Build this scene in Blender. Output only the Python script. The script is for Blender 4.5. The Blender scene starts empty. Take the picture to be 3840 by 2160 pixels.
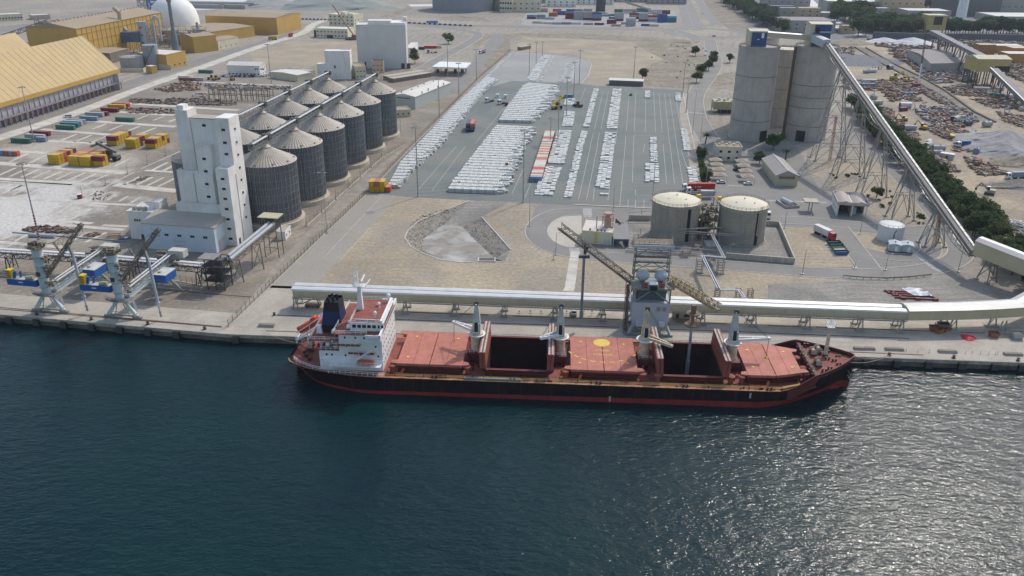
import bpy,math,random
from mathutils import Vector,Matrix
random.seed(7)
scene=bpy.context.scene
COL=scene.collection
R=math.radians
# ---------------------------------------------------------------- camera, sky, sun, exposure
CAM_H=120.0
PITCH,ROLL,FPX=R(23.95),R(0.657),3100.0
cam=bpy.data.cameras.new('camera')
cam.sensor_width=36.0
cam.lens=36.0*FPX/3840.0
cam.clip_start,cam.clip_end=1.0,20000.0
co=bpy.data.objects.new('camera',cam)
COL.objects.link(co)
FW=Vector((0,math.cos(PITCH),-math.sin(PITCH)))
UP0=Vector((0,math.sin(PITCH),math.cos(PITCH)))
RT0=Vector((1,0,0))
RT=RT0*math.cos(ROLL)+UP0*math.sin(ROLL)
UP=UP0*math.cos(ROLL)-RT0*math.sin(ROLL)
co.matrix_world=Matrix(((RT.x,UP.x,-FW.x,0),(RT.y,UP.y,-FW.y,0),(RT.z,UP.z,-FW.z,CAM_H),(0,0,0,1)))
scene.camera=co
SUN_EL,SUN_AZ=R(47),R(38) # azimuth to the right of +Y
world=bpy.data.worlds.new('World')
scene.world=world
world.use_nodes=True
wn=world.node_tree
sky=wn.nodes.new('ShaderNodeTexSky')
sky.sky_type='NISHITA'
sky.sun_disc=False
sky.sun_elevation=SUN_EL
sky.sun_rotation=SUN_AZ
sky.air_density,sky.dust_density,sky.ozone_density=1.3,1.8,1.2
wn.links.new(sky.outputs[0],wn.nodes['Background'].inputs[0])
wn.nodes['Background'].inputs[1].default_value=0.15
sl=bpy.data.lights.new('sun','SUN')
sl.energy=2.2
sl.angle=R(1.0)
sl.color=(1.0,0.94,0.85)
so=bpy.data.objects.new('sun',sl)
COL.objects.link(so)
sd=Vector((math.sin(SUN_AZ)*math.cos(SUN_EL),math.cos(SUN_AZ)*math.cos(SUN_EL),math.sin(SUN_EL)))
so.rotation_euler=sd.to_track_quat('Z','Y').to_euler()
so.location=sd*800
vs=scene.view_settings
vs.view_transform='Standard'
vs.look='None'
vs.exposure=0.2
vs.gamma=1.0
scene.cycles.max_bounces=6
scene.cycles.volume_bounces=0
scene.cycles.caustics_reflective=False
scene.cycles.caustics_refractive=False
# ---------------------------------------------------------------- survey: photo point -> point at height z on the site
def G(u,v,z=0.0):
 d=RT*((u-1920)/FPX)-UP*((v-1080)/FPX)+FW
 t=(z-CAM_H)/d.z
 p=d*t
 return Vector((p.x,p.y,z))
TILE={1:(0,0),2:(960,0),3:(1920,0),4:(2880,0),5:(0,540),6:(960,540),7:(1920,540),8:(2880,540),
9:(0,980),10:(960,1000),11:(1920,1000),12:(2880,1000)}
def T(i,x,y,z=0.0):
 a=TILE[i]
 return G(a[0]+x/2.6833,a[1]+y/2.6833,z)
def TL(i,pts,z=0.0):
 return[T(i,x,y,z)for x,y in pts]
def row_of(p):
 d=Vector(p)-Vector((0,0,CAM_H))
 return 1080-FPX*d.dot(UP)/d.dot(FW)
def hgt(i,x,y,ytop):
 """height of a vertical that stands at tile point (x, y) and ends at tile row ytop"""
 b=T(i,x,y)
 vt=TILE[i][1]+ytop/2.6833
 lo,hi=0.0,110.0
 for _ in range(40):
  m=(lo+hi)/2
  if row_of((b.x,b.y,m))>vt:lo=m
  else:hi=m
 return lo
def ang(a,b):
 return math.atan2(b[1]-a[1],b[0]-a[0])
 # ---------------------------------------------------------------- materials
MATS={}
def M(name,col,rough=0.75,metal=0.0,var=0.18,scale=0.35,streak=0.0,scol=None,objvar=0.0,stain=None,stain_amt=0.5,stain_scale=0.15,bump=0.0,bscale=3.0,spec=0.4,fine=None,tracks=None,blobs=()):
 if name in MATS:return MATS[name]
 m=bpy.data.materials.new(name)
 m.use_nodes=True
 nt=m.node_tree
 N,K=nt.nodes,nt.links
 bs=N['Principled BSDF']
 bs.inputs['Roughness'].default_value=rough
 bs.inputs['Metallic'].default_value=metal
 bs.inputs['Specular IOR Level'].default_value=spec
 geo=N.new('ShaderNodeNewGeometry')
 oi=N.new('ShaderNodeObjectInfo')
 def noise(sc,det=4,rough_=0.6,vec=None,dist=0.0):
  n=N.new('ShaderNodeTexNoise')
  n.inputs['Scale'].default_value=sc
  n.inputs['Detail'].default_value=det
  n.inputs['Roughness'].default_value=rough_
  n.inputs['Distortion'].default_value=dist
  K.new(vec or geo.outputs['Position'],n.inputs['Vector'])
  return n.outputs['Fac']
 def ramp(fac,a,b,c0,c1):
  r=N.new('ShaderNodeMapRange')
  r.inputs[1].default_value,r.inputs[2].default_value=a,b
  r.inputs[3].default_value,r.inputs[4].default_value=c0,c1
  K.new(fac,r.inputs[0])
  return r.outputs[0]
 def mixc(fac,a,b,mode='MIX'):
  x=N.new('ShaderNodeMix')
  x.data_type='RGBA'
  x.blend_type=mode
  for s,val in((x.inputs[0],fac),(x.inputs[6],a),(x.inputs[7],b)):
   if isinstance(val,(float,int)):s.default_value=val
   elif isinstance(val,tuple):s.default_value=(*val,1)
   else:K.new(val,s)
  return x.outputs[2]
 base=tuple(col)
 cur=base
 if var:
  f=ramp(noise(scale,5),0.3,0.7,1-var,1+var)
  mul=N.new('ShaderNodeVectorMath');mul.operation='SCALE'
  mul.inputs[0].default_value=base
  K.new(f,mul.inputs['Scale'])
  cur=mul.outputs[0]
 if stain:
  f=ramp(noise(stain_scale,6,0.65,dist=0.6),0.42,0.66,0.0,stain_amt)
  cur=mixc(f,cur,tuple(stain))
 if tracks:
  mp=N.new('ShaderNodeMapping');mp.inputs['Rotation'].default_value=(0,0,tracks[2]);K.new(geo.outputs['Position'],mp.inputs[0])
  wv=N.new('ShaderNodeTexWave');wv.inputs['Scale'].default_value=tracks[0];wv.inputs['Distortion'].default_value=9.0;wv.inputs['Detail'].default_value=3.0;wv.inputs['Detail Scale'].default_value=0.35
  K.new(mp.outputs[0],wv.inputs['Vector'])
  ma=N.new('ShaderNodeMath');ma.operation='MULTIPLY'
  K.new(ramp(wv.outputs['Fac'],0.72,0.95,0.0,1.0),ma.inputs[0]);K.new(ramp(noise(0.018,3),0.45,0.6,0.0,tracks[1]),ma.inputs[1])
  cur=mixc(ma.outputs[0],cur,tuple(c*0.68 for c in base))
 for(bx,by,br,bc,ba)in blobs:
  dv=N.new('ShaderNodeVectorMath');dv.operation='DISTANCE';K.new(geo.outputs['Position'],dv.inputs[0]);dv.inputs[1].default_value=(bx,by,0)
  ad=N.new('ShaderNodeMath');ad.operation='ADD';K.new(dv.outputs['Value'],ad.inputs[0]);K.new(ramp(noise(2.2/br,6,0.7),0.3,0.7,-br*0.55,br*0.55),ad.inputs[1])
  cur=mixc(ramp(ad.outputs[0],br*0.45,br,ba,0.0),cur,tuple(bc))
 if fine:
  f=ramp(noise(fine[0],3,0.7),0.35,0.65,1-fine[1],1+fine[1])
  mul=N.new('ShaderNodeVectorMath');mul.operation='SCALE'
  if isinstance(cur,tuple):mul.inputs[0].default_value=cur
  else:K.new(cur,mul.inputs[0])
  K.new(f,mul.inputs['Scale'])
  cur=mul.outputs[0]
 if streak:
  mp=N.new('ShaderNodeMapping');mp.inputs['Scale'].default_value=(1,1,0.06)
  K.new(geo.outputs['Position'],mp.inputs[0])
  f=ramp(noise(0.9,4,0.7,mp.outputs[0]),0.5,0.72,0.0,streak)
  cur=mixc(f,cur,tuple(scol)if scol else tuple(c*0.45 for c in base))
 if objvar:
  mul=N.new('ShaderNodeVectorMath');mul.operation='SCALE'
  if isinstance(cur,tuple):mul.inputs[0].default_value=cur
  else:K.new(cur,mul.inputs[0])
  K.new(ramp(oi.outputs['Random'],0.0,1.0,1-objvar,1+objvar),mul.inputs['Scale'])
  cur=mul.outputs[0]
 if isinstance(cur,tuple):bs.inputs['Base Color'].default_value=(*cur,1)
 else:K.new(cur,bs.inputs['Base Color'])
 if bump:
  b=N.new('ShaderNodeBump')
  b.inputs['Strength'].default_value=min(1.0,bump)
  b.inputs['Distance'].default_value=0.1
  K.new(noise(bscale,4),b.inputs['Height'])
  K.new(b.outputs[0],bs.inputs['Normal'])
 MATS[name]=m
 return m
 # ---------------------------------------------------------------- mesh builder
class MB:
 def __init__(s):
  s.v,s.f,s.tm=[],[],None
 def add(s,vs,fs):
  n=len(s.v)
  s.v+=[tuple(p)for p in vs]
  s.f+=[tuple(i+n for i in f)for f in fs]
  return s
 def box(s,x0,x1,y0,y1,z0,z1):
  return s.add([(x0,y0,z0),(x1,y0,z0),(x1,y1,z0),(x0,y1,z0),(x0,y0,z1),(x1,y0,z1),(x1,y1,z1),(x0,y1,z1)],
[(3,2,1,0),(4,5,6,7),(0,1,5,4),(1,2,6,5),(2,3,7,6),(3,0,4,7)])
 def obox(s,c,sx,sy,sz,rz=0.0,tilt=0.0):
  """box with its base centre at c, turned by rz"""
  ca,sa=math.cos(rz),math.sin(rz)
  vs=[]
  for z in(0,sz):
   for x,y in((-sx/2,-sy/2),(sx/2,-sy/2),(sx/2,sy/2),(-sx/2,sy/2)):
    vs.append((c[0]+x*ca-y*sa,c[1]+x*sa+y*ca,c[2]+z+x*tilt))
  return s.add(vs,[(3,2,1,0),(4,5,6,7),(0,1,5,4),(1,2,6,5),(2,3,7,6),(3,0,4,7)])
 def prism(s,pts,z0,z1,bottom=True):
  n=len(pts)
  ar=sum(pts[i][0]*pts[(i+1)%n][1]-pts[(i+1)%n][0]*pts[i][1]for i in range(n))
  if ar<0:pts=pts[::-1]
  vs=[(p[0],p[1],z0)for p in pts]+[(p[0],p[1],z1)for p in pts]
  fs=[tuple(range(n,2*n))]
  if bottom:fs.append(tuple(range(n-1,-1,-1)))
  fs+=[(i,(i+1)%n,(i+1)%n+n,i+n)for i in range(n)]
  return s.add(vs,fs)
 def face(s,pts):
  return s.add(pts,[tuple(range(len(pts)))])
 def sheet(s,pts,z):
  n=len(pts)
  ar=sum(pts[i][0]*pts[(i+1)%n][1]-pts[(i+1)%n][0]*pts[i][1]for i in range(n))
  if ar<0:pts=pts[::-1]
  return s.face([(p[0],p[1],z)for p in pts])
 def bar(s,a,b,w,h=None):
  a,b=Vector(a),Vector(b)
  d=b-a
  if d.length<1e-6:return s
  h=h or w
  d.normalize()
  side=d.cross(Vector((0,0,1)))
  if side.length<1e-4:side=Vector((1,0,0))
  side.normalize()
  up=side.cross(d)
  vs=[]
  for p in(a,b):
   for i,j in((-1,-1),(1,-1),(1,1),(-1,1)):
    vs.append(p+side*(i*w/2)+up*(j*h/2))
  return s.add(vs,[(3,2,1,0),(4,5,6,7),(0,1,5,4),(1,2,6,5),(2,3,7,6),(3,0,4,7)])
 def cyl(s,a,b,r,r2=None,n=12,cap=True):
  a,b=Vector(a),Vector(b)
  r2=r if r2 is None else r2
  d=(b-a).normalized()
  q=d.cross(Vector((0,0,1)))
  if q.length<1e-4:q=Vector((1,0,0))
  q.normalize()
  w=d.cross(q)
  vs=[]
  for p,rr in((a,r),(b,r2)):
   for k in range(n):
    t=2*math.pi*k/n
    vs.append(p+(q*math.cos(t)+w*math.sin(t))*rr)
  fs=[(k,(k+1)%n,(k+1)%n+n,k+n)for k in range(n)]
  if cap:fs+=[tuple(range(n-1,-1,-1)),tuple(range(n,2*n))]
  return s.add(vs,fs)
 def tube(s,pts,r,n=6):
  for a,b in zip(pts[:-1],pts[1:]):s.cyl(a,b,r,n=n)
  return s
 def bars(s,pts,w,h=None,closed=False):
  q=list(pts)+([pts[0]]if closed else[])
  for a,b in zip(q[:-1],q[1:]):s.bar(a,b,w,h)
  return s
 def lathe(s,prof,n=24,c=(0,0,0),cap=True):
  vs,fs=[],[]
  for r,z in prof:
   for k in range(n):
    t=2*math.pi*k/n
    vs.append((c[0]+r*math.cos(t),c[1]+r*math.sin(t),c[2]+z))
  for j in range(len(prof)-1):
   for k in range(n):
    fs.append((j*n+k,j*n+(k+1)%n,(j+1)*n+(k+1)%n,(j+1)*n+k))
  if cap and prof[0][0]>0:fs.append(tuple(range(n-1,-1,-1)))
  if cap and prof[-1][0]>0:fs.append(tuple(range((len(prof)-1)*n,len(prof)*n)))
  return s.add(vs,fs)
 def gable(s,x0,x1,y0,y1,z0,z1,axis='x',over=0.0):
  """solid gable roof, ridge along axis"""
  if axis=='x':
   m=(y0+y1)/2
   vs=[(x0-over,y0-over,z0),(x1+over,y0-over,z0),(x1+over,y1+over,z0),(x0-over,y1+over,z0),(x0-over,m,z1),(x1+over,m,z1)]
   fs=[(3,2,1,0),(0,1,5,4),(2,3,4,5),(1,2,5),(3,0,4)]
  else:
   m=(x0+x1)/2
   vs=[(x0-over,y0-over,z0),(x1+over,y0-over,z0),(x1+over,y1+over,z0),(x0-over,y1+over,z0),(m,y0-over,z1),(m,y1+over,z1)]
   fs=[(3,2,1,0),(1,2,5,4),(3,0,4,5),(0,1,4),(2,3,5)]
  return s.add(vs,fs)
 def lattice(s,a,b,w,h,n,t=0.15,up=Vector((0,0,1))):
  """box truss from a to b: four chords with zigzag lacing"""
  a,b=Vector(a),Vector(b)
  d=(b-a).normalized()
  side=d.cross(up).normalized()*(w/2)
  u=side.cross(d).normalized()*(h/2)
  cs=[(-1,-1),(1,-1),(1,1),(-1,1)]
  P=lambda k,i:a+(b-a)*(k/n)+side*cs[i][0]+u*cs[i][1]
  for i in range(4):s.bar(P(0,i),P(n,i),t)
  for k in range(n):
   for i in range(4):
    j=(i+1)%4
    if k%2:s.bar(P(k,i),P(k+1,j),t*0.7)
    else:s.bar(P(k,j),P(k+1,i),t*0.7)
    s.bar(P(k,i),P(k,j),t*0.6)
  return s
 def rail(s,pts,h=1.1,step=2.5,t=0.06):
  """handrail: posts and two rails"""
  for a,b in zip(pts[:-1],pts[1:]):
   a,b=Vector(a),Vector(b)
   L=(b-a).length
   k=max(1,int(L/step))
   for i in range(k+1):
    p=a+(b-a)*(i/k)
    s.bar(p,p+Vector((0,0,h)),t)
   for z in(h*0.55,h):s.bar(a+Vector((0,0,z)),b+Vector((0,0,z)),t)
  return s
 def mesh(s,name,mat,smooth=False):
  me=bpy.data.meshes.new(name)
  me.from_pydata(s.v,[],s.f)
  if mat:me.materials.append(mat)
  if smooth:me.shade_smooth()
  return me
 def build(s,name,mat,parent=None,smooth=False,**kw):
  o=bpy.data.objects.new(name,s.mesh(name,mat,smooth))
  COL.objects.link(o)
  if parent:o.parent=parent
  if kw:tag(o,**kw)
  return o
def smooth_by_angle(o,deg=35):
 me=o.data
 me.shade_smooth()
 try:me.set_sharp_from_angle(angle=R(deg))
 except Exception:pass
 return o
def tag(o,label=None,cat=None,group=None,kind=None):
 if label:o['label']=label
 if cat:o['category']=cat
 if group:o['group']=group
 if kind:o['kind']=kind
 return o
def thing(name,label,cat,loc=(0,0,0),rz=0.0,group=None):
 o=bpy.data.objects.new(name,None)
 o.empty_display_size=0.5
 o.location=loc
 o.rotation_euler=(0,0,rz)
 COL.objects.link(o)
 KIDS[o.name]=[]
 return tag(o,label,cat,group)
KIDS={}
def inst(name,me,parent=None,loc=(0,0,0),rz=0.0,**kw):
 """an object that shares mesh data"""
 o=bpy.data.objects.new(name,me)
 o.location=loc
 o.rotation_euler=(0,0,rz)
 COL.objects.link(o)
 if parent:o.parent=parent
 if kw:tag(o,**kw)
 return o
def clone(root,kids,loc,rz=None,label=None,group=None,scale=None):
 """copy of a thing and of its parts (kids: [(part, [sub-parts])])"""
 c=root.copy()
 COL.objects.link(c)
 c.location=loc
 if rz is not None:c.rotation_euler=(0,0,rz)
 if scale:c.scale=scale
 tag(c,label,None,group)
 for k,subs in kids:
  q=k.copy();COL.objects.link(q);q.parent=c
  for sb in subs:
   w=sb.copy();COL.objects.link(w);w.parent=q
 return c
def tree_of(root):
 ch={}
 for o in COL.objects:
  if o.parent:ch.setdefault(o.parent.name,[]).append(o)
 return[(k,ch.get(k.name,[]))for k in ch.get(root.name,[])]
NTH=['first','second','third','fourth','fifth','sixth','seventh','eighth','ninth','tenth','eleventh','twelfth','thirteenth','fourteenth',
'fifteenth','sixteenth','seventeenth','eighteenth','nineteenth','twentieth']
def nth(i):
 return NTH[i]if i<20 else('%dth'%(i+1))
FONT={'A':'01110 10001 11111 10001 10001','C':'01111 10000 10000 10000 01111','D':'11110 10001 10001 10001 11110','E':'11111 10000 11110 10000 11111',
'H':'10001 10001 11111 10001 10001','I':'00100 00100 00100 00100 00100','L':'10000 10000 10000 10000 11111','N':'10001 11001 10101 10011 10001',
'O':'01110 10001 10001 10001 01110','P':'11110 10001 11110 10000 10000','R':'11110 10001 11110 10010 10001','S':'01111 10000 01110 00001 11110',
'T':'11111 00100 00100 00100 00100','W':'10001 10001 10101 10101 01010','Y':'10001 01010 00100 00100 00100','M':'10001 11011 10101 10001 10001',
'G':'01111 10000 10011 10001 01111','F':'11111 10000 11110 10000 10000','K':'10010 10100 11000 10100 10010','U':'10001 10001 10001 10001 01110',
'B':'11110 10001 11110 10001 11110','X':'10001 01010 00100 01010 10001','Z':'11111 00010 00100 01000 11111','V':'10001 10001 10001 01010 00100',
'0':'01110 10011 10101 11001 01110','1':'00100 01100 00100 00100 01110','2':'11110 00001 01110 10000 11111','4':'10010 10010 11111 00010 00010',' ':'00000 00000 00000 00000 00000'}
def letters(text,o,ax,ay,size,thick_n=None):
 """block lettering on a plane: o = lower left corner, ax / ay = unit vectors of the writing; returns an MB"""
 m=MB()
 o,ax,ay=Vector(o),Vector(ax),Vector(ay)
 px=size/5
 cx=0.0
 for ch in text:
  rows=FONT.get(ch,FONT[' ']).split()
  for r,line in enumerate(rows):
   c=0
   while c<5:
    if line[c]=='1':
     e=c
     while e+1<5 and line[e+1]=='1':e+=1
     p=o+ax*(cx+c*px)+ay*((4-r)*px)
     m.face([p,p+ax*((e+1-c)*px),p+ax*((e+1-c)*px)+ay*px,p+ay*px])
     c=e
    c+=1
  cx+=6*px
 return m
 # ================================================================ SETTING: ground, water, quay, roads
from mathutils.geometry import tessellate_polygon
m_sand=M('sand',(0.365,0.30,0.21),0.95,var=0.2,scale=0.025,stain=(0.265,0.235,0.195),stain_amt=0.85,stain_scale=0.03,fine=(0.7,0.2),bump=0.35,bscale=0.8,tracks=(0.09,0.4,1.65))
DUST1,DUST2,DUST3,DUST4=T(5,0,700)[:2],T(5,600,490)[:2],T(5,400,60)[:2],T(5,900,200)[:2]
m_far=M('dusty ground',(0.315,0.275,0.22),0.95,var=0.2,scale=0.012,stain=(0.26,0.235,0.205),stain_amt=0.85,stain_scale=0.01,fine=(0.25,0.2),tracks=(0.03,0.7,0.2))
m_gravel=M('grey gravel ground',(0.235,0.22,0.195),0.95,var=0.16,scale=0.05,stain=(0.36,0.32,0.26),stain_amt=0.6,stain_scale=0.05,fine=(0.9,0.2),bump=0.3,bscale=1.5,tracks=(0.09,0.5,1.5))
m_term=M('terminal paving',(0.275,0.235,0.185),0.9,var=0.2,scale=0.04,stain=(0.185,0.16,0.13),stain_amt=0.85,stain_scale=0.045,fine=(0.7,0.18),tracks=(0.08,0.8,0.6),blobs=[(*DUST1,52,(0.56,0.53,0.49),0.95),(*DUST2,26,(0.52,0.49,0.45),0.9),(*DUST3,30,(0.47,0.42,0.35),0.7),(*DUST4,34,(0.44,0.395,0.33),0.7)])
m_apron=M('apron concrete',(0.425,0.38,0.31),0.85,var=0.14,scale=0.07,stain=(0.29,0.26,0.22),stain_amt=0.75,stain_scale=0.08,fine=(1.2,0.1),tracks=(0.10,0.6,1.6))
m_strip=M('concrete strip',(0.56,0.52,0.45),0.85,var=0.15,scale=0.15,stain=(0.36,0.315,0.26),stain_amt=0.6,stain_scale=0.12)
m_yard=M('yard asphalt',(0.155,0.175,0.166),0.88,var=0.13,scale=0.03,stain=(0.215,0.20,0.165),stain_amt=0.7,stain_scale=0.03,fine=(0.8,0.1),tracks=(0.06,0.5,1.3))
m_yard2=M('pale yard asphalt',(0.29,0.29,0.275),0.9,var=0.1,scale=0.02,stain=(0.36,0.345,0.31),stain_amt=0.6,stain_scale=0.02)
m_road=M('road asphalt',(0.235,0.22,0.20),0.88,var=0.12,scale=0.06,stain=(0.21,0.2,0.185),stain_amt=0.7,stain_scale=0.07,fine=(0.9,0.08))
m_kerb=M('kerb concrete',(0.5,0.46,0.4),0.85,var=0.12)
m_line=M('white road paint',(0.52,0.52,0.49),0.8,var=0.25,scale=0.5)
m_rust=M('rusty steel',(0.13,0.075,0.05),0.85,var=0.35,scale=0.8)
m_dark=M('dark steel',(0.06,0.06,0.062),0.6,var=0.25,scale=0.8)
m_rubber=M('black rubber',(0.02,0.021,0.024),0.7,var=0.2)
m_rock=M('rock rip rap',(0.25,0.22,0.185),0.95,var=0.25,scale=0.6,fine=(1.6,0.25),bump=0.8,bscale=1.2)
m_salt=M('dried salt floor',(0.255,0.23,0.195),0.9,var=0.25,scale=0.12,stain=(0.47,0.455,0.425),stain_amt=0.85,stain_scale=0.1)
m_scrub=M('scrub ground',(0.275,0.23,0.175),0.95,var=0.3,scale=0.05,stain=(0.17,0.145,0.105),stain_amt=0.85,stain_scale=0.12,fine=(0.5,0.3))
QL,QK,QR=G(0,1178),G(852,1252),G(3840,1359)
dl,dr=(QL-QK).normalized(),(QR-QK).normalized()
QLL,QRR=QK+dl*1500,QK+dr*1500
AL,AR=ang(QL,QK),ang(QK,QR) # directions of the two quay runs
nl,nr=Vector((-math.sin(AL),math.cos(AL),0)),Vector((-math.sin(AR),math.cos(AR),0))
def struct(name,mb,mat,parent=None,smooth=False):
 o=mb.build(name,mat,parent,smooth)
 if parent is None:o['kind']='structure'
 return o
def sheet_with_hole(outer,hole,z):
 mb=MB()
 o3,h3=[Vector((p[0],p[1],0))for p in outer],[Vector((p[0],p[1],0))for p in hole]
 tris=tessellate_polygon([o3,h3])
 pts=o3+h3
 fs=[]
 for t in tris:
  a,b,c=(pts[i]for i in t)
  fs.append(t if(b-a).cross(c-a).z>0 else(t[0],t[2],t[1]))
 mb.add([(p.x,p.y,z)for p in pts],fs)
 return mb
 # stormwater basin, a pit in the ground
bo=TL(6,[(2150,570),(1890,672),(1640,775),(1530,870),(1495,945),(1560,1035),(1690,1105),(1850,1165),(2050,1190),(2250,1195),(2500,1182),(2560,1060),(2415,895),(2270,735),(2540,592)])
bi=TL(6,[(1890,775),(1840,800),(1760,860),(1680,915),(1650,965),(1705,1050),(1790,1095),(1900,1128),(2050,1148),(2250,1150),(2425,1140),(2400,1115),(2240,965),(2070,800),(2010,775)])
ZB=-2.4
cb0=sum(bi,Vector((0,0,0)))/len(bi)
bi=[Vector((p.x,p.y+2.2,ZB))for p in bi]
ground_outer=[QLL,QK,QRR,Vector((2500,9000,0)),Vector((9000,9000,0)),Vector((-9000,9000,0)),Vector((-9000,300,0))]
ground_outer=[QLL,QK,QRR,Vector((9000,QRR.y,0)),Vector((9000,12000,0)),Vector((-9000,12000,0)),Vector((-9000,QLL.y,0))]
ground=struct('ground',sheet_with_hole(ground_outer,bo,0.0),m_far)
N=len(bo)
rocky={1:0,0:0,2:0,3:0,4:0,5:0,11:0,12:0}
mr,ms=MB(),MB()
for k in range(N):
 a,b,c,d=bo[k],bo[(k+1)%N],bi[(k+1)%N],bi[k]
 (mr if k in rocky else ms).face([a,b,c,d][::-1]if(b-a).cross(d-a).z<0 else[a,b,c,d])
mf=MB().sheet(bi,ZB)
for p in mf.v:pass
struct('basin_slope',mr,m_rock,ground)
struct('basin_ramp',ms,m_gravel,ground)
struct('basin_floor',mf,m_salt,ground)
# loose rip-rap stones on the two banks
rr=MB()
rng=random.Random(3)
for k in list(rocky):
 a,b,c,d=bo[k],bo[(k+1)%N],bi[(k+1)%N],bi[k]
 for _ in range(int((b-a).length*9)):
  s,t=rng.random(),rng.random()
  p=(a+(b-a)*s)*(1-t)+(d+(c-d)*s)*t
  r=rng.uniform(0.12,0.36)
  vs=[p+Vector((rng.uniform(-1,1),rng.uniform(-1,1),rng.uniform(-0.2,1)))*r for _ in range(6)]
  rr.add(vs,[(0,1,2),(0,2,3),(1,4,2),(2,5,3),(0,3,1),(4,5,2),(1,3,4)])
o=rr.build('riprap_stones',m_rock,ground);o['kind']='stuff'
kb=MB()
kb.bars([p+Vector((0,0,0.06))for p in bo[0:11]],0.5,0.22)
kb.bars([p+Vector((0,0,0.06))for p in bo[11:14]],0.5,0.22)
struct('basin_kerb',kb,m_kerb,ground)
ob=thing('outfall_frame','white concrete outfall frame at the edge of the dry basin','outfall',T(6,2320,1185))
f=MB();f.box(-3.4,-3.0,-0.4,3.6,0,0.5).box(3.0,3.4,-0.4,3.6,0,0.5).box(-3.0,3.0,-0.4,0,0.003,0.5)
f.build('side_wall',m_strip,ob);MB().box(-2.9,2.9,0.1,3.5,0.02,0.1).build('grate',m_dark,ob)
# water
WAVE=0.43
def water_mat():
 m=bpy.data.materials.new('harbour water');m.use_nodes=True
 nt=m.node_tree;N,K=nt.nodes,nt.links
 bs=N['Principled BSDF']
 bs.inputs['Roughness'].default_value=0.11
 bs.inputs['IOR'].default_value=1.33
 bs.inputs['Specular IOR Level'].default_value=0.32
 geo=N.new('ShaderNodeNewGeometry')
 def mapped(sx,sy,rot):
  mp=N.new('ShaderNodeMapping');mp.inputs['Scale'].default_value=(sx,sy,1);mp.inputs['Rotation'].default_value=(0,0,R(rot))
  K.new(geo.outputs['Position'],mp.inputs[0]);return mp.outputs[0]
 def noise(vec,sc,det,ro,dist=0.0):
  n=N.new('ShaderNodeTexNoise');n.inputs['Scale'].default_value=sc;n.inputs['Detail'].default_value=det;n.inputs['Roughness'].default_value=ro
  n.inputs['Distortion'].default_value=dist
  K.new(vec,n.inputs['Vector']);return n.outputs['Fac']
 c=N.new('ShaderNodeMix');c.data_type='RGBA'
 mr_=N.new('ShaderNodeMapRange');mr_.inputs[1].default_value,mr_.inputs[2].default_value=0.35,0.65
 K.new(noise(mapped(1,1,0),0.02,4,0.6),mr_.inputs[0]);K.new(mr_.outputs[0],c.inputs[0])
 c.inputs[6].default_value=(0.0004,0.015,0.021,1);c.inputs[7].default_value=(0.0007,0.021,0.022,1)
 K.new(c.outputs[2],bs.inputs['Base Color'])
 h=None
 for(sx,sy,rot,sc,det,w)in((0.55,1.3,14,0.46,3,0.9),(0.6,1.25,-20,1.15,3,0.5),(0.8,1.1,30,0.13,2,1.0)):
  q=N.new('ShaderNodeMath');q.operation='MULTIPLY';q.inputs[1].default_value=w
  K.new(noise(mapped(sx,sy,rot),sc,det,0.62,0.3),q.inputs[0])
  if h is None:h=q.outputs[0]
  else:
   a=N.new('ShaderNodeMath');a.operation='ADD';K.new(h,a.inputs[0]);K.new(q.outputs[0],a.inputs[1]);h=a.outputs[0]
 b=N.new('ShaderNodeBump');b.inputs['Strength'].default_value=1.0;b.inputs['Distance'].default_value=WAVE
 wp=N.new('ShaderNodeMapRange');wp.inputs[1].default_value,wp.inputs[2].default_value,wp.inputs[3].default_value,wp.inputs[4].default_value=0.3,0.7,0.72,1.0
 K.new(noise(mapped(0.6,1.2,20),0.016,3,0.6),wp.inputs[0]);K.new(wp.outputs[0],b.inputs['Strength'])
 K.new(h,b.inputs['Height']);K.new(b.outputs[0],bs.inputs['Normal'])
 return m
ZW=-3.0
w=MB().sheet([Vector((-9000,-4000,0)),Vector((9000,-4000,0)),Vector((9000,1200,0)),Vector((-9000,1200,0))],ZW)
w=MB().sheet([Vector((-3000,-1500,0)),Vector((3000,-1500,0)),Vector((3000,QRR.y+2,0)),QRR+Vector((0,1,0)),QK+Vector((0,1,0)),QLL+Vector((0,1,0)),Vector((-3000,QLL.y+2,0))],ZW)
SHIP=Vector((29.0,212.2,0));SA=R(-2.8)
hole=[Vector((SHIP.x+x*math.cos(SA)-y*math.sin(SA),SHIP.y+x*math.sin(SA)+y*math.cos(SA),0))for x,y in((-62,-10.5),(44,-10.5),(44,10.5),(-62,10.5))]
w=sheet_with_hole([Vector(p)for p in w.v],hole,ZW)
struct('water',w,water_mat())
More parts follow.
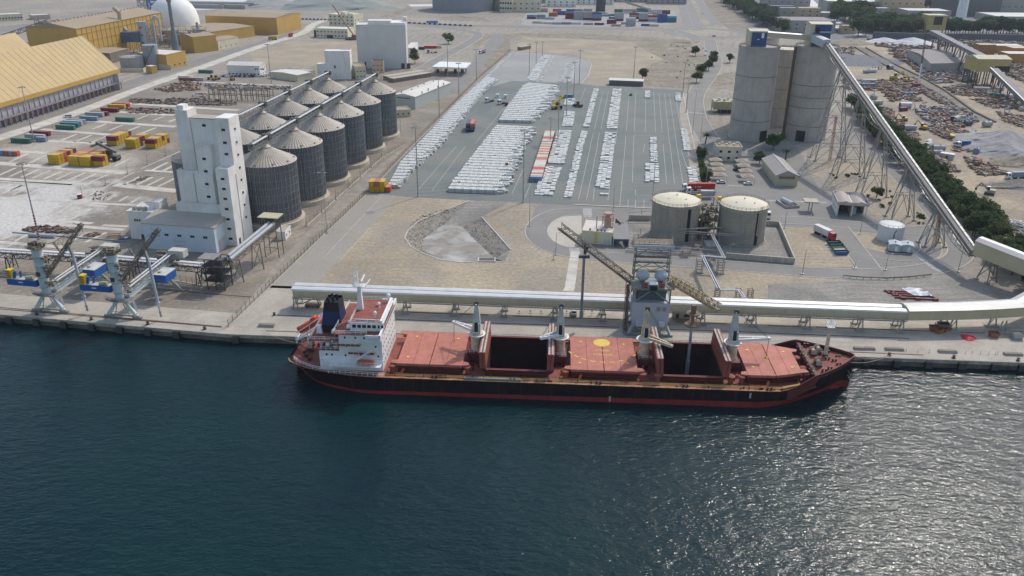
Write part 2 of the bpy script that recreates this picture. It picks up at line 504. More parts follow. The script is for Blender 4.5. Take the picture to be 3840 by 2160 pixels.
# quay wall: capping beam and recessed face
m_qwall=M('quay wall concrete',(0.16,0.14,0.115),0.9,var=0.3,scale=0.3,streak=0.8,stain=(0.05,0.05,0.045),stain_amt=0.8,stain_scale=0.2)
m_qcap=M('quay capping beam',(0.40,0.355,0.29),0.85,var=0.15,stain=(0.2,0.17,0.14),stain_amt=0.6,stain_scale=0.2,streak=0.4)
def run(p,d,n,s0,s1,off,z):return[p+d*s0+n*off+Vector((0,0,z)),p+d*s1+n*off+Vector((0,0,z))]
qw=thing('quay_wall','dark concrete quay wall with pale capping beam along the water','quay wall',(0,0,0))
for nm,dirv,n_,L in(('l',-dl,nl,-520),('r',dr,nr,700)):
 a,b=(QK+dl*520,QK)if nm=='l' else(QK,QK+dr*700)
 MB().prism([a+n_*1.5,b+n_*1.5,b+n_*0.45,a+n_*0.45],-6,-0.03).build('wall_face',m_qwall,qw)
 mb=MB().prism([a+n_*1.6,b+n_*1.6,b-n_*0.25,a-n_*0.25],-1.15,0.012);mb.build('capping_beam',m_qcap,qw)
 mb=MB()
 L=(b-a).length
 k=0.0
 while k<L:
  p=a+(b-a)*(k/L)
  mb.bar(p-n_*0.27+Vector((0,0,-1.1)),p-n_*0.27+Vector((0,0,0.0)),0.09,0.05)
  k+=12.0
 mb.build('joint',m_dark,qw)
 # fenders and bollards along the quay (only those in view)
fen=MB().box(-1.1,1.1,-0.75,0.0,-2.75,-0.55).mesh('fender',m_rubber)
fplate=MB().box(-1.0,1.0,-0.9,-0.75,-2.6,-0.7).mesh('face_plate',m_dark)
bolm=MB().lathe([(0.42,0),(0.42,0.08),(0.2,0.1),(0.2,0.42),(0.36,0.5),(0.3,0.62)],10).mesh('mooring_bollard',M('bollard iron',(0.05,0.045,0.04),0.7))
def along(i,xs,tile,y_of):return[T(tile,x,y_of(x))for x in xs]
fl=[(120,575),(390,600),(665,622),(945,648),(1228,672),(1512,696),(1797,720),(2395,760)]
for k,(x,y)in enumerate(fl):
 p=T(9,x,y,-1.6);s=(p-QK).dot(-dl if False else dl);q=QK+dl*s-nl*0.26
 if s<0:q=QK+dr*((p-QK).dot(dr))-nr*0.26;rz=AR
 else:rz=AL
 t=thing('quay_fender','black rubber fender on the quay wall, %s from the western frame edge'%nth(k),'fender',q,rz,'quay fenders')
 t['label']='black rubber quay fender below the grain berth, %s along from the picture edge'%nth(k)
 inst('rubber_block',fen,t);inst('face_plate',fplate,t)
for k,x in enumerate((985,1290,1610,1940,2270,2540)):
 p=T(12,x,940+(x-985)*0.032,-1.2);q=QK+dr*((p-QK).dot(dr))-nr*0.26
 t=thing('quay_fender','black rubber quay fender beyond the ship bow, %s along from the bow'%nth(k),'fender',q,AR,'quay fenders')
 inst('rubber_block',fen,t);inst('face_plate',fplate,t)
for k,(i,x,y,lb)in enumerate(((9,372,535,'by the first grain unloader'),(9,920,588,'between the two grain unloaders'),(9,1488,634,'beyond the second grain unloader'),(9,2060,683,'near the quay fence end'),(10,185,488,'beside the ship stern'),
(12,1220,893,'holding the bow mooring lines'),(12,1868,918,'second along from the ship bow'),(12,2515,945,'third along from the ship bow'))):
 o=inst('mooring_bollard',bolm,None,T(i,x,y,0.02),0,label='dark iron mooring bollard on the quay edge '+lb,cat='bollard',group='mooring bollards')
 o.scale=(1.5,1.5,1.5)
 # --- surfaces
def area(name,pts,z,mat,parent=None):return struct(name,MB().sheet(pts,z),mat,parent)
def back(p,n,d):return p+n*d
area('grain_apron',[QK+dl*520,QK,QK+nl*14.5,QK+dl*520+nl*14.5],0.02,m_apron)
area('berth_apron',[QK-dr*2,QK+dr*600,QK+dr*600+nr*36,QK-dr*2+nr*36],0.03,m_apron)
area('terminal_paving',[QK+dl*520+nl*14.4,QK+nl*14.4]+TL(9,[(2570,380)])+TL(6,[(160,1250),(930,470),(1290,180),(1560,-20)])+TL(2,[(1900,1130),(2250,810),(2300,700),(1700,620),(400,690),(0,800)])+TL(1,[(1900,800),(1150,900),(0,1300),(-900,1700)]),0.012,m_term)
area('yard_road',TL(6,[(0,1560),(130,1440),(1140,490),(1500,490),(1410,520),(1330,650),(800,1195),(620,1390),(600,1480)])+[QK+dr*40+nr*38,QK-dr*2+nr*38],0.024,M('quay road surface',(0.32,0.29,0.245),0.9,var=0.1,scale=0.05,stain=(0.28,0.26,0.235),stain_amt=0.6,stain_scale=0.05,fine=(0.8,0.07)))
area('yard_surface',TL(6,[(1140,490)])+TL(2,[(1610,1445),(2130,935)])+TL(3,[(0,815),(640,838),(860,868),(1715,905)])+TL(7,[(1870,470),(1800,620),(300,605)])+TL(6,[(2500,585),(1500,530)]),0.034,m_yard)
area('yard_extension',TL(2,[(2130,935),(2576,520)])+TL(3,[(60,520),(350,540),(560,560),(690,580),(770,605),(800,650),(770,760),(700,838),(640,838),(0,815)]),0.03,m_yard2)
area('sand_field',TL(10,[(620,200),(640,130)])+TL(6,[(800,1195),(1330,650),(1420,525),(1500,532),(2090,555)])+[bo[0]+Vector((0,0.4,0))]+[p for p in bo[1:10]]+[bo[10],bo[11],bo[12],bo[13],bo[14]+Vector((0,0.4,0))]+TL(7,[(240,640),(170,850),(180,950),(260,1035),(420,1090),(600,1130)])+TL(11,[(560,0),(540,255)])+TL(10,[(2570,240)]),0.016,m_sand)
area('sand_field_east',TL(11,[(620,-20),(590,265),(2500,340)])+TL(12,[(0,180),(700,150),(760,95),(300,60)])+TL(8,[(0,1270)])+TL(7,[(1300,1150),(640,1130)]),0.016,m_sand)
area('gravel_plaza',TL(12,[(0,180),(700,150),(1700,90),(2100,200),(2340,380),(0,360)]),0.018,m_gravel)
area('weighbridge_paving',TL(7,[(280,610),(1800,620),(1880,415)])+TL(8,[(0,-10),(300,30),(520,480),(1160,800),(1480,860),(1700,700),(1900,1000),(1950,1120),(1700,1260),(900,1310),(0,1240)])+TL(7,[(600,1130),(420,1090),(260,1035),(170,930),(170,830),(230,650)]),0.02,m_road)
# islands of sand inside the paved works
for pts in([(700,150),(1100,130),(1300,350),(1560,650),(1600,760),(1470,850),(1160,790),(850,560),(520,330),(400,290),(440,220)],):
 area('sand_island',TL(8,pts),0.05,m_sand)
area('sand_island',TL(8,[(140,830),(560,850),(700,890),(860,1240),(400,1240),(270,1220)]),0.05,m_sand)
area('sand_island',TL(8,[(780,880),(1130,900),(1240,1090),(1480,1110),(1300,1120),(1040,1090),(900,1020)]),0.05,m_sand)
area('sand_island',TL(8,[(1640,930),(1780,960),(1910,1120),(1880,1180),(1700,1200),(1590,1030)]),0.05,m_sand)
area('sand_island',TL(8,[(1060,1170),(1440,1190),(1640,1220),(1300,1270),(1110,1260)]),0.05,m_gravel)
area('turning_island',TL(7,[(560,725),(700,720),(700,1020),(620,1040),(450,1025),(340,950),(310,860),(340,800),(430,745)]),0.05,M('pale island paving',(0.47,0.43,0.36),0.9,var=0.08,scale=0.2))
area('tank_pad',TL(7,[(1180,720),(1400,720)])+TL(8,[(-40,815),(105,815),(250,1170),(0,1160)])+TL(7,[(2130,1130),(1150,1030)]),0.055,m_gravel)
area('dump_pad',TL(8,[(560,1000),(640,995),(815,1140),(670,1135)]),0.07,m_strip)
area('sand_lot',TL(3,[(110,370),(1200,430),(1530,600),(1300,690),(1300,760),(1330,860),(860,866),(760,830),(800,640),(760,590),(600,545),(0,515)]),0.014,m_sand)
area('scrub_lot',TL(3,[(1200,425),(1790,430),(2000,600),(1840,830),(1760,890),(1340,860),(1300,690),(1530,600)]),0.014,m_scrub)
area('scrub_strip',TL(3,[(-300,340),(600,330),(1300,370),(1900,410),(1860,440),(1100,410),(100,365),(-200,400)]),0.014,m_scrub)
area('sand_lot_west',TL(2,[(-60,500),(300,420),(900,410),(1010,430),(1020,560),(700,660),(-20,690)]),0.014,m_sand)
area('scrap_yard_ground',TL(4,[(700,440),(1500,400),(2576,400),(2800,1449)])+TL(8,[(2800,1400),(1900,700),(1300,0)])+TL(4,[(1000,1200),(800,700)]),0.014,M('scrap yard earth',(0.36,0.29,0.2),0.95,var=0.22,scale=0.03,stain=(0.235,0.205,0.17),stain_amt=0.9,stain_scale=0.035,fine=(0.4,0.2)))
area('service_track',TL(4,[(560,1449),(850,1180),(1100,1449)])+TL(8,[(1230,150),(1600,560),(1800,800),(1960,1000),(1900,1000),(1700,740),(1590,620),(1150,200),(960,0)]),0.045,m_road)
# roads
def road(name,pts,wd,mat=m_road,z=0.04,kerb=None,smooth=3,line=None):
 P=[Vector((p[0],p[1],0))for p in pts]
 for _ in range(smooth):
  Q=[P[0]]
  for a,b in zip(P[:-1],P[1:]):Q+=[a*0.75+b*0.25,a*0.25+b*0.75]
  Q.append(P[-1]);P=Q if len(P)>2 else P
 mb,k1=MB(),MB()
 Ls,Rs=[],[]
 for i,p in enumerate(P):
  d=(P[min(i+1,len(P)-1)]-P[max(i-1,0)]).normalized()
  n=Vector((-d.y,d.x,0))
  Ls.append(p+n*wd/2);Rs.append(p-n*wd/2)
 for i in range(len(P)-1):
  mb.face([Rs[i]+Vector((0,0,z)),Rs[i+1]+Vector((0,0,z)),Ls[i+1]+Vector((0,0,z)),Ls[i]+Vector((0,0,z))])
 o=struct(name,mb,mat)
 if kerb:
  for S in(Ls,Rs):
   k1.bars([p+Vector((0,0,0.075))for p in S],kerb,0.15)
  k1.build('kerb',m_kerb,o)
 if line:
  l=MB()
  acc=0.0
  for a,b in zip(P[:-1],P[1:]):
   L=(b-a).length
   d=(b-a).normalized();n=Vector((-d.y,d.x,0))*0.12
   s=0.0
   while s<L:
    if int((acc+s)/line)%2==0 or line>500:
     e=min(L,s+min(line,6))
     l.face([a+d*s-n+Vector((0,0,z+.02)),a+d*e-n+Vector((0,0,z+.02)),a+d*e+n+Vector((0,0,z+.02)),a+d*s+n+Vector((0,0,z+.02))])
    s+=min(line,6)
   acc+=L
  l.build('centre_line',m_line,o)
 return o
road('terminal_road',TL(1,[(-300,1480),(800,1130),(1400,890),(2000,690),(2400,540)])+TL(2,[(120,440),(500,330),(560,250),(700,200)]),11,m_strip,0.03)
road('mill_road',TL(1,[(-300,1400),(700,1060),(1330,830),(1900,650),(2400,500)])+TL(2,[(60,440),(400,330)]),16,m_road,0.026)
road('site_road',TL(3,[(-900,250),(0,268),(800,290),(1560,300),(1700,330),(1900,400)]),20,m_road,0.03,kerb=0.5)
road('site_road',TL(3,[(-900,250),(-350,320)])+TL(2,[(2240,380),(1900,560),(1600,740)]),12,m_road,0.034,kerb=0.4)
road('fence_road',TL(2,[(2450,340),(2300,560),(2000,900)]),14,m_road,0.038)
road('highway',TL(3,[(1700,-60),(1750,60),(1800,200),(1830,300)]),24,m_road,0.03,line=9)
road('highway',TL(3,[(1830,-60),(1930,90),(2060,250)]),12,m_road,0.031)
def ring(name,c,r0,r1,z,mat,n=40):
 mb=MB()
 for k in range(n):
  a,b=2*math.pi*k/n,2*math.pi*(k+1)/n
  mb.face([(c.x+r0*math.cos(a),c.y+r0*math.sin(a),z),(c.x+r1*math.cos(a),c.y+r1*math.sin(a),z),(c.x+r1*math.cos(b),c.y+r1*math.sin(b),z),(c.x+r0*math.cos(b),c.y+r0*math.sin(b),z)])
 return struct(name,mb,mat)
rc=T(3,1950,330)
rr0=(T(3,2250,335)-T(3,1645,320)).length/2
ring('roundabout',rc,rr0,rr0+16,0.046,m_road)
o=MB();
for k in range(48):
 a,b=2*math.pi*k/48,2*math.pi*(k+1)/48
 o.bar((rc.x+rr0*math.cos(a),rc.y+rr0*math.sin(a),0.08),(rc.x+rr0*math.cos(b),rc.y+rr0*math.sin(b),0.08),0.6,0.16)
struct('roundabout_kerb',o,m_kerb)
road('gate_road',TL(3,[(1990,400),(2010,520),(2060,640),(1960,800),(1880,890),(1830,1000),(1850,1180),(1950,1350)])+TL(7,[(2050,60),(2200,90),(2450,150)]),13,m_road,0.042,kerb=0.35)
road('yard_access',TL(3,[(1830,940),(1770,960),(1740,1150),(1830,1449)])+TL(7,[(1860,150),(1900,400)]),9,M('side path',(0.36,0.31,0.25),0.9,var=0.15,scale=0.1),0.036)
road('works_road',TL(7,[(1000,690),(620,680),(420,700),(270,790),(230,900),(330,1020),(560,1100),(1100,1150),(2000,1210)])+TL(8,[(0,1255),(500,1300),(1000,1310),(1500,1285),(1800,1220),(1960,1120),(1900,980),(1750,780),(1560,560),(1330,330),(1180,180),(960,30)]),9.5,m_road,0.06,kerb=0.35)
road('works_road',TL(8,[(-300,760),(300,770),(700,800),(1160,850),(1500,880),(1720,850)]),10,m_road,0.062,kerb=0.35)
road('works_road',TL(8,[(700,830),(850,1030),(1030,1270)]),9,m_road,0.064,kerb=0.35)
road('works_road',TL(8,[(900,1060),(1150,1130),(1450,1150),(1640,1120),(1640,1000)]),8,m_road,0.066,kerb=0.3)
road('footpath',TL(7,[(640,1080),(620,1180),(580,1449)])+TL(11,[(560,250)]),3.6,m_strip,0.068,smooth=0)
# zebra crossings
zb=MB()
def zebra(mb,a,b,n,wd,z=0.085):
 d=(b-a);L=d.length;d.normalize();nn=Vector((-d.y,d.x,0))
 for k in range(n):
  p=a+d*(L*(k+0.25)/n);q=a+d*(L*(k+0.75)/n)
  mb.face([p-nn*wd/2+Vector((0,0,z)),q-nn*wd/2+Vector((0,0,z)),q+nn*wd/2+Vector((0,0,z)),p+nn*wd/2+Vector((0,0,z))])
for i,a,b,n,wd in((8,(1440,1060),(1650,1235),14,2.4),(8,(1650,1240),(1745,1285),6,2.4),(7,(755,650),(765,740),12,4.0),(7,(625,1050),(630,1110),7,4.0),(8,(-20,570),(150,576),12,2.2),(8,(270,578),(370,584),8,2.2),
(8,(515,588),(590,592),6,2.2),(7,(1755,125),(1865,128),9,2.2),(7,(2340,150),(2470,155),11,2.2),(7,(2170,418),(2330,425),12,1.6),(3,(1770,1130),(1950,1145),12,2.5),(8,(275,283),(370,290),8,2.2)):
 zebra(zb,T(i,*a),T(i,*b),n,wd)
struct('road_markings',zb,m_line)
# lane lines of the yard
ln=MB()
def line(mb,a,b,wd=0.16,z=0.055,dash=None):
 a,b=Vector((a[0],a[1],z)),Vector((b[0],b[1],z))
 d=(b-a);L=d.length;d.normalize();n=Vector((-d.y,d.x,0))*wd/2*(1.25 if wd>1 else 1)
 s=0
 while s<L:
  e=min(L,s+(dash or L))
  mb.face([a+d*s-n,a+d*e-n,a+d*e+n,a+d*s+n])
  s=e+(dash or 1)
for a,b in(((7,795,0),(7,670,555)),((7,865,0),(7,750,560)),((7,1140,0),(7,1085,620)),((7,1222,0),(7,1212,390)),((7,1335,0),(7,1325,80)),((7,1520,0),(7,1555,395)),((7,1590,0),(7,1635,395)),
((7,1655,0),(7,1720,395)),((7,1030,0),(7,965,570)),((7,1700,60),(7,1760,235)),((3,1180,930),(3,1150,1320)),((3,1245,930),(3,1230,1320)),((3,1345,1000),(3,1340,1330)),((3,1425,925),(3,1445,1330)),
((3,1480,940),(3,1510,1335)),((3,1535,945),(3,1585,1449)),((3,1585,945),(3,1655,1449)),((3,1640,935),(3,1700,1300)),((3,915,920),(3,830,1300)),((3,970,920),(3,895,1300)),((3,820,1340),(3,790,1449)),
((3,880,1340),(3,860,1449)),((3,1145,1360),(3,1138,1449)),((3,1228,1360),(3,1222,1449)),((3,1100,930),(3,1040,1449)),((6,2110,20),(6,1770,470)),((6,2020,20),(6,1640,450)),((6,1260,530),(6,710,1115)),((6,1150,840),(6,820,1195)),
((2,2560,1010),(2,2200,1449)),((3,740,880),(3,690,1010)),((7,1240,460),(7,1245,515)),((7,830,440),(7,815,570)),((7,190,395),(7,130,540)),((7,120,240),(7,0,500))):
 line(ln,T(*a),T(*b))
for x in(1170,1245,1330):line(ln,T(7,x,560),T(7,x-5,645))
for y,x0,x1 in((515,1240,1400),(575,1240,1400),(180,1690,1750),(160,1690,1750),(210,1695,1755)):line(ln,T(7,x0,y),T(7,x1,y+3))
line(ln,T(6,1470,540),T(7,300,600))
line(ln,T(3,1228,1362),T(3,1520,1370))
struct('lane_markings',ln,m_line)
kb=MB().bars([T(7,610,608,0.15),T(7,1400,648,0.15)],0.8,0.3);struct('yard_kerb',kb,m_kerb)
kb=MB().bars([p+Vector((0,0,0.12))for p in TL(3,[(1715,905),(1800,1320),(1830,1449)])+TL(7,[(1900,400)])],0.7,0.2)
kb.bars([p+Vector((0,0,0.12))for p in TL(3,[(700,838),(770,760),(800,650),(770,605),(690,580),(350,540),(60,520),(-300,517)])],0.6,0.2)
struct('yard_edge_kerb',kb,m_kerb)
# container terminal paving: runway beams of concrete
st=MB()
def strip(a,b,wd,z=0.05):
 line(st,a,b,wd,z)
for a,b,wd in(((5,-60,190),(5,1260,290),4.5),((5,-60,350),(5,900,410),4.0),((5,-60,370),(5,720,412),2.0),((5,1160,410),(5,1790,475),4.5),((5,-40,60),(5,470,90),3.5),((5,470,770),(5,930,800),2.2),((5,560,810),(5,1250,865),2.4),
((5,740,590),(5,1360,615),2.2),((5,840,610),(5,1070,630),1.6),((5,1030,818),(5,1290,830),2.0),((5,-40,985),(5,640,1040),2.4),((5,1460,265),(5,1760,285),2.2),((1,860,1215),(1,1770,1275),4.0),((1,420,1300),(1,1150,1360),3.5),
((1,1080,1120),(1,1750,1160),4.0),((1,1290,1040),(1,2400,1110),4.5),((1,400,1415),(1,1070,1449),3.0),((5,-50,540),(5,700,575),2.5),((1,1780,815),(1,2570,850),3.0),((2,0,850),(2,360,862),2.5)):
 strip(T(*a),T(*b),wd)
def strips(i,x0,y0,x1,y1,dx,dy,n,lx,ly,wd=1.5):
 for k in range(n):
  t=k/max(1,n-1)
  x,y=x0+(x1-x0)*t,y0+(y1-y0)*t
  strip(T(i,x,y),T(i,x+lx,y+ly),wd*random.uniform(.75,1.15))
strips(5,-20,320,910,385,0,0,9,180,-80)
strips(5,20,500,230,525,0,0,3,200,-85)
strips(5,1250,410,1590,430,0,0,4,170,-85)
strips(5,1535,262,1645,268,0,0,2,150,-75)
strips(5,555,760,690,770,0,0,2,220,-115)
strips(5,10,965,150,975,0,0,2,130,-60)
strips(5,100,180,300,190,0,0,2,180,-85)
strips(5,1140,230,1145,230,0,0,1,150,-75)
strips(5,700,985,860,990,0,0,2,210,-100)
strips(1,930,1300,1430,1340,0,0,4,140,-55)
strips(1,600,1420,900,1440,0,0,3,170,-70)
strips(1,1380,1200,1700,1225,0,0,3,110,-40)
strips(5,950,560,1320,590,0,0,4,90,-55,1.2)
strips(5,10,460,120,470,0,0,2,110,-55)
line(st,T(5,-60,1130),T(5,790,555),0.8,0.052);line(st,T(5,830,550),T(5,1350,285),0.8,0.052);line(st,T(5,1420,250),T(5,1810,75),0.8,0.052)
struct('paving_beams',st,m_strip)
# crane rails on the quay
rl=MB()
for a,b in(((9,-100,455),(9,2230,655)),((9,-100,470),(9,2230,662)),((9,-100,150),(9,400,180)),((9,1740,295),(9,2550,360)),((9,860,225),(9,1100,245)),((10,210,487),(10,680,505)),((10,1410,530),(10,2576,575)),((11,0,573),(11,1080,610)),((11,1560,628),(11,2576,665)),
((12,0,668),(12,1420,722)),((12,480,605),(12,2180,668)),((10,1480,455),(10,2340,487)),((11,0,495),(11,1090,530)),((11,1650,555),(11,2160,575)),((12,820,857),(12,1560,888)),((12,0,592),(12,330,602)),((10,100,645),(10,640,662))):
 a_,b_=T(*a,0.07),T(*b,0.07)
 rl.bar(a_,b_,0.35,0.1)
struct('crane_rails',rl,m_rust)
# ================================================================ BULK CARRIER
m_hull=M('black hull paint',(0.006,0.007,0.012),0.5,spec=0.15,scol=(.10,.042,.02),var=0.5,scale=0.25,stain=(0.045,0.02,0.012),stain_amt=0.5,stain_scale=0.3,streak=0.5)
m_boot=M('red boot topping',(0.27,0.022,0.022),0.6,var=0.25,scale=0.4,stain=(0.10,0.02,0.02),stain_amt=0.6,stain_scale=0.3)
m_deck=M('red deck paint',(0.27,0.075,0.05),0.75,var=0.25,scale=0.35,stain=(0.13,0.045,0.03),stain_amt=0.6,stain_scale=0.3,fine=(1.5,0.12))
m_coam=M('oxide red steel',(0.13,0.024,0.02),0.65,var=0.3,scale=0.6,streak=0.3)
m_cover=M('faded hatch cover paint',(0.47,0.165,0.12),0.7,var=0.12,scale=0.25,stain=(0.33,0.12,0.065),stain_amt=0.75,stain_scale=0.4,fine=(2.2,0.08),objvar=.06)
m_pack=M('dark red folded cover',(0.30,0.075,0.055),0.7,var=0.15,scale=0.4,streak=.4)
m_hold=M('hold interior shade tone',(0.03,0.008,0.008),0.9,var=0.3)  # maroon darkened, the open hold's shade is put into the wall colour
m_cargo=M('bulk cargo shade tone',(0.006,0.006,0.008),0.95,var=0.3,bump=0.3)  # cargo floor near black: shade deep in the hold painted into its colour
m_white=M('ship white paint',(0.80,0.81,0.81),0.5,var=0.07,scale=0.5,stain=(0.55,0.45,0.33),stain_amt=0.35,stain_scale=0.25,streak=0.12)
m_cream=M('cream crane paint',(0.62,0.55,0.40),0.55,var=0.12,scale=0.7,stain=(0.33,0.19,0.08),stain_amt=0.7,stain_scale=0.5,streak=0.3)
m_glass=M('dark window glass',(0.02,0.026,0.03),0.12,var=0.0,spec=0.6)
m_navy=M('navy funnel paint',(0.012,0.03,0.095),0.5,var=0.15)
m_black=M('black paint',(0.012,0.012,0.013),0.55,var=0.2)
m_orange=M('lifeboat orange',(0.68,0.085,0.02),0.5,var=0.1)
m_yellow=M('pipe yellow',(0.50,0.33,0.10),0.6,var=0.2)
m_green=M('deck green',(0.05,0.30,0.20),0.7,var=0.15)
m_rope=M('weathered rope',(0.42,0.36,0.27),0.95,var=0.3,scale=2)
m_ygold=M('marking yellow',(0.72,0.50,0.08),0.7,var=0.12,scale=1.0)
ship=thing('bulk_carrier','black hulled bulk carrier with red decks moored along the quay','cargo ship',SHIP,SA)
def interp(tab,x):
 if x<=tab[0][0]:return tab[0][1]
 for(a,fa),(b,fb)in zip(tab[:-1],tab[1:]):
  if x<=b:
   t=(x-a)/(b-a);return fa+(fb-fa)*t
 return tab[-1][1]
HD=[(-95.5,6.0),(-94.5,7.6),(-92,9.0),(-88,10.5),(-82,11.8),(-74,13.2),(-68,13.5),(42,13.5),(47,13.2),(51,12.4),(55,11.1),(58.5,9.3),(62,7.0),(65,4.7),(67,2.9),(68.6,1.2),(69.3,0.05)]
HW=[(-93.5,0.2),(-92,2.5),(-89,5.6),(-85,8.6),(-80,10.8),(-72,13.2),(-66,13.5),(40,13.5),(45,12.3),(50,10.2),(55,7.2),(59,4.5),(62,2.3),(64.2,0.6),(64.8,0.05)]
ZD=[(-95.5,3.3),(-84,2.8),(-66,2.4),(46,2.4),(49,2.9),(55.5,6.3),(62,6.8),(69.3,7.6)]
def aft(x):return x if x>-82 else-82+(x+82)*0.85
HD,HW,ZD=[[(aft(x),v)for x,v in t_]for t_ in(HD,HW,ZD)]
NX=[-95.5,-94.5,-92,-90,-88,-85,-82,-78,-74,-70,-66,-50,-37,-17,0,14,31,40,43,46,48,50,52,54,55.6,57,58.5,60,62,63.5,65,66,67,68,68.6,69.3]
NX=[aft(x)for x in NX]
def half(x,z):
 zd=interp(ZD,x)
 xs=x
 w,d=interp(HW,x),interp(HD,x)
 if x<-90.5:w=0.05
 if x>64.8:w=0.02
 t=max(0.0,min(1.0,(z+3.0)/(zd+3.0)))
 if x>40:t=t**0.8
 if x>64.8:t=max(0.0,(z-(-3.0+(x-64.8)*1.4))/max(0.1,zd-(-3.0+(x-64.8)*1.4)))**0.9 if z>-3.0+(x-64.8)*1.4 else 0.0
 if x<-86.4:
  zc=-3.0+(-86.4-x)*0.7
  t=max(0.0,(z-zc)/(zd-zc))**0.6 if z>zc else 0.0
 return w+(d-w)*min(t,1.0)if t>0 else w
def hull_band(zs_of):
 mb=MB()
 rows=[]
 for x in NX:
  zs=zs_of(x)
  rows.append([(x,-half(x,z),z)for z in zs])
 k=len(rows[0])
 for sgn in(1,-1):
  vs,fs=[],[]
  for r in rows:vs+=[(p[0],p[1]*sgn,p[2])for p in r]
  for i in range(len(rows)-1):
   for j in range(k-1):
    q=(i*k+j,(i+1)*k+j,(i+1)*k+j+1,i*k+j+1)
    fs.append(q if sgn>0 else q[::-1])
  mb.add(vs,fs)
  # transom
 a,b=rows[0],[(p[0],-p[1],p[2])for p in rows[0]]
 for j in range(k-1):mb.face([a[j],a[j+1],b[j+1],b[j]])
 return mb
def zred(x):return-2.2+(x+95)/165*1.3
def zs_top(x):
 zd=interp(ZD,x);zr=zred(x);return[zr+(zd-zr)*t for t in(0,.25,.5,.75,1)]
smooth_by_angle(hull_band(zs_top).build('hull',m_hull,ship),40)
smooth_by_angle(hull_band(lambda x:[-6,-4.5,-3,-2.4,zred(x)]).build('boot_topping',m_boot,ship),40)
bl=MB()
bl.add(*(lambda n,m:([(62.5+5.0*math.sin(math.pi/2*i/m),1.9*math.cos(math.pi/2*i/m)*math.cos(2*math.pi*k/n),-3.9+1.75*math.cos(math.pi/2*i/m)*math.sin(2*math.pi*k/n))for i in range(m+1)for k in range(n)],
[(i*n+k,i*n+(k+1)%n,(i+1)*n+(k+1)%n,(i+1)*n+k)for i in range(m)for k in range(n)]))(16,8))
bl.build('bulbous_bow',m_boot,ship,True)
# rubbing line between black and red
# decks
HATCH=[(-60.5,-42.8,9.6,9.6),(-35.7,-18.4,9.6,9.6),(-11.3,6.5,9.6,9.6),(14.0,30.6,9.6,9.6),(38.0,52.6,9.3,6.8)]
dk=MB()
def deck_seg(x0,x1,z,inner=None):
 n=6 if x1>40 or x0<-66 else 1
 for i in range(n):
  a,b=x0+(x1-x0)*i/n,x0+(x1-x0)*(i+1)/n
  ha,hb=half(a,9),half(b,9)
  if inner:
   dk.face([(a,-ha,z),(b,-hb,z),(b,-inner,z),(a,-inner,z)]);dk.face([(a,inner,z),(b,inner,z),(b,hb,z),(a,ha,z)])
  else:dk.face([(a,-ha,z),(b,-hb,z),(b,hb,z),(a,ha,z)])
deck_seg(-93.3,-66,2.35);deck_seg(-66,-35.7,2.35);deck_seg(-35.7,-18.4,2.35,9.6);deck_seg(-18.4,14.0,2.35);deck_seg(14.0,30.6,2.35,9.6);deck_seg(30.6,48,2.35);deck_seg(48,56.5,2.35)
dk.build('main_deck',m_deck,ship)
fd=MB()
for a,b in zip([56,57,58.5,60,62,63.5,65,66,67,68,68.6],[57,58.5,60,62,63.5,65,66,67,68,68.6,69.2]):
 ha,hb=half(a,9)-.12,half(b,9)-.1
 za,zb_=interp(ZD,a)-1.1,interp(ZD,b)-1.1
 fd.face([(a,-ha,za),(b,-max(hb,.02),zb_),(b,max(hb,.02),zb_),(a,ha,za)])
fd.build('forecastle_deck',m_deck,ship)
MB().box(55.75,56.05,-10.25,10.25,2.3,5.9).build('forecastle_bulkhead',m_coam,ship)
# inner side of the bulwark forward, gunwale cap
gw=MB()
for s in(-1,1):
 P=[Vector((x,s*(half(x,9)-0.02),interp(ZD,x)+0.02))for x in NX if x>=46]
 gw.bars(P,0.28,0.12)
 inn=[Vector((x,s*(max(half(x,9)-.14,0.02)),interp(ZD,x)))for x in NX if x>=48]
 for a,b in zip(inn[:-1],inn[1:]):gw.face([a,b,b+Vector((0,0,-3.6 if b.x<55.9 else-1.15)),a+Vector((0,0,-3.6 if a.x<55.9 else-1.15))])
gw.build('bulwark',m_coam,ship)
gw=MB()
for s in(-1,1):
 gw.bars([Vector((x,s*half(x,9),interp(ZD,x)+0.03))for x in NX if x<=46],0.3,0.14)
gw.build('gunwale',M('worn deck edge',(0.42,0.25,0.13),0.7,var=0.3,scale=0.7,stain=(0.2,0.06,0.04),stain_amt=0.8,stain_scale=0.5),ship)
sdk=MB()
for s in(-1,1):
 P_=[x for x in NX if-66<=x<=46]
 for a,b in zip(P_[:-1],P_[1:]):sdk.face([(a,s*13.4,2.375),(b,s*(half(b,9)-.1),2.375),(b,s*10.9,2.375),(a,s*10.9,2.375)][::s*-1])
sdk.build('side_deck',M('worn sunlit salmon side deck',(0.42,0.18,0.10),0.75,var=0.25,scale=0.4,stain=(0.30,0.09,0.055),stain_amt=0.8,stain_scale=0.35),ship)  # worn edge strip; sunlight on it is painted into the lighter colour
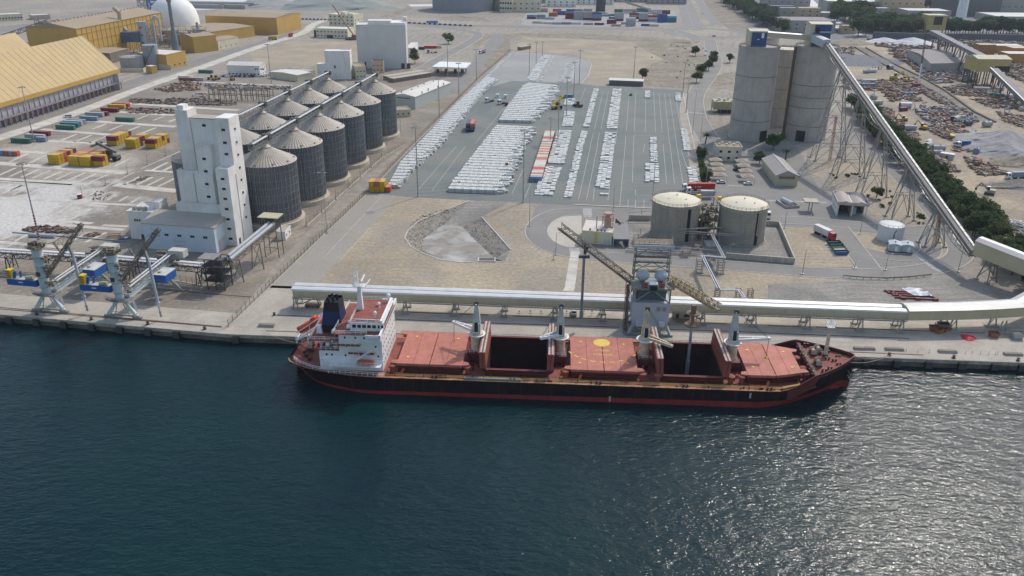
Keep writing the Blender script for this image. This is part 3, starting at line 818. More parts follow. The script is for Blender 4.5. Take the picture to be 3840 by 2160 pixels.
# hatches
CT=4.45
for hi,(x0,x1,wa,wf)in enumerate(HATCH):
 hp=bpy.data.objects.new('hatch',None);COL.objects.link(hp);hp.parent=ship
 opened=hi in(1,3)
 cm=MB()
 quad=[(x0,-wa),(x1,-wf),(x1,wf),(x0,wa)]
 for(ax,ay),(bx,by)in zip(quad,quad[1:]+quad[:1]):
  d=Vector((bx-ax,by-ay,0)).normalized();n=Vector((d.y,-d.x,0))
  a,b=Vector((ax,ay,0)),Vector((bx,by,0))
  cm.prism([a,b,b+n*0.3,a+n*0.3],2.3,CT)
  L=(b-a).length;k=int(L/1.5)
  for i in range(1,k):
   p=a+d*(L*i/k)+n*0.45
   cm.bar(p+Vector((0,0,2.3)),p+Vector((0,0,CT-.15)),0.12,0.35)
  cm.bar(a+n*0.5+Vector((0,0,CT-.12)),b+n*0.5+Vector((0,0,CT-.12)),0.75,0.14)
  cm.bar(a+n*0.85+Vector((0,0,3.6)),b+n*0.85+Vector((0,0,3.6)),0.5,0.1)
 cm.build('coaming',m_coam,hp)
 pz=CT+0.05
 if not opened:
  n=4
  for i in range(n):
   t0,t1=i/n,(i+1)/n
   a,b=x0-0.5+(x1-x0+1.0)*t0,x0-0.5+(x1-x0+1.0)*t1
   wa_,wb_=wa+(wf-wa)*t0+0.55,wa+(wf-wa)*t1+0.55
   if hi==4:
    wa_=interp([(37.5,9.6),(46,9.4),(53.2,7.0)],a)+.2;wb_=interp([(37.5,9.6),(46,9.4),(53.2,7.0)],b)+.2
   g=0.04 if i!=2 else 0.12
   g2=0.04 if i!=1 else 0.12
   cv=MB().prism([(a+g,-wa_),(b-g2,-wb_),(b-g2,wb_),(a+g,wa_)],pz,pz+0.75)
   cv.build('cover_panel',m_cover,hp)
  lug=MB()
  for sx,xx in((-1,x0-0.5),(1,x1+0.5)):
   for s in(-1,1):
    w_=(wa if sx<0 else wf)-0.2
    lug.prism([(xx+sx*0.02,s*(w_+0.6)),(xx+sx*0.02,s*(w_-1.6)),(xx+sx*1.5,s*(w_-1.2)),(xx+sx*1.9,s*(w_+0.2))],pz+.3,pz+0.7)
  lug.build('hinge_arm',m_cover,hp)
  vt=MB()
  for vx,vy in((0.15,0.72),(0.12,-0.7),(0.86,0.66),(0.88,-0.62)):
   vt.cyl((x0+(x1-x0)*vx,vy*9.0*(1 if hi<4 else 0.8),pz+.7),(x0+(x1-x0)*vx,vy*9.0*(1 if hi<4 else 0.8),pz+0.85),0.42,n=12)
  vt.build('vent_cap',m_ygold,hp)
  if hi==2:
   mk=MB();zz=pz+0.765
   cx,cy=(x0+x1)/2,6.6
   mk.face([(cx+2.45*math.cos(t*math.pi/16),cy+2.45*math.sin(t*math.pi/16),zz)for t in range(32)])
   for k in range(9):
    t0,t1=R(207+k*14.3),R(207+k*14.3+8.6)
    r=11.0;cc=(cx,5.3)
    for u in range(3):
     q0,q1=t0+(t1-t0)*u/3,t0+(t1-t0)*(u+1)/3
     mk.face([(cc[0]+(r-.2)*math.cos(q0),cc[1]+(r-.2)*math.sin(q0)*.97,zz),(cc[0]+(r+.2)*math.cos(q0),cc[1]+(r+.2)*math.sin(q0)*.97,zz),(cc[0]+(r+.2)*math.cos(q1),cc[1]+(r+.2)*math.sin(q1)*.97,zz),(cc[0]+(r-.2)*math.cos(q1),cc[1]+(r-.2)*math.sin(q1)*.97,zz)])
   mk.build('winch_marking',m_ygold,hp)
   letters('WINCH',(cx+2.6,-0.4,zz),(-1,0,0),(0,-1,0),0.9).build('lettering',m_ygold,hp)
   letters('ONLY',(cx+2.2,2.2,zz),(-1,0,0),(0,-1,0),0.95).build('lettering',m_ygold,hp)
 else:
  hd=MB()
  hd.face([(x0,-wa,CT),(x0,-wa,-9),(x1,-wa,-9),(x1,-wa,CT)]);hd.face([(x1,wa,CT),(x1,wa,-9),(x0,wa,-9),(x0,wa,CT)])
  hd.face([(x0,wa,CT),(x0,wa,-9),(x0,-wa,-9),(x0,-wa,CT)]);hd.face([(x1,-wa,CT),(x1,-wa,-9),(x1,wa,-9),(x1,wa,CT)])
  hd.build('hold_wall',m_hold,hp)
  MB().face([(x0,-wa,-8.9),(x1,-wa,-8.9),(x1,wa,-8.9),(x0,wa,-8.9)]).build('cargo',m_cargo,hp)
  for sx,xx in((-1,x0+0.1),(1,x1-0.1)):
   for q,off in enumerate((0.0,0.95)):
    a=xx+sx*off;lean=sx*0.35
    pl=MB().add([(a,-10.0,CT),(a+sx*.8,-10.0,CT),(a+sx*.8,10.0,CT),(a,10.0,CT),(a+lean,-10,CT+5.0),(a+lean+sx*.8,-10,CT+5.0),(a+lean+sx*.8,10,CT+5.0),(a+lean,10,CT+5.0)],
[(3,2,1,0),(4,5,6,7),(0,1,5,4),(1,2,6,5),(2,3,7,6),(3,0,4,7)])
    pl.build('folded_cover_panel',m_pack,hp)
   sl_=MB().box(xx+sx*.2+sx*.35-.25,xx+sx*.2+sx*.35+.25,-9.8,9.8,CT+5.0,CT+5.12);sl_.box(xx+sx*1.5-.25,xx+sx*1.5+.25,-9.8,9.8,CT+5.0,CT+5.14)
   sl_.build('seal_edge',M('pale rubber seal',(0.42,0.40,0.35),0.8,var=0.4,scale=1.2),hp)
   # deck cranes
def deck_crane(x,az,jl,mat,tilt,hook=0.0,y=0.3):
 c=bpy.data.objects.new('deck_crane',None);COL.objects.link(c);c.parent=ship;c.location=(x,y,0)
 MB().box(-2.0,2.0,-3.2,2.6,2.9,5.2).build('crane_house',m_coam,c)
 smooth_by_angle(MB().lathe([(1.55,5.2),(1.45,9.6),(2.0,10.1),(2.0,10.6),(1.7,10.7)],20).build('pedestal',m_cream,c))
 w=MB()
 def ringpts(z,hx,hy,cy):return[(-hx,cy-hy,z),(hx,cy-hy,z),(hx,cy+hy,z),(-hx,cy+hy,z)]
 r0,r1,r2=ringpts(10.7,1.25,1.3,0),ringpts(15.5,.95,.95,.3),ringpts(19.2,0.5,0.55,.6)
 vs=r0+r1+r2
 fs=[(3,2,1,0),(8,9,10,11)]+[(i,(i+1)%4,(i+1)%4+4,i+4)for i in range(4)]+[(4+i,4+(i+1)%4,8+(i+1)%4,8+i)for i in range(4)]
 w.add(vs,fs);w.build('tower',mat,c)
 MB().add([(-0.55,-1.38,11.3),(0.55,-1.38,11.3),(0.45,-1.0,14.2),(-0.45,-1.0,14.2)],[(0,1,2,3)]).build('cab_window',m_glass,c)
 MB().box(-0.75,0.75,-1.42,-1.0,11.0,11.3).box(-.75,-.6,-1.6,-1.1,11.3,14.1).box(.6,.75,-1.6,-1.1,11.3,14.1).build('cab_frame',m_white,c)
 hd=MB()
 for s in(-.45,.45):hd.prism([(s-.12,-0.2),(s+.12,-.2),(s+.12,1.0),(s-.12,1.0)],19.2,20.4)
 hd.cyl((-.35,.2,20),(.35,.2,20),.45,n=12);hd.build('sheave_head',m_dark,c)
 ca,sa=math.cos(az),math.sin(az)
 a=Vector((ca*1.0,sa*1.0,11.2));b=Vector((ca*(1.2+jl),sa*(1.2+jl),11.2+jl*tilt))
 nn=Vector((-sa,ca,0))
 j=MB();j.bar(a+nn*0.95,b+nn*.3,0.35,0.8).bar(a-nn*.95,b-nn*.3,.35,.8).bar(a+(b-a)*.5+nn*.7,a+(b-a)*.5-nn*.7,.3,.5).bar(b+nn*.5,b-nn*.5,.7,.7)
 j.build('jib',mat if mat is m_cream else m_white,c)
 wr=MB()
 for s in(-.25,.25):wr.bar(b+nn*s,Vector((s,.2,20.1)),0.07)
 if hook:
  wr.bar(b+nn*.2-Vector((0,0,.3)),b+nn*.2-Vector((0,0,hook)),.06).bar(b-nn*.2-Vector((0,0,.3)),b-nn*.2-Vector((0,0,hook)),.06)
  MB().lathe([(.1,-.9),(.5,-.6),(.5,.3),(.2,.6)],10,b-Vector((0,0,hook+.4))).build('hook_block',m_ygold,c)
 wr.build('wire',m_dark,c)
 MB().rail([(-1.9,-2.9,5.2),(1.9,-2.9,5.2)],1.1,1.2,.07).build('railing',m_white,c)
 pf=MB().lathe([(2.6,10.15),(2.6,10.25)],16);pf.build('ring_platform',m_white,c)
m_cwhite=M('weathered crane white',(.52,.54,.50),.6,var=.1,scale=.6,stain=(.42,.34,.22),stain_amt=.7,stain_scale=.5,streak=.35)
deck_crane(-39.2,R(150),7.0,m_cwhite,0.05,6.5)
deck_crane(-14.9,R(208),5.0,m_cwhite,-0.06)
deck_crane(9.6,R(-32),7.0,m_cream,-0.1)
deck_crane(34.6,R(3),9.0,m_cwhite,0.03,6.0)
# accommodation block
acc=bpy.data.objects.new('accommodation',None);COL.objects.link(acc);acc.parent=ship
b_=MB()
b_.prism([(-65,-10.0),(-65,10.0),(-83,10.0),(-84.3,6),(-84.3,-6),(-83,-10.0)],2.3,5.8)
b_.prism([(-65.003,-9.6),(-65.003,9.6),(-82.8,9.6),(-84,5.6),(-84,-5.6),(-82.8,-9.6)],5.8,8.2)
b_.box(-77.2,-65.006,-9.7,9.7,8.2,13.7)
b_.box(-84.5,-77.2,-4.6,4.6,8.2,10.6)
b_.build('deckhouse',m_white,acc)
b_=MB();b_.box(-74.2,-64.7,-7.8,7.8,13.9,16.5);b_.box(-65.2,-64.7,-12.5,12.5,12.9,15.0);b_.box(-69,-64.7,-12.5,-12.3,13.9,14.9);b_.box(-69,-64.7,12.3,12.5,13.9,14.9)
b_.box(-69,-65.3,-12.3,-9.7,12.6,13.7).box(-69,-65.3,9.7,12.3,12.6,13.7)
b_.build('wheelhouse',m_white,acc)
d_=MB();d_.box(-78.6,-65.21,-10.2,10.2,13.7,13.88);d_.box(-74.0,-65.0,-7.6,7.6,16.5,16.56);d_.box(-86.2,-77.3,-8.5,8.5,10.6,10.75);d_.box(-83,-77.3,-9.5,9.5,8.2,8.28)
d_.build('deck_surface',m_deck,acc)
MB().box(-69,-65.3,-12.29,-10.21,13.72,13.9).build('wing_deck',m_green,acc)
MB().box(-65.6,-64.9,-7.9,7.9,16.5,17.3).build('front_bulwark',m_white,acc)
br=MB().box(-64.69,-64.62,-9.5,9.5,14.0,14.35);br.build('red_band',m_boot,acc)
def window(p,ax,w,h,n,parent=acc,nm='window'):
 """pane with a frame; p centre, ax direction along the wall, n outward normal"""
 p,ax,n=Vector(p),Vector(ax),Vector(n)
 up=Vector((0,0,1))
 q=p+n*0.05
 MB().face([q-ax*w/2-up*h/2,q+ax*w/2-up*h/2,q+ax*w/2+up*h/2,q-ax*w/2+up*h/2]).build(nm,m_glass,parent)
for k in range(7):
 wd=1.05 if k<5 else(0.55 if k==5 else 0.7)
 window((-73.0+k*1.42 if k<5 else-73.0+4*1.42+(1.3 if k==5 else 2.3),-7.8,15.35),(1,0,0),wd,0.95,(0,-1,0))
for x,z in((-75.4,12.6),(-72.4,12.6),(-69.9,12.6),(-68.2,12.6),(-75.2,10.0),(-71.2,7.3),(-75.6,6.9),(-66.2,6.9),(-81.0,7.0),(-66.8,10.0),(-79.5,7.0)):
 window((x,-9.7 if x>-77 and z>8.2 else-9.6,z),(1,0,0),0.5,0.6,(0,-1,0))
for lv in(4.4,7.0,9.6,12.2):
 for k in range(8):window((-65.0 if lv<13 else-64.7,-8.2+k*2.34,lv),(0,1,0),0.5,0.6,(1,0,0))
for k in range(9):window((-64.7,-6.6+k*1.65,15.6),(0,1,0),1.2,0.9,(1,0,0))
# balconies and rails of the house
bal=MB();bal.box(-79.0,-71.0,-11.0,-9.72,10.55,10.7).box(-72.2,-68.0,-10.7,-9.72,8.15,8.3).box(-74.5,-67.0,-10.9,-9.72,8.0,8.12)
bal.build('balcony',m_deck,acc)
rl_=MB();rl_.rail([(-79,-9.8,10.7),(-79,-10.95,10.7),(-71,-10.95,10.7),(-71,-9.8,10.7)],1.1,1.3,.09).rail([(-74.5,-10.85,8.1),(-67,-10.85,8.1)],1.1,1.3,.09)
rl_.rail([(-78.5,-10.1,13.9),(-69,-10.1,13.9)],1.1,1.4,.09).rail([(-78.5,-10.1,13.9),(-78.5,10.1,13.9)],1.1,1.4,.09).rail([(-82.5,-9.4,8.25),(-77.3,-9.4,8.25)],1.1,1.2,.08)
rl_.rail([(-86,-8.3,10.75),(-77.4,-8.3,10.75)],1.1,1.3,.08).rail([(-86,-8.3,10.75),(-86,8.3,10.75),(-78.5,8.3,10.75)],1.1,1.3,.08)
rl_.rail([(-74,-7.6,16.5),(-65.7,-7.6,16.5)],1.0,1.3,.08).rail([(-74,7.6,16.5),(-65.7,7.6,16.5)],1.0,1.3,.08).rail([(-74,-7.6,16.5),(-74,7.6,16.5)],1.0,1.3,.08)
rl_.build('railing',m_white,acc)
letters('ORIENT PACE',(-72.4,-7.86,17.0),(1,0,0),(0,0,1),0.42).build('name_lettering',m_black,acc)
MB().box(-72.6,-66.9,-7.85,-7.78,16.9,17.55).build('name_board',m_white,acc)
# signal mast and domes
ms_=bpy.data.objects.new('signal_mast',None);COL.objects.link(ms_);ms_.parent=ship;ms_.location=(-73.0,1.0,16.5)
MB().add([(-.8,-.8,0),(.8,-.8,0),(.8,.8,0),(-.8,.8,0),(-.45,-.45,7.5),(.45,-.45,7.5),(.45,.45,7.5),(-.45,.45,7.5)],[(4,5,6,7),(0,1,5,4),(1,2,6,5),(2,3,7,6),(3,0,4,7)]).build('mast_column',m_white,ms_)
a=MB().box(-1.6,2.2,-1.2,1.2,7.5,7.65);a.bar((1.2,-2.2,9.6),(1.2,2.4,9.8),.3,.35).bar((2.6,-1.4,8.6),(2.9,1.6,8.8),.2,.25).bar((1.2,0,7.6),(1.2,0,9.6),.2).bar((2.6,0,7.6),(2.7,0,8.6),.16).rail([(-1.6,-1.2,7.65),(2.2,-1.2,7.65)],1.0,1.2,.08)
a.build('radar_platform',m_white,ms_)
a=MB().lattice((-.8,0,7.6),(-.8,0,12.0),1.0,1.0,5,.12,Vector((0,1,0)));a.bar((-.8,-1.2,10.6),(-.8,1.2,10.6),.12).bar((-.8,0,12),(-.8,0,12.8),.2);a.build('mast_lattice',m_white,ms_)
def dome(c,r,h,parent=acc):
 mb=MB().lathe([(.25,0),(.12,h*.6),(r,h),(r*1.05,h+r*.5),(r*.8,h+r*1.3),(0.01,h+r*1.7)],14,c);o=mb.build('satellite_dome',m_white,parent,True);return o
for c,r,h in(((-67.4,-5.6,16.56),.5,1.8),((-68.2,3.4,16.56),.5,.4),((-65.9,6.5,16.56),.65,1.6),((-67.5,1.0,16.56),.2,.8),((-79.5,-5.5,10.75),.8,1.0),((-74.8,-6.8,13.9),.7,.3),((-75.1,-4.5,13.9),.55,.8),((-81.0,-7.4,8.3),.75,.5),((-78.6,-8.0,8.3),.7,.3)):dome(c,r,h)
# funnel
fn=bpy.data.objects.new('funnel',None);COL.objects.link(fn);fn.parent=ship
def frus(x0,x1,y0,z0,X0,X1,Y0,z1,top=True):
 return MB().add([(x0,-y0,z0),(x1,-y0,z0),(x1,y0,z0),(x0,y0,z0),(X0,-Y0,z1),(X1,-Y0,z1),(X1,Y0,z1),(X0,Y0,z1)],[(0,1,5,4),(1,2,6,5),(2,3,7,6),(3,0,4,7)]+([(4,5,6,7)]if top else[]))
frus(-83.9,-77.7,3.3,10.6,-83.6,-77.9,3.2,13.0,False).build('funnel_base',m_black,fn)
frus(-83.6,-77.9,3.2,13.0,-83.0,-78.3,2.9,17.2,False).build('funnel_band',m_navy,fn)
f_=frus(-83.0,-78.3,2.9,17.2,-82.6,-78.5,2.6,20.0,False);f_.add([(-82.6,-2.6,19.3),(-78.5,-2.6,19.3),(-78.5,2.6,19.3),(-82.6,2.6,19.3)],[(0,1,2,3)]);f_.build('funnel_top',m_black,fn)
e_=MB()
for x,y in((-81.6,-1.2),(-80.4,-.5),(-79.6,1.0),(-81,1.3)):e_.cyl((x,y,19.2),(x-.2,y,21.0),.35,n=10)
e_.build('exhaust_pipe',m_black,fn)
MB().add([(-85.2,-4.2,10.75),(-83.4,-4.2,10.75),(-83.4,-2.2,10.75),(-85.2,-2.2,10.75),(-84.8,-3.8,13.0),(-83.8,-3.8,13.0),(-83.8,-2.6,13.0),(-84.8,-2.6,13.0)],[(4,5,6,7),(0,1,5,4),(1,2,6,5),(2,3,7,6),(3,0,4,7)]).build('ventilator',m_white,acc)
MB().add([(-78.4,-4.6,10.75),(-76.4,-4.6,10.75),(-76.4,-2.6,10.75),(-78.4,-2.6,10.75),(-77.9,-4.2,13.2),(-76.9,-4.2,13.2),(-76.9,-3,13.2),(-77.9,-3,13.2)],[(4,5,6,7),(0,1,5,4),(1,2,6,5),(2,3,7,6),(3,0,4,7)]).build('ventilator',m_white,acc)
# boat deck on the near side with davit
MB().box(-80,-65.2,-12.4,-10.02,4.7,4.85).build('boat_deck',m_white,ship)
MB().rail([(-80,-12.3,4.85),(-65.3,-12.3,4.85)],1.2,1.3,.1).build('boat_deck_railing',m_white,ship)
dv=MB();dv.bar((-72.5,-11.3,5.2),(-72.0,-11.0,6.6),.5,.5).bar((-72.0,-11.0,6.6),(-67.6,-11.0,9.6),.4,.4);dv.build('boat_davit',m_white,ship)
def boat_mesh(L,W,H,n=10):
 mb=MB();rows=[]
 for i in range(n+1):
  t=i/n;w=W/2*(math.sin(math.pi*(0.08+0.84*t))**0.5)
  x=-L/2+L*t
  rows.append([(x,-w*.35,0.12*H),(x,-w*.9,.35*H),(x,-w,.6*H),(x,-w*.75,.9*H),(x,0,H),(x,w*.75,.9*H),(x,w,.6*H),(x,w*.9,.35*H),(x,w*.35,.12*H)])
 k=9
 vs=[p for r in rows for p in r]
 fs=[(i*k+j,(i+1)*k+j,(i+1)*k+(j+1)%k,i*k+(j+1)%k)for i in range(n)for j in range(k)]
 fs+=[tuple(range(k)),tuple(range(n*k+k-1,n*k-1,-1))]
 return mb.add(vs,fs)
def ship_pt(x,y,z):
 ca,sa=math.cos(SA),math.sin(SA);return Vector((SHIP.x+x*ca-y*sa,SHIP.y+x*sa+y*ca,z))
rb=thing('rescue_boat','small orange open rescue boat on the boat deck beside the davit','boat',ship_pt(-69.6,-11.2,5.0),SA)
boat_mesh(4.6,1.9,1.3).build('boat_hull',m_orange,rb,True)
MB().box(-1.2,0.9,-.5,.5,1.15,1.32).build('cover',M('boat canvas',(0.55,0.16,0.05),.8),rb)
lb=thing('lifeboat','orange enclosed lifeboat on a slanted launching ramp at the stern','lifeboat',ship_pt(-89.1,5.2,7.6),SA)
lb.rotation_euler=(0,R(-32),SA+math.pi*0)
boat_mesh(8.2,3.0,2.6).build('boat_hull',m_orange,lb,True)
MB().box(1.4,3.0,-.9,.9,2.2,3.0).build('steering_cabin',m_orange,lb)
rp=bpy.data.objects.new('launch_ramp',None);COL.objects.link(rp);rp.parent=ship;rp.location.x=1.6
r_=MB()
for y in(3.6,6.8):
 r_.bar((-95.6,y,3.9),(-85.4,y,11.2),.35,.45);r_.bar((-95.4,y,3.2),(-95.6,y,5.0),.3).bar((-88.5,y,3.2),(-88.5,y,9.0),.3).bar((-92,y,3.2),(-92,y,6.6),.3)
 r_.bar((-95.2,y,6.6),(-86.0,y,13.2),.22,.3).bar((-91,y,7.0),(-91.2,y,9.6),.2).bar((-86.2,y,10.6),(-86.1,y,13.2),.22)
r_.bar((-86,3.6,13.2),(-86,6.8,13.2),.25).bar((-95.4,3.6,4.4),(-95.4,6.8,4.4),.3);r_.build('ramp_frame',m_white,rp)
# deck pipes, walkways, rails and fittings along the near side
pp=MB()
for y,z,r in((-12.3,2.65,.10),(-11.8,2.7,.09),(-11.4,2.65,.08)):pp.cyl((-64,y,z),(46,y,z),r,n=6)
pp.bar((46,-12.3,2.65),(52.5,-9.6,2.65),.28).bar((46,-11.8,2.7),(52,-9.4,2.7),.22).bar((52,-9.5,2.65),(52.2,-6.8,2.65),.26)
pp.build('deck_pipe',m_yellow,ship)
wk=MB().box(-41.5,-25.5,-13.1,-12.6,2.5,3.0);
for k in range(20):wk.box(-41.5+k*.8,-41.25+k*.8,-13.12,-12.55,3.0,3.12)
wk.build('gangway',M('grey aluminium',(0.25,0.25,0.24),.5,var=.2),ship)
MB().rail([(-80,-12.6,2.6),(-64,-13.3,2.45)],1.2,1.6,.11).rail([(-91.6,-6.6,3.3),(-89.3,-9,3.2),(-85,-11,2.9),(-80.5,-12.1,2.7)],1.1,1.6,.1).build('deck_railing',m_white,ship)
MB().rail([(-64,13.3,2.4),(46,13.3,2.4)],1.1,2.4,.07).build('deck_railing',m_coam,ship)
for x,dx in((-14,4.6),(38,4.6),(-63,3.5)):
 rd=MB()
 rd.bar((x,-10.9,2.5),(x+dx,-11.3,2.7),.9,.3).bar((x+dx,-11.3,2.7),(x+dx+.6,-10.6,3.9),.6,.4)
 rd.build('ladder_stand',M('orange red steel',(0.45,0.10,0.04),.7),ship)
for x,y in((-62.3,-10.2),(-40.8,-9.6),(-13.2,-9.8),(8.4,-9.9),(12.6,-10.3),(33,-9.6),(36,-9.3),(-37.6,9.5),(54.2,3.0),(54.6,-3.0),(54.4,-6.4)):
 MB().lathe([(.7,2.35),(.7,4.0),(1.05,4.1),(1.05,4.6),(.2,4.8)],12,(x,y,0)).build('deck_ventilator',m_deck,ship)
m_bitt=M('bitts paint',(0.09,0.03,0.025),.6,var=.3)
for x in(-88,-78,-50,-28,-4,20,43):
 for s in(-1,1):
  y=s*(half(x,9)-0.7)
  bt=MB().box(x-.85,x+.85,y-.3,y+.3,2.4,2.5)
  for dx in(-.5,.5):bt.cyl((x+dx,y,2.4),(x+dx,y,3.3),.28,n=8)
  bt.build('mooring_bitts',m_bitt,ship)
for x,y in((-89,-3),(-88,0),(-89.5,2.2),(-87.5,-5),(-90,-1),(-87,4)):
 MB().cyl((x,y-.6,2.9),(x,y+.6,2.9),.55,n=10).build('rope_drum',m_bitt,ship)
for x,y in((59,-7.0),(61,-5.6),(64.2,-3.1),(63,4.2),(60.5,6.6),(58,8.2),(65.4,1.6),(62,0.2),(63.6,-.9),(61.4,3.2)):
 bt=MB().box(x-.8,x+.8,y-.3,y+.3,5.5,5.6)
 for dx in(-.45,.45):bt.cyl((x+dx,y,5.5),(x+dx,y,6.5),.27,n=8);bt.cyl((x+dx,y,6.4),(x+dx,y,6.55),.38,n=8)
 bt.build('mooring_bitts',m_bitt,ship)
for x,y in((58.4,-3.0),(58.8,3.6),(60.6,5.0),(-89,1.5)):
 wn_=bpy.data.objects.new('mooring_winch',None);COL.objects.link(wn_);wn_.parent=ship;wn_.location=(x,y,5.55 if x>0 else 3.0)
 MB().box(-.9,.9,-1.2,1.2,0,.35).box(-.7,.7,1.25,1.8,0,1.5).build('winch_bed',m_coam,wn_)
 MB().cyl((0,-1.1,1.0),(0,1.1,1.0),.55,n=12).cyl((0,-1.2,1.0),(0,-1.05,1.0),.9,n=12).cyl((0,1.05,1.0),(0,1.2,1.0),.9,n=12).build('winch_drum',m_rope,wn_)
fm=bpy.data.objects.new('foremast',None);COL.objects.link(fm);fm.parent=ship;fm.location=(62.0,2.4,5.6)
MB().cyl((0,0,0),(0,0,9.5),.62,.42,n=14).build('mast_column',m_cream,fm)
MB().box(-1.0,1.0,-1.0,1.0,9.5,9.62).rail([(-1,-1,9.6),(1,-1,9.6),(1,1,9.6),(-1,1,9.6),(-1,-1,9.6)],1.1,1.0,.1).bar((0,0,9.6),(0,0,12.0),.2).build('lookout_platform',m_white,fm)
MB().lathe([(1.0,0),(.7,.7)],12).build('mast_foot',m_dark,fm)
# tangled mooring rope along the forecastle break, anchor, marks on the hull
tr=MB()
rng=random.Random(5)
for k in range(170):
 y=rng.uniform(-9.8,9.8);x=56.1+rng.uniform(-.35,.5);z=5.35+rng.uniform(0,.75)
 tr.cyl((x,y,z),(x+rng.uniform(-.6,.6),y+rng.uniform(-.9,.9),z+rng.uniform(-.35,.2)),.1,n=5)
o=tr.build('rope_heap',m_rope,ship);o['kind']='stuff'
an=MB().bar((67.4,-2.0,3.4),(68.2,-2.6,1.8),.5,.5).bar((67.2,-3.6,1.7),(69.0,-1.6,1.7),.6,.7).bar((67.1,-3.7,1.9),(67.0,-3.9,3.0),.3).bar((69.0,-1.5,1.9),(69.2,-1.4,3.0),.3)
an.build('anchor',m_black,ship)
fit=MB();rng=random.Random(17)
for k in range(150):
 x=rng.uniform(-64,47);s=rng.choice((-1,-1,1));y=s*rng.uniform(10.7,12.9)
 if k%3==0:fit.cyl((x,y,2.38),(x,y,2.38+rng.uniform(.4,1.1)),rng.uniform(.08,.22),n=6)
 elif k%3==1:fit.obox((x,y,2.38),rng.uniform(.3,1.4),rng.uniform(.2,.5),rng.uniform(.2,.7),0)
 else:fit.bar((x,y,2.55),(x+rng.uniform(1,5),y,2.55),.1)
for x0 in(-41.5,-17,7.5,32):
 for k in range(24):fit.obox((x0+rng.uniform(-1.5,4.2),rng.uniform(-8.5,8.5),2.38),rng.uniform(.2,1.2),rng.uniform(.2,1.2),rng.uniform(.3,1.6),rng.random())
fit.build('deck_fittings',m_coam,ship)['kind']='stuff'
# ship's name on the bow: follows the plating
nm=MB()
px=0.13
cx=0.0
for ch in 'ORIENT PACE':
 for r_i,ln_ in enumerate(FONT[ch].split()):
  for c_i in range(5):
   if ln_[c_i]=='1':
    xx=56.6+cx+c_i*px;zz=5.55-r_i*.17+(xx-56.6)*0.09
    pts=[(xx,zz),(xx+px,zz),(xx+px,zz+.17),(xx,zz+.17)]
    nm.face([(a,-half(a,b)-0.06,b)for a,b in pts])
 cx+=6*px
nm.build('bow_lettering',m_white,ship)
dm=MB()
for k,(x,z)in enumerate(((-0.9,-1.0),(37.6,1.7))):
 for j in range(5):dm.face([(x,-13.56,z-j*.35),(x+.5,-13.56,z-j*.35),(x+.5,-13.56,z-j*.35-.2),(x,-13.56,z-j*.35-.2)])
dm.build('draught_mark',m_white,ship)
# mooring lines from the bow to the quay
ml=MB()
for e in((12,1220,893),):
 b=T(*e,0.8);
 for(x,y,z)in((67.0,-2.6,6.6),(68.4,1.0,7.0)):
  a=ship_pt(x,y,z);P=[a+(b-a)*(k/8)-Vector((0,0,1.2*math.sin(math.pi*k/8)))for k in range(9)];ml.tube(P,.07,5)
ml.build('mooring_line',m_rope,None,label='pair of pale mooring lines from the ship bow to the quay bollard',cat='rope')
ml=MB();b=T(10,185,488,0.8);b=T(10,80,655,.5)
a=ship_pt(-91.2,2.5,3.6);P=[a+(b-a)*(k/8)-Vector((0,0,0.8*math.sin(math.pi*k/8)))for k in range(9)];ml.tube(P,.07,5)
ml.build('mooring_line',m_rope,None,label='single pale mooring line from the ship stern to the quay',cat='rope')
# ================================================================ QUAY EQUIPMENT
m_beige=M('beige cladding',(0.50,0.44,0.29),0.6,var=0.06,scale=0.2,streak=0.2,stain=(0.36,0.30,0.17),stain_amt=0.4,stain_scale=0.1)
m_sheet=M('bright roof sheet',(0.68,0.67,0.64),0.45,metal=0.1,var=0.06,scale=0.4,stain=(0.5,0.48,0.45),stain_amt=0.4,stain_scale=0.3)
m_groof=M('grey roof sheet',(0.40,0.40,0.40),0.5,metal=0.3,var=0.07,scale=0.3)
m_gal=M('galvanised steel',(0.34,0.34,0.33),0.5,metal=0.4,var=0.2,scale=0.8)
m_brown=M('rusted lattice steel',(0.20,0.165,0.125),0.75,var=0.3,scale=0.5)
m_lgrey=M('pale grey cladding',(0.44,0.47,0.50),0.6,var=0.05,scale=0.4,streak=0.1)
m_ggrey=M('green grey steel',(0.27,0.31,0.29),0.6,var=0.2,scale=0.6,stain=(0.25,0.18,0.09),stain_amt=0.6,stain_scale=0.4)
m_pblue=M('pale blue grey paint',(0.52,0.585,0.58),0.55,var=0.1,scale=0.5,streak=0.25)
m_blue=M('machine blue',(0.02,0.11,0.36),0.5,var=0.12)
m_yel=M('safety yellow',(0.70,0.46,0.02),0.6,var=0.1)
m_foot=M('footing concrete',(0.36,0.33,0.29),0.9,var=0.2)
V=Vector
Z=V((0,0,1))
# --- covered belt gallery along the berth
ga,gb=T(10,372,312,4.4),T(12,1395,540,4.4)
gal=thing('conveyor_gallery','long beige belt gallery with white double roof along the berth','conveyor',V((ga.x,ga.y,0)),ang(ga,gb))
GL=(gb-ga).length
rib=MB()
n_b=26
for k in range(n_b):
 a,b=GL*k/n_b,GL*(k+1)/n_b
 MB().box(a+.03,b-.03,0,5.6,4.4,7.0).build('wall_panel',m_beige,gal)
for y0,y1 in((-0.1,2.75),(2.95,5.8)):
 rf=MB()
 P=[(y0,7.0),(y0+.25,7.5),((y0+y1)/2,7.85),(y1-.25,7.5),(y1,7.0)]
 rf.add([(-.4,y,z)for y,z in P]+[(GL+.1,y,z)for y,z in P],[(i,i+5,i+6,i+1)for i in range(4)]+[(0,1,2,3,4),(9,8,7,6,5)])
 rf.build('roof_sheet',m_sheet,gal)
MB().box(-.2,GL,2.76,2.94,7.0,7.2).build('roof_gutter',m_dark,gal)
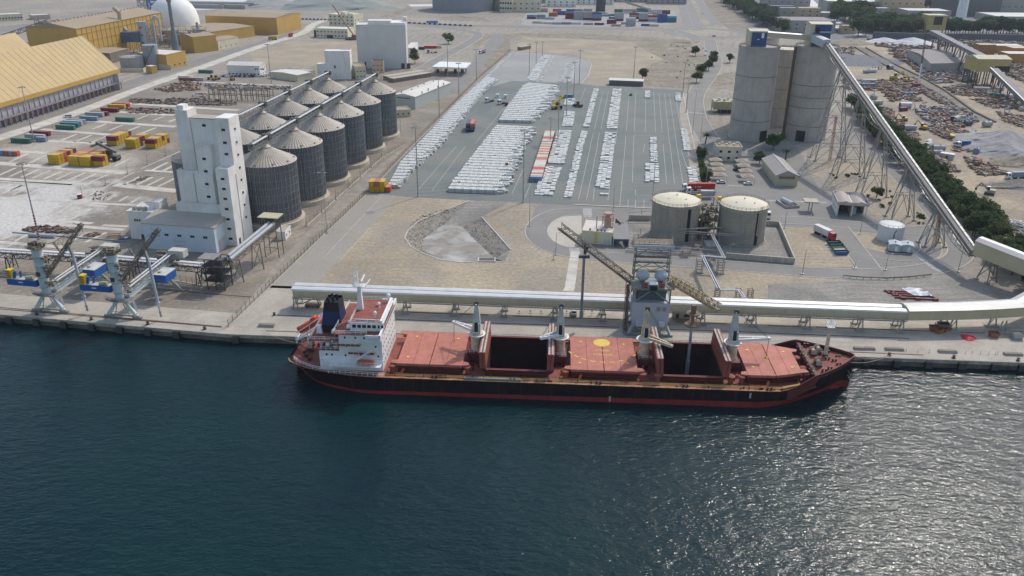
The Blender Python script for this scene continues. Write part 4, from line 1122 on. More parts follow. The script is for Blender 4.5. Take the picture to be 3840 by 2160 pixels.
MB().bar((0,-.4,4.2),(GL,-.4,4.2),.5,.25).rail([(0,-.8,4.3),(GL,-.8,4.3)],.9,3.0,.08).build('walkway',m_gal,gal)
def bent(x,h,parent,w=5.0,t=.32):
 m=MB()
 for y in(0.3,0.3+w):
  m.bar((x-.9,y,0),(x-.3,y,h),t).bar((x+.9,y,0),(x+.3,y,h),t).bar((x-.8,y,.6),(x+.4,y,h*.95),t*.5)
 m.bar((x,.3,h*.55),(x,.3+w,h*.95),t*.5).bar((x,0,h-.1),(x,w+.6,h-.1),t,t)
 m.build('trestle',m_gal,parent)
 MB().box(x-1.3,x+1.3,-.35,.95,0,.45).box(x-1.3,x+1.3,w-.35,w+.95,0,.45).build('footing',m_foot,parent)
for t in(10,1520,2015,2505):
 p=T(10,t if t>10 else 400,430,0);bent((p-V((ga.x,ga.y,0))).dot((gb-ga).normalized()),4.3,gal)
for tl,t in((11,430),(11,915),(11,1900),(11,2400),(12,345),(12,850),(12,1370)):
 p=T(tl,t,540,0);bent(min(GL-1,(p-V((ga.x,ga.y,0))).dot((gb-ga).normalized())),4.3,gal)
tg=thing('take_up_trolley','brown steel trolley under the western end of the belt gallery','machine',T(10,580,400,0),ang(ga,gb))
MB().box(-2.6,2.6,-1.2,1.2,.5,1.1).build('frame',m_brown,tg);MB().bar((-3.5,0,1.0),(1.5,0,3.6),.3).bar((2.3,-1,1),(1.2,0,3.6),.25).bar((2.3,1,1),(1.2,0,3.6),.25).build('brace',m_brown,tg)
for x in(-1.8,1.8):MB().cyl((x,-1.3,.5),(x,1.3,.5),.5,n=10).build('wheel',m_dark,tg)
# --- second, grey roofed gallery that swings away from the quay
def gallery(name,label,pts,wd,hw,mw,mr,segs=1,arch=.9):
 """pts: list of (x, y, zbottom) along the near edge; a clad box gallery with a low roof"""
 g=thing(name,label,'conveyor',V((pts[0][0],pts[0][1],0)))
 o=V((pts[0][0],pts[0][1],0))
 for a,b in zip(pts[:-1],pts[1:]):
  a,b=V(a)-o,V(b)-o
  d=(b-a);d.z=0;d.normalize();n=V((-d.y,d.x,0))*wd
  h=V((0,0,hw))
  for k in range(segs):
   p,q=a+(b-a)*(k/segs),a+(b-a)*((k+1)/segs)
   MB().add([p,q,q+n,p+n,p+h,q+h,q+n+h,p+n+h],[(3,2,1,0),(0,1,5,4),(2,3,7,6),(3,0,4,7),(1,2,6,5)]).build('wall_panel',mw,g)
   e=n.normalized()*.25
   hh=V((0,0,hw+arch))
   MB().add([p-e+h,q-e+h,q+n+e+h,p+n+e+h,p+n*.3+hh,q+n*.3+hh,q+n*.7+hh,p+n*.7+hh],[(0,1,5,4),(4,5,6,7),(6,2,3,7),(0,4,7,3),(1,2,6,5)]).build('roof_sheet',mr,g)
 return g
p0_=T(12,1400,543,4.4);p1_=T(12,1950,535,4.4);p2_=T(12,2300,520,4.5);p3_=T(12,2600,500,4.7);p4_=p3_+(p3_-p2_)*1.6+V((0,9,1))
g2=gallery('conveyor_gallery','grey roofed belt gallery curving away from the berth beyond the white roof',[p0_,p1_,p2_,p3_,p4_],6.2,3.4,m_beige,m_groof,2,.7)
for q,(x1,y1)in enumerate(((1850,650),(2350,670))):
 p=T(12,x1,y1,0)-V((p0_.x,p0_.y,0));d=V((1,.12,0)).normalized();n=V((-d.y,d.x,0))
 m=MB()
 for s in(0,5):m.bar(p+n*s-d*1.5,p+n*s-d*.6+Z*4.4,.35).bar(p+n*s+d*1.5,p+n*s+d*.6+Z*4.5,.35).bar(p+n*s-d*1.3+Z*.5,p+n*s+d*.8+Z*4,.2)
 m.build('trestle',m_gal,g2)
 f=MB();f.obox(p+V((0,-.3,0)),4.6,1.4,.5).obox(p+n*5,4.6,1.4,.5);f.build('footing',m_foot,g2)
 # --- inland gallery coming down from the silo conveyor
i0,i1=V((171.0,287.0,8.2)),V((196,246,5.2))
g3=gallery('conveyor_gallery','tall beige gallery with grey roof descending beside the dark trees',[i0,i1],5.5,5.6,m_beige,m_groof,3,1.0)
for t in(.12,):
 p=(i0+(i1-i0)*t);b=V((p.x-i0.x,p.y-i0.y,0));m=MB()
 for dx,dy in((-3,1),(-1,-3),(3,-2),(4,2.5)):m.bar((b.x+dx+1.5,b.y+dy,0),(b.x+dx*.5+2,b.y+dy*.4,8),.35).bar((b.x+dx+1.5,b.y+dy,1),(b.x-dx*.5+2,b.y-dy*.4,7),.2)
 m.build('trestle',m_brown,g3)
 MB().obox((b.x-1.5,b.y+1,0),1.4,1.4,.6).obox((b.x+5.5,b.y+2.5,0),1.4,1.4,.6).obox((b.x+.5,b.y-3,0),1.4,1.4,.6).build('footing',m_foot,g3)
 # --- ship unloader tower with two booms
ul=thing('ship_unloader','grey clad cement unloader tower with two lattice booms over the berth','unloader',V((43.7,234.6,0)),AR)
MB().add([(-5.6,-.2,3.0),(5.6,-.2,3.0),(5.6,8.6,3.0),(-5.6,8.6,3.0),(-5.9,0,11.2),(5.9,0,11.2),(5.9,8.6,11.2),(-5.9,8.6,11.2)],[(3,2,1,0),(4,5,6,7),(0,1,5,4),(1,2,6,5),(2,3,7,6),(3,0,4,7)]).build('machinery_house',m_lgrey,ul)
for x0 in(-4.4,2.6):MB().box(x0,x0+1.9,-1.1,-.15,3.4,5.2).build('air_intake',M('pale louvre',(0.56,0.58,0.6),.5),ul)
for x0 in(1.8,3.6):MB().box(x0,x0+1.1,-.22,-.1,8.5,9.9).build('service_hatch',m_gal,ul)
for sx in(-1,1):
 MB().bar((sx*5.4,.2,3.1),(sx*6.6,-.6,0.4),.7,.7).bar((sx*5.4,8.2,3.1),(sx*6.6,8.8,.4),.7,.7).bar((sx*5.4,.5,3.0),(sx*1.5,.5,1.2),.3).build('leg',m_lgrey,ul)
MB().box(-7.4,7.4,-1.1,-.1,.1,.7).box(-7.4,7.4,8.3,9.3,.1,.7).build('bogie_beam',m_gal,ul)
fr=MB()
for sx in(-1,1):
 for y in(.3,8.2):fr.bar((sx*5.6,y,11.2),(sx*5.6,y,16.2),.45)
 fr.bar((sx*5.4,.25,11.4),(0,.25,15.6),.3).bar((sx*5.6,.4,11.4),(sx*5.6,8,15.8),.25)
fr.bar((-5.6,.3,15.6),(5.6,.3,15.6),.4).bar((-5.6,8.2,15.6),(5.6,8.2,15.6),.4)
fr.build('transfer_frame',m_ggrey,ul)
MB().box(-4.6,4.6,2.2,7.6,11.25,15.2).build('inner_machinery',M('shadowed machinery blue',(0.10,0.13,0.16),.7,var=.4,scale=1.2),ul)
MB().box(-6.6,6.6,-.8,9.2,16.2,16.45).build('deck_platform',m_ggrey,ul)
MB().rail([(-6.6,-.8,16.45),(6.6,-.8,16.45)],1.1,1.5,.09).rail([(-6.6,-.8,16.45),(-6.6,9.2,16.45)],1.1,1.5,.09).rail([(6.6,-.8,16.45),(6.6,9.2,16.45)],1.1,1.5,.09).build('railing',m_gal,ul)
cab=MB().box(-1.2,1.2,-1.9,.2,15.9,18.2);cab.build('operator_cab',M('cab green',(0.02,0.16,0.12),.5),ul)
MB().box(-1.3,1.3,-2.0,.3,18.2,18.35).build('cab_roof',m_white,ul);MB().box(-1.0,1.0,-1.96,-1.9,16.3,17.7).build('cab_window',m_glass,ul)
for x0 in(-3.6,1.7):MB().box(x0,x0+1.9,-.5,-.2,16.6,18.0).build('control_panel',M('dull red panel',(0.25,0.04,0.04),.6),ul)
for x in(-2.9,2.9):smooth_by_angle(MB().lathe([(.5,16.5),(2.0,17.9),(2.15,18.6),(2.05,19.4),(1.3,20.1),(.05,20.3)],20,(x,4.6,0)).build('filter_hopper',m_lgrey,ul),50)
tw=MB()
for sx in(-1,1):
 for y in(6.4,10.4):tw.bar((sx*5.5,y,16.4),(sx*5.2,y,28),.42)
 for z in(19,22,24.6,27.6):tw.bar((sx*5.4,6.4,z),(sx*5.4,10.4,z),.25)
for z in(19.4,22.4,24.4,27.8):tw.bar((-5.3,6.4,z),(5.3,6.4,z),.35,.4).bar((-5.3,10.4,z),(5.3,10.4,z),.3)
for(za,zb2)in((19.4,22.4),(24.4,27.6)):tw.bar((-5.3,6.4,za),(0,6.4,zb2),.25).bar((5.3,6.4,za),(0,6.4,zb2),.25)
tw.bar((-5.2,6.3,17),(5.2,6.3,22),.22).bar((5.2,6.3,17),(-5.2,6.3,22),.22)
tw.build('lattice_tower',m_ggrey,ul)
MB().box(-6.2,6.2,5.8,11.0,28,28.6).rail([(-6,5.9,28.6),(6,5.9,28.6),(6,10.9,28.6),(-6,10.9,28.6),(-6,5.9,28.6)],1.2,1.5,.09).build('tower_head',m_brown,ul)
MB().bar((-6.2,5.6,27.9),(6.2,5.6,27.9),.7,.9).build('head_beam',M('pale steel beam',(.42,.5,.5),.5),ul)
for z in(19.2,22.4,24.2):MB().box(-5.8,5.8,5.4,6.3,z,z+.12).rail([(-5.8,5.4,z),(5.8,5.4,z)],1.0,1.4,.08).build('walkway',m_brown,ul)
sr=MB()
for k in range(9):
 z0=k*1.9;s=1 if k%2 else-1
 sr.bar((-7.4,2-s*1.4,z0),(-7.4,2+s*1.4,z0+1.9),.9,.12).bar((-8,2-s*1.4,z0+1),(-8,2+s*1.4,z0+2.9),.07)
for y in(.3,3.7):sr.bar((-7.0,y,0),(-7.0,y,17.2),.22).bar((-8.0,y,0),(-8.0,y,17.2),.2)
sr.build('stair_tower',m_brown,ul)
def loc(p):
 q=V(p)-V((43.7,234.6,0));c,s=math.cos(-AR),math.sin(-AR);return V((q.x*c-q.y*s,q.x*s+q.y*c,q.z))
bl1=MB();A,B=loc((37.6,238,17.2)),loc((14.3,238,35.2))
bl1.lattice(A,B,1.8,1.9,18,.2);bl1.bar(A-Z*1.0,B-Z*1.0,1.2,.5);bl1.build('raised_boom',m_brown,ul)
bh=MB();q=A+(B-A)*.66;bh.bar(q,q-Z*2.2,.5).bar(q+V((.9,0,-.4)),q-Z*3+V((.1,0,0)),.9,.8).obox(q-Z*4.2,3.4,1.2,.7);bh.build('boom_chute',m_dark,ul)
MB().cyl(q-Z*4.0,q-Z*24.5,.42,n=12).cyl(q-Z*22.5,q-Z*24.7,.6,n=12).build('suction_pipe',M('dull steel pipe',(.2,.22,.25),.5,metal=.3),ul)
bl2=MB();A2,B2=loc((49.6,238.5,17.6)),loc((59.2,214.5,19.4))
bl2.lattice(A2,B2,1.8,1.9,16,.22);bl2.bar(A2-Z,B2-Z,1.2,.5)
for k in range(12):
 t=k/11;q=A2+(B2-A2)*t+Z*.9;w_=1.4*math.sin(math.pi*min(1,t+.1))+.2
 d=V((.9,0,0));bl2.bars([q-d,q-d*.7+Z*w_*.7,q+Z*w_,q+d*.7+Z*w_*.7,q+d],.12)
bl2.build('lowered_boom',M('rusty yellow lattice',(.30,.225,.12),.7,var=.3,scale=.6),ul)
q=loc((52.6,216.2,17.8));MB().bar(q+Z*1.5,q-Z*1.2,1.3).cyl(q-Z*1.0,q-Z*1.4,2.0,n=14).cyl(q-Z*4.6,q-Z*5.0,2.2,n=14).bar(q-Z*1.2,q-Z*5.4,.9).build('boom_chute',M('rusty chute',(.22,.15,.10),.8,var=.3),ul)
MB().cyl(q-Z*5,q-Z*18.2+V((-.4,-2.0,0)),.42,n=12).cyl(q-Z*15.6+V((-.35,-1.7,0)),q-Z*20.4+V((-.45,-2.3,0)),.55,n=12).build('suction_pipe',M('blue grey pipe',(.30,.34,.38),.4,metal=.3),ul)
# quayside cabin, pickup, racks beside the unloader
cb=thing('generator_cabin','small beige generator cabin under the gallery beside the unloader','cabin',T(11,1700,520,0),AR)
MB().box(-3,3,-1,1,.3,2.7).build('wall',m_beige,cb);MB().box(-3.1,3.1,-1.1,1.1,2.7,2.85).build('roof',m_lgrey,cb);MB().box(-1.9,-.9,-1.05,-1,.4,2.3).build('door',m_dark,cb);MB().box(.8,2.4,-1.05,-1,1.0,2.0).build('vent_panel',m_glass,cb)
def pick(x,y,n,lab,i=11):
 t=thing('tie_down_frame',lab,'frame',T(i,x,y,0.02),AR,'quay stanchions')
 MB().bar((0,0,0),(0,0,1.5),.12).bar((-.8,0,.75),(.8,0,.75),.1).build('post',m_gal,t);MB().box(-.25,.25,-.2,.2,1.5,1.65).build('cap_plate',m_dark,t)
for k,x in enumerate((72,183,292,548,720,803)):pick(x,490,k,'low steel stanchion frame under the gallery, %s from the stern side'%nth(k))
bx_m={}
for k,(i,x,y,w_,d_,h_,c,nm,lab)in enumerate(((12,915,830,3.2,1.3,.7,m_brown,'service_pit_cover','first low brown pit cover beyond the bow'),(12,1022,832,3.2,1.3,.7,m_brown,'service_pit_cover','second low brown pit cover beyond the bow'),(12,1270,838,5.6,1.3,.7,m_brown,'service_pit_cover','long brown pit cover near the mooring bollard'),
(12,1805,862,5.6,1.3,.7,m_brown,'service_pit_cover','long brown pit cover mid way to the picture edge'),(12,2465,888,5.6,1.3,.7,m_brown,'service_pit_cover','long brown pit cover nearest the picture edge'),(10,108,600,5.2,1.4,.8,m_brown,'service_pit_cover','long brown pit cover beside the ship stern'))):
 t=thing(nm,lab+' on the berth apron','cover',T(i,x,y,.03),AR,'apron pit covers')
 MB().box(-w_/2,w_/2,-d_/2,d_/2,0,h_*.8).build('kerb_box',m_foot,t);MB().box(-w_/2+.1,w_/2-.1,-d_/2+.1,d_/2-.1,h_*.8,h_).build('lid',c,t)
m_skip=M('rust orange skip',(0.30,0.10,0.045),.75,var=.25)
def skip(i,x,y,mat,lab,s=1.0,rz=0.0):
 t=thing('waste_skip',lab,'skip',T(i,x,y,.03),AR+rz,'skips under the gallery')
 a,b=1.0*s,1.35*s
 MB().add([(-a,-a*.8,0),(a,-a*.8,0),(a,a*.8,0),(-a,a*.8,0),(-b,-b*.8,1.6*s),(b,-b*.8,1.6*s),(b,b*.8,1.6*s),(-b,b*.8,1.6*s)],[(3,2,1,0),(0,1,5,4),(1,2,6,5),(2,3,7,6),(3,0,4,7)]).build('tub',mat,t)
 MB().box(-b*.9,b*.9,-b*.7,b*.7,1.1*s,1.2*s).build('load',m_dark,t)
skip(12,1665,640,m_skip,'rusty orange skip at the front of the skip cluster under the gallery');skip(12,1718,665,m_skip,'rusty orange skip lying ahead of the skip cluster',1.0,.5);skip(12,1760,630,M('olive skip',(.2,.17,.1),.8),'large olive skip at the back of the skip cluster',1.35);skip(12,1790,650,m_skip,'rusty orange skip half hidden by the gallery leg',.95,.3);skip(12,2265,705,m_skip,'lone rusty orange skip near the far gallery leg',1.05);skip(12,2500,715,M('pale skip',(.42,.40,.36),.8),'pale grey skip near the picture edge under the gallery',1.3)
tp=MB();rng=random.Random(11)
c=T(12,2015,715,.03)
ring_=[(c.x+2.3*math.cos(t)*rng.uniform(.8,1.1)*1.15,c.y+2.6*math.sin(t)*rng.uniform(.8,1.1))for t in[k*math.pi/6 for k in range(12)]]
mid=[(c.x+(x-c.x)*.5,c.y+(y-c.y)*.5)for x,y in ring_]
vs=[(x,y,.03)for x,y in ring_]+[(x,y,rng.uniform(.5,.9))for x,y in mid]+[(c.x,c.y,.9)]
tp.add(vs,[(k,(k+1)%12,12+(k+1)%12,12+k)for k in range(12)]+[(12+k,12+(k+1)%12,24)for k in range(12)])
tp.build('tarpaulin',M('crimson tarpaulin',(0.50,0.03,0.05),.6,var=.2),None,label='crumpled crimson tarpaulin lying on the berth apron',cat='tarpaulin')
for k,x in enumerate((1180,1388,1505,1620,1988,2052,2135,2220,2288,2310)):
 o=MB().bar((0,0,0),(0,0,1.1),.1).bar((-.3,0,.05),(.3,0,.05),.3,.1).build('marker_post',m_gal,None);o.location=T(12,x,848+(x-1180)*.032,.03);tag(o,'slim grey marker post on the apron, %s along from the bow'%nth(k),'post','apron marker posts')
 # red frame pieces and white sheet on the gravel plaza
ff=thing('steel_frame_parts','dismantled dark red steel frames lying flat on the grey gravel','steel frame',T(12,1420,290,0.02),AR)
m_dred=M('dull red steel',(.20,.05,.05),.7,var=.2)
for a,b in(((-7.5,3.0),(2,2.6)),((-7,1.2),(2,.9)),((-6,-.6),(2,-.9)),((-6,-2.6),(1,-3)),((-7.6,3.3),(-5,-.4)),((1,-3.2),(8.4,-3.6)),((6,3.4),(8.6,-3.4)),((-5.0,2.9),(-3.5,-2.6))):
 MB().bar((a[0],a[1],.3),(b[0],b[1],.3),.5,.5).build('beam',m_dred,ff)
for x,y in((-3.2,-3.3),(1.6,-3.5),(7.6,-3.7),(5.6,2.8)):MB().box(x-.9,x+.9,y-.5,y+.5,.02,.8).build('end_block',m_dred,ff)
ws=MB();rng=random.Random(2);c=T(12,1490,270,.02);n1,n2=7,6
vs=[(c.x-3.2+6.8*i/n1+rng.uniform(-.4,.4)+(j-3)*-.35,c.y-3.2+6.6*j/n2+rng.uniform(-.3,.3),.15+rng.uniform(0,.9)*(0<i<n1 and 0<j<n2)+.5)for j in range(n2+1)for i in range(n1+1)]
ws.add(vs,[(j*(n1+1)+i,j*(n1+1)+i+1,(j+1)*(n1+1)+i+1,(j+1)*(n1+1)+i)for j in range(n2)for i in range(n1)])
ws.build('white_sheet',M('white plastic sheet',(.72,.72,.72),.6),None,label='crumpled white plastic sheet thrown over the red steel frames',cat='sheet')
gr_=thing('guard_rail','low brown guard rail along the bend of the works road','guard rail',(0,0,0))
P=[p for p in TL(12,[(760,88),(960,105),(1200,112),(1420,100),(1650,76)],.9)]
MB().bars(P,.12,.4).build('rail_beam',m_brown,gr_);m=MB()
for a,b in zip(P[:-1],P[1:]):
 for t in(0,.33,.66):q=a+(b-a)*t;m.bar(q-Z*.9,q+Z*.1,.16)
m.build('rail_posts',m_brown,gr_)
# ================================================================ GRAIN BERTH (left)
def grain_unloader(o,lab,k):
 t=thing('grain_unloader',lab,'unloader',o,AL,'pneumatic grain unloaders')
 lg=[]
 for sx in(-1,1):MB().bar((sx*1.0,0,6.4),(sx*5.0,-.4,.9),.8,1.1).build('front_leg',m_pblue,t)
 MB().bar((-5.6,-.4,.9),(5.6,-.4,.9),.5,.45).bar((-5.4,-.4,1.9),(5.4,-.4,1.9),.15).bar((-2.6,-.4,1),(-1.4,-.2,5),.2).bar((2.4,-.4,1),(.6,-.2,5),.2).build('bogie_beam',m_ggrey,t)
 for sx in(-1,1):
  MB().box(sx*5-1.6,sx*5+1.6,-.8,0,.1,.8).build('rail_bogie',m_ggrey,t)
 MB().prism([(-4.6,-1.2),(-1.5,-2.4),(3.0,-2.0),(3.4,2.2),(-1,2.6),(-3.6,1.4)],6.3,6.6).build('turntable_deck',M('grey checker plate',(.2,.19,.18),.7),t)
 MB().rail([(-4.6,-1.2,6.6),(-1.5,-2.4,6.6),(3.0,-2.0,6.6)],1.1,1.2,.08).build('deck_railing',m_gal,t)
 cp=[(1.35,6.4),(1.35,8.8),(1.45,8.9),(1.6,12.4),(1.6,16.2),(1.65,16.3),(1.6,16.5),(1.6,19.4),(1.65,19.5),(1.6,19.7),(1.6,22.4)]
 smooth_by_angle(MB().lathe(cp,22,(-.2,0,0)).build('column',m_pblue,t))
 for z in(9.0,12.5,16.3,19.6):MB().lathe([(1.64,z-.1),(1.74,z),(1.64,z+.1)],22,(-.2,0,0),False).build('column_band',m_ggrey,t)
 MB().box(-.95,.35,-1.83,-1.6,13.2,14.6).build('louvre',m_dark,t)
 hd=MB();hd.lathe([(2.2,22.4),(2.2,22.6)],14,(-.2,0,0));rng=random.Random(k+4)
 for _ in range(16):
  x,y=rng.uniform(-2,1.8),rng.uniform(-1.8,1.8);hd.obox((x,y,22.6),rng.uniform(.3,1.2),rng.uniform(.3,1.2),rng.uniform(.4,1.9),rng.random())
 hd.build('head_machinery',m_brown,t)['kind']='stuff'
 MB().rail([(-2.4,-2,22.5),(2,-2,22.5),(2,2,22.5),(-2.4,2,22.5),(-2.4,-2,22.5)],1.2,1.1,.09).build('head_railing',m_brown,t)
 bm=MB();bm.lattice((1.2,.5,13.0),(17.5,.5,31.6),1.2,1.1,16,.15);bm.bar((1.2,.5,12.8),(17.5,.5,31.4),.45,.25);bm.build('luffing_boom',m_brown,t)
 gf=MB();gf.bar((6.0,.2,24.5),(17.6,.5,31.8),.1).bar((6,.9,24.5),(17.6,.5,31.8),.1).bar((6.0,.2,24.6),(8.0,.5,20.8),.25).bar((6,.9,24.6),(8.0,.5,20.8),.25).bar((0,0,23),(6,.5,24.6),.1).bar((14.5,.5,31.8),(17.4,.5,30.5),.14)
 for u in range(6):
  q=V((6.0+u*2.0,.5,24.6+u*1.25));gf.bar(q,q+V((1.2,0,-2.0)),.09).bar(q+V((1.2,0,-2.0)),q+V((2.0,0,1.25)),.09)
 gf.build('boom_stays',m_brown,t)
 mm=MB();rng=random.Random(k+9)
 for _ in range(26):
  z=rng.uniform(8.5,20);mm.obox((rng.uniform(1.5,3.4),rng.uniform(-1.2,1.2),z),rng.uniform(.3,1.5),rng.uniform(.2,1),rng.uniform(.15,.9),rng.random()*.5)
 mm.build('side_machinery',m_brown,t)['kind']='stuff'
 # hanging suction pipe
 MB().bar((9.4,.5,22.5),(11.2,.4,24.8),.6).bar((11.2,.4,24.8),(12.1,.4,20.2),.8,.7).build('boom_knee',m_ggrey,t)
 MB().cyl((12.1,.4,20.4),(12.9,.2,5.8),.45,n=12).cyl((12.9,.2,6.2),(13.15,.15,2.6),.3,n=10).cyl((12.8,.2,6.4),(12.9,.2,5.9),.7,n=10).build('suction_pipe',M('lilac grey pipe',(.50,.50,.56),.45),t)
 MB().cyl((13.1,.15,3.2),(13.2,.15,1.2),.35,n=10).build('suction_nozzle',m_ggrey,t)
 # counterweight arm with blue deck
 MB().box(-12.6,-2.0,-1.5,1.5,9.2,11.2).build('counterweight_deck',m_blue,t)
 MB().box(-12.4,-2.2,-1.3,1.3,11.2,11.35).build('deck_top',M('pale deck',(.45,.42,.36),.8),t)
 st_=MB().box(-12.5,-10.9,-1.2,.8,11.4,14.3);st_.build('counterweight',m_yel,t)
 for z in(11.8,12.4,13.0,13.6):MB().box(-12.55,-10.85,-1.25,.85,z,z+.16).build('black_stripe',m_black,t)
 MB().bar((-10.2,-.6,11.3),(-9.6,-.6,13.9),.6,.8).bar((-8.8,.5,11.3),(-8.4,.3,13.6),.5,.5).build('winch_post',m_blue,t)
 MB().cyl((-5.6,-.8,11.9),(-3.0,-.8,12.2),.7,n=12).build('drum',m_beige,t);MB().box(-5.8,-4.2,-1.3,-.2,11.3,12.3).build('motor',m_blue,t)
 MB().box(-8.4,-6.8,-1.53,-1.5,10.2,10.6).build('name_plate',m_white,t)
 MB().rail([(-12.5,1.3,11.3),(-2.2,1.3,11.3)],1.1,1.6,.08).build('arm_railing',m_gal,t)
 # portal girder back to the belt conveyor
 gd=MB();gd.bar((1.6,1.5,6.9),(1.6,27,8.4),1.6,1.5);gd.build('portal_girder',m_pblue,t)
 bt_=MB();bt_.lattice((2.2,1.5,9.6),(2.2,29,11.0),2.0,1.4,14,.16);bt_.build('belt_bridge',m_gal,t)
 MB().bar((1.5,1.5,10.4),(1.5,29,11.8),.5,.2).bar((2.9,1.5,10.4),(2.9,29,11.8),.5,.2).build('belt_cover',m_sheet,t)
 MB().rail([(.7,2,7.7),(.7,26,9.0)],1.1,2.0,.09).build('girder_railing',m_gal,t)
 MB().add([(3.6,14,6.6),(8.0,14,6.6),(8.0,20.5,6.6),(3.6,20.5,6.6),(3.6,14,9.4),(8.0,14,9.4),(8.0,20.5,9.4),(3.6,20.5,9.4)],[(3,2,1,0),(0,1,5,4),(1,2,6,5),(2,3,7,6),(3,0,4,7)]).build('switch_room',m_blue,t)
 MB().box(3.5,8.1,13.9,20.6,9.4,9.6).build('switch_room_roof',M('grey white roof',(.52,.52,.50),.7),t);MB().box(4.4,5.4,15.5,16.5,9.6,10.1).build('roof_unit',m_beige,t)
 MB().bar((2.2,21,7.6),(-2.5,22.5,.6),.7,.8).build('rear_leg',m_ggrey,t);MB().bar((2.2,21,7.6),(7.5,22.5,.6),.7,.8).build('rear_leg',m_ggrey,t)
 MB().bar((-3.6,22.5,.4),(8.8,22.5,.4),.5,.6).build('rear_bogie',m_ggrey,t)
 ld=MB();ld.bar((3.4,1.0,6.4),(4.6,.6,2.4),.8,.08);ld.build('ladder',m_gal,t)
 # discharge head at the belt
 dh=MB();rng=random.Random(k+20)
 for _ in range(30):dh.obox((rng.uniform(-3.5,5),rng.uniform(25,31),rng.uniform(8.5,11.8)),rng.uniform(.4,2.2),rng.uniform(.3,1.4),rng.uniform(.15,1.0),rng.random()*.6)
 dh.build('discharge_machinery',m_brown,t)['kind']='stuff'
 MB().obox((4.6,29,10.4),5.6,3.4,2.6).build('discharge_house',M('sun bleached cladding',(.47,.46,.40),.7,var=.1),t)
 return t
grain_unloader(T(9,520,500),'pale blue pneumatic grain unloader nearest the picture edge, blue counterweight',1)
grain_unloader(T(9,1250,560),'pale blue pneumatic grain unloader nearer the white tower, blue counterweight',2)
# belt conveyor along the grain berth
qa,qb,qc=V((-215,285.5,0)),V((-153.6,278.4,0)),V((-106.0,270.0,0))
qcv=thing('quay_conveyor','dark steel belt conveyor on trestles along the grain berth','conveyor',(0,0,0))
for a,b in((qa,qb),(qb,qc)):
 d=(b-a).normalized();n=V((-d.y,d.x,0))
 MB().lattice(a+Z*6.2,b+Z*6.2,4.2,1.7,int((b-a).length/2.4),.2).build('truss',m_dark,qcv)
 for s in(-1.2,1.2):
  MB().bar(a+n*s+Z*7.4,b+n*s+Z*7.4,1.5,.35).build('belt_cover',m_sheet,qcv)
 MB().rail([a-n*2.2+Z*7.1,b-n*2.2+Z*7.1],1.1,2.0,.09).build('railing',m_dark,qcv)
 L=(b-a).length;k=0
 while k<L-4:
  p=a+d*(k+4);m=MB()
  for s in(-1.9,1.9):m.bar(p+n*s-d*1.0,p+n*s-d*.3+Z*5.3,.28).bar(p+n*s+d*1.0,p+n*s+d*.3+Z*5.3,.28)
  m.bar(p-n*1.9+Z*.8,p+n*1.9+Z*5,.16).bar(p+n*1.9+Z*.8,p-n*1.9+Z*5,.16);m.build('trestle',m_dark,qcv)
  k+=13
  # transfer tower at the end of that conveyor
tt=thing('transfer_tower','open dark steel conveyor transfer tower at the end of the grain berth','tower',V((-103.5,268,0)),AL)
m=MB()
for x in(-3.2,0,3.2):
 for y in(-2.8,2.8):m.bar((x,y,0),(x,y,11.5),.3)
for z in(3.4,6.2,9.0,11.4):
 for y in(-2.8,2.8):m.bar((-3.2,y,z),(3.2,y,z),.25)
 for x in(-3.2,3.2):m.bar((x,-2.8,z),(x,2.8,z),.25)
for z0,z1 in((0,3.4),(3.4,6.2),(6.2,9)):
 m.bar((-3.2,-2.8,z0),(0,-2.8,z1),.16).bar((3.2,-2.8,z0),(0,-2.8,z1),.16).bar((3.2,-2.8,z0),(3.2,2.8,z1),.16)
m.build('steel_frame',m_dark,tt)
for z in(3.45,6.25,9.05):MB().box(-4.2,4.0,-3.6,3.2,z,z+.12).rail([(-4.2,-3.6,z+.1),(4,-3.6,z+.1),(4,3.2,z+.1)],1.1,1.4,.08).build('platform',m_dark,tt)
MB().obox((0,0,6.4),3.6,3,2.2).obox((.5,0,9.2),4.4,3,1.6).obox((.3,0,3.6),2.2,2,1.9).build('machinery',M('dark machinery',(.09,.09,.10),.6,var=.4,scale=1.5),tt)
MB().box(-5.6,.5,-3.0,2.6,11.5,11.75).build('roof_plate',M('grey plate roof',(.24,.23,.22),.7),tt)
# twin tube conveyors climbing from the transfer tower to the canopy beside the silos
tc=thing('tube_conveyor','twin grey tube conveyors climbing from the transfer tower to the silos','conveyor',(0,0,0))
ta,tb=V((-100,269,10.4)),V((-91.5,296,14.2))
dd=(tb-ta);dn=V((dd.y,-dd.x,0)).normalized()
for s in(-1.0,1.0):MB().cyl(ta+dn*s,tb+dn*s,.72,n=14).build('tube',M('pale tube',(.40,.41,.42),.45,var=.1),tc)
m=MB().lattice(ta-Z*1.6,tb-Z*1.6,3.6,1.5,14,.16);m.build('truss',m_brown,tc)
MB().rail([ta+dn*2.2-Z*.8,tb+dn*2.2-Z*.8],1.1,2,.08).build('railing',m_brown,tc)
m=MB()
for t_ in(.15,.6):
 p=ta+dd*t_
 for s in(-2,2):m.bar(V((p.x+s*1.1,p.y-.5,0)),p+V((s*.7,0,-2.3)),.3).bar(V((p.x-s*.8,p.y+.5,1)),p+V((s*.7,0,-3)),.18)
m.build('trestle',m_brown,tc)
cy=thing('canopy_tower','steel tower with a flat beige canopy at the head of the tube conveyors','tower',V((-92.5,299,0)),AL)
m=MB()
for x in(-2.8,2.8):
 for y in(-2.2,2.2):m.bar((x,y,0),(x*.9,y,16.2),.3)
for z in(4,8,12,15):m.bar((-2.7,-2.2,z),(2.7,-2.2,z),.2).bar((2.7,-2.2,z),(2.7,2.2,z),.2).bar((-2.7,-2.2,z-4),(2.7,-2.2,z),.15)
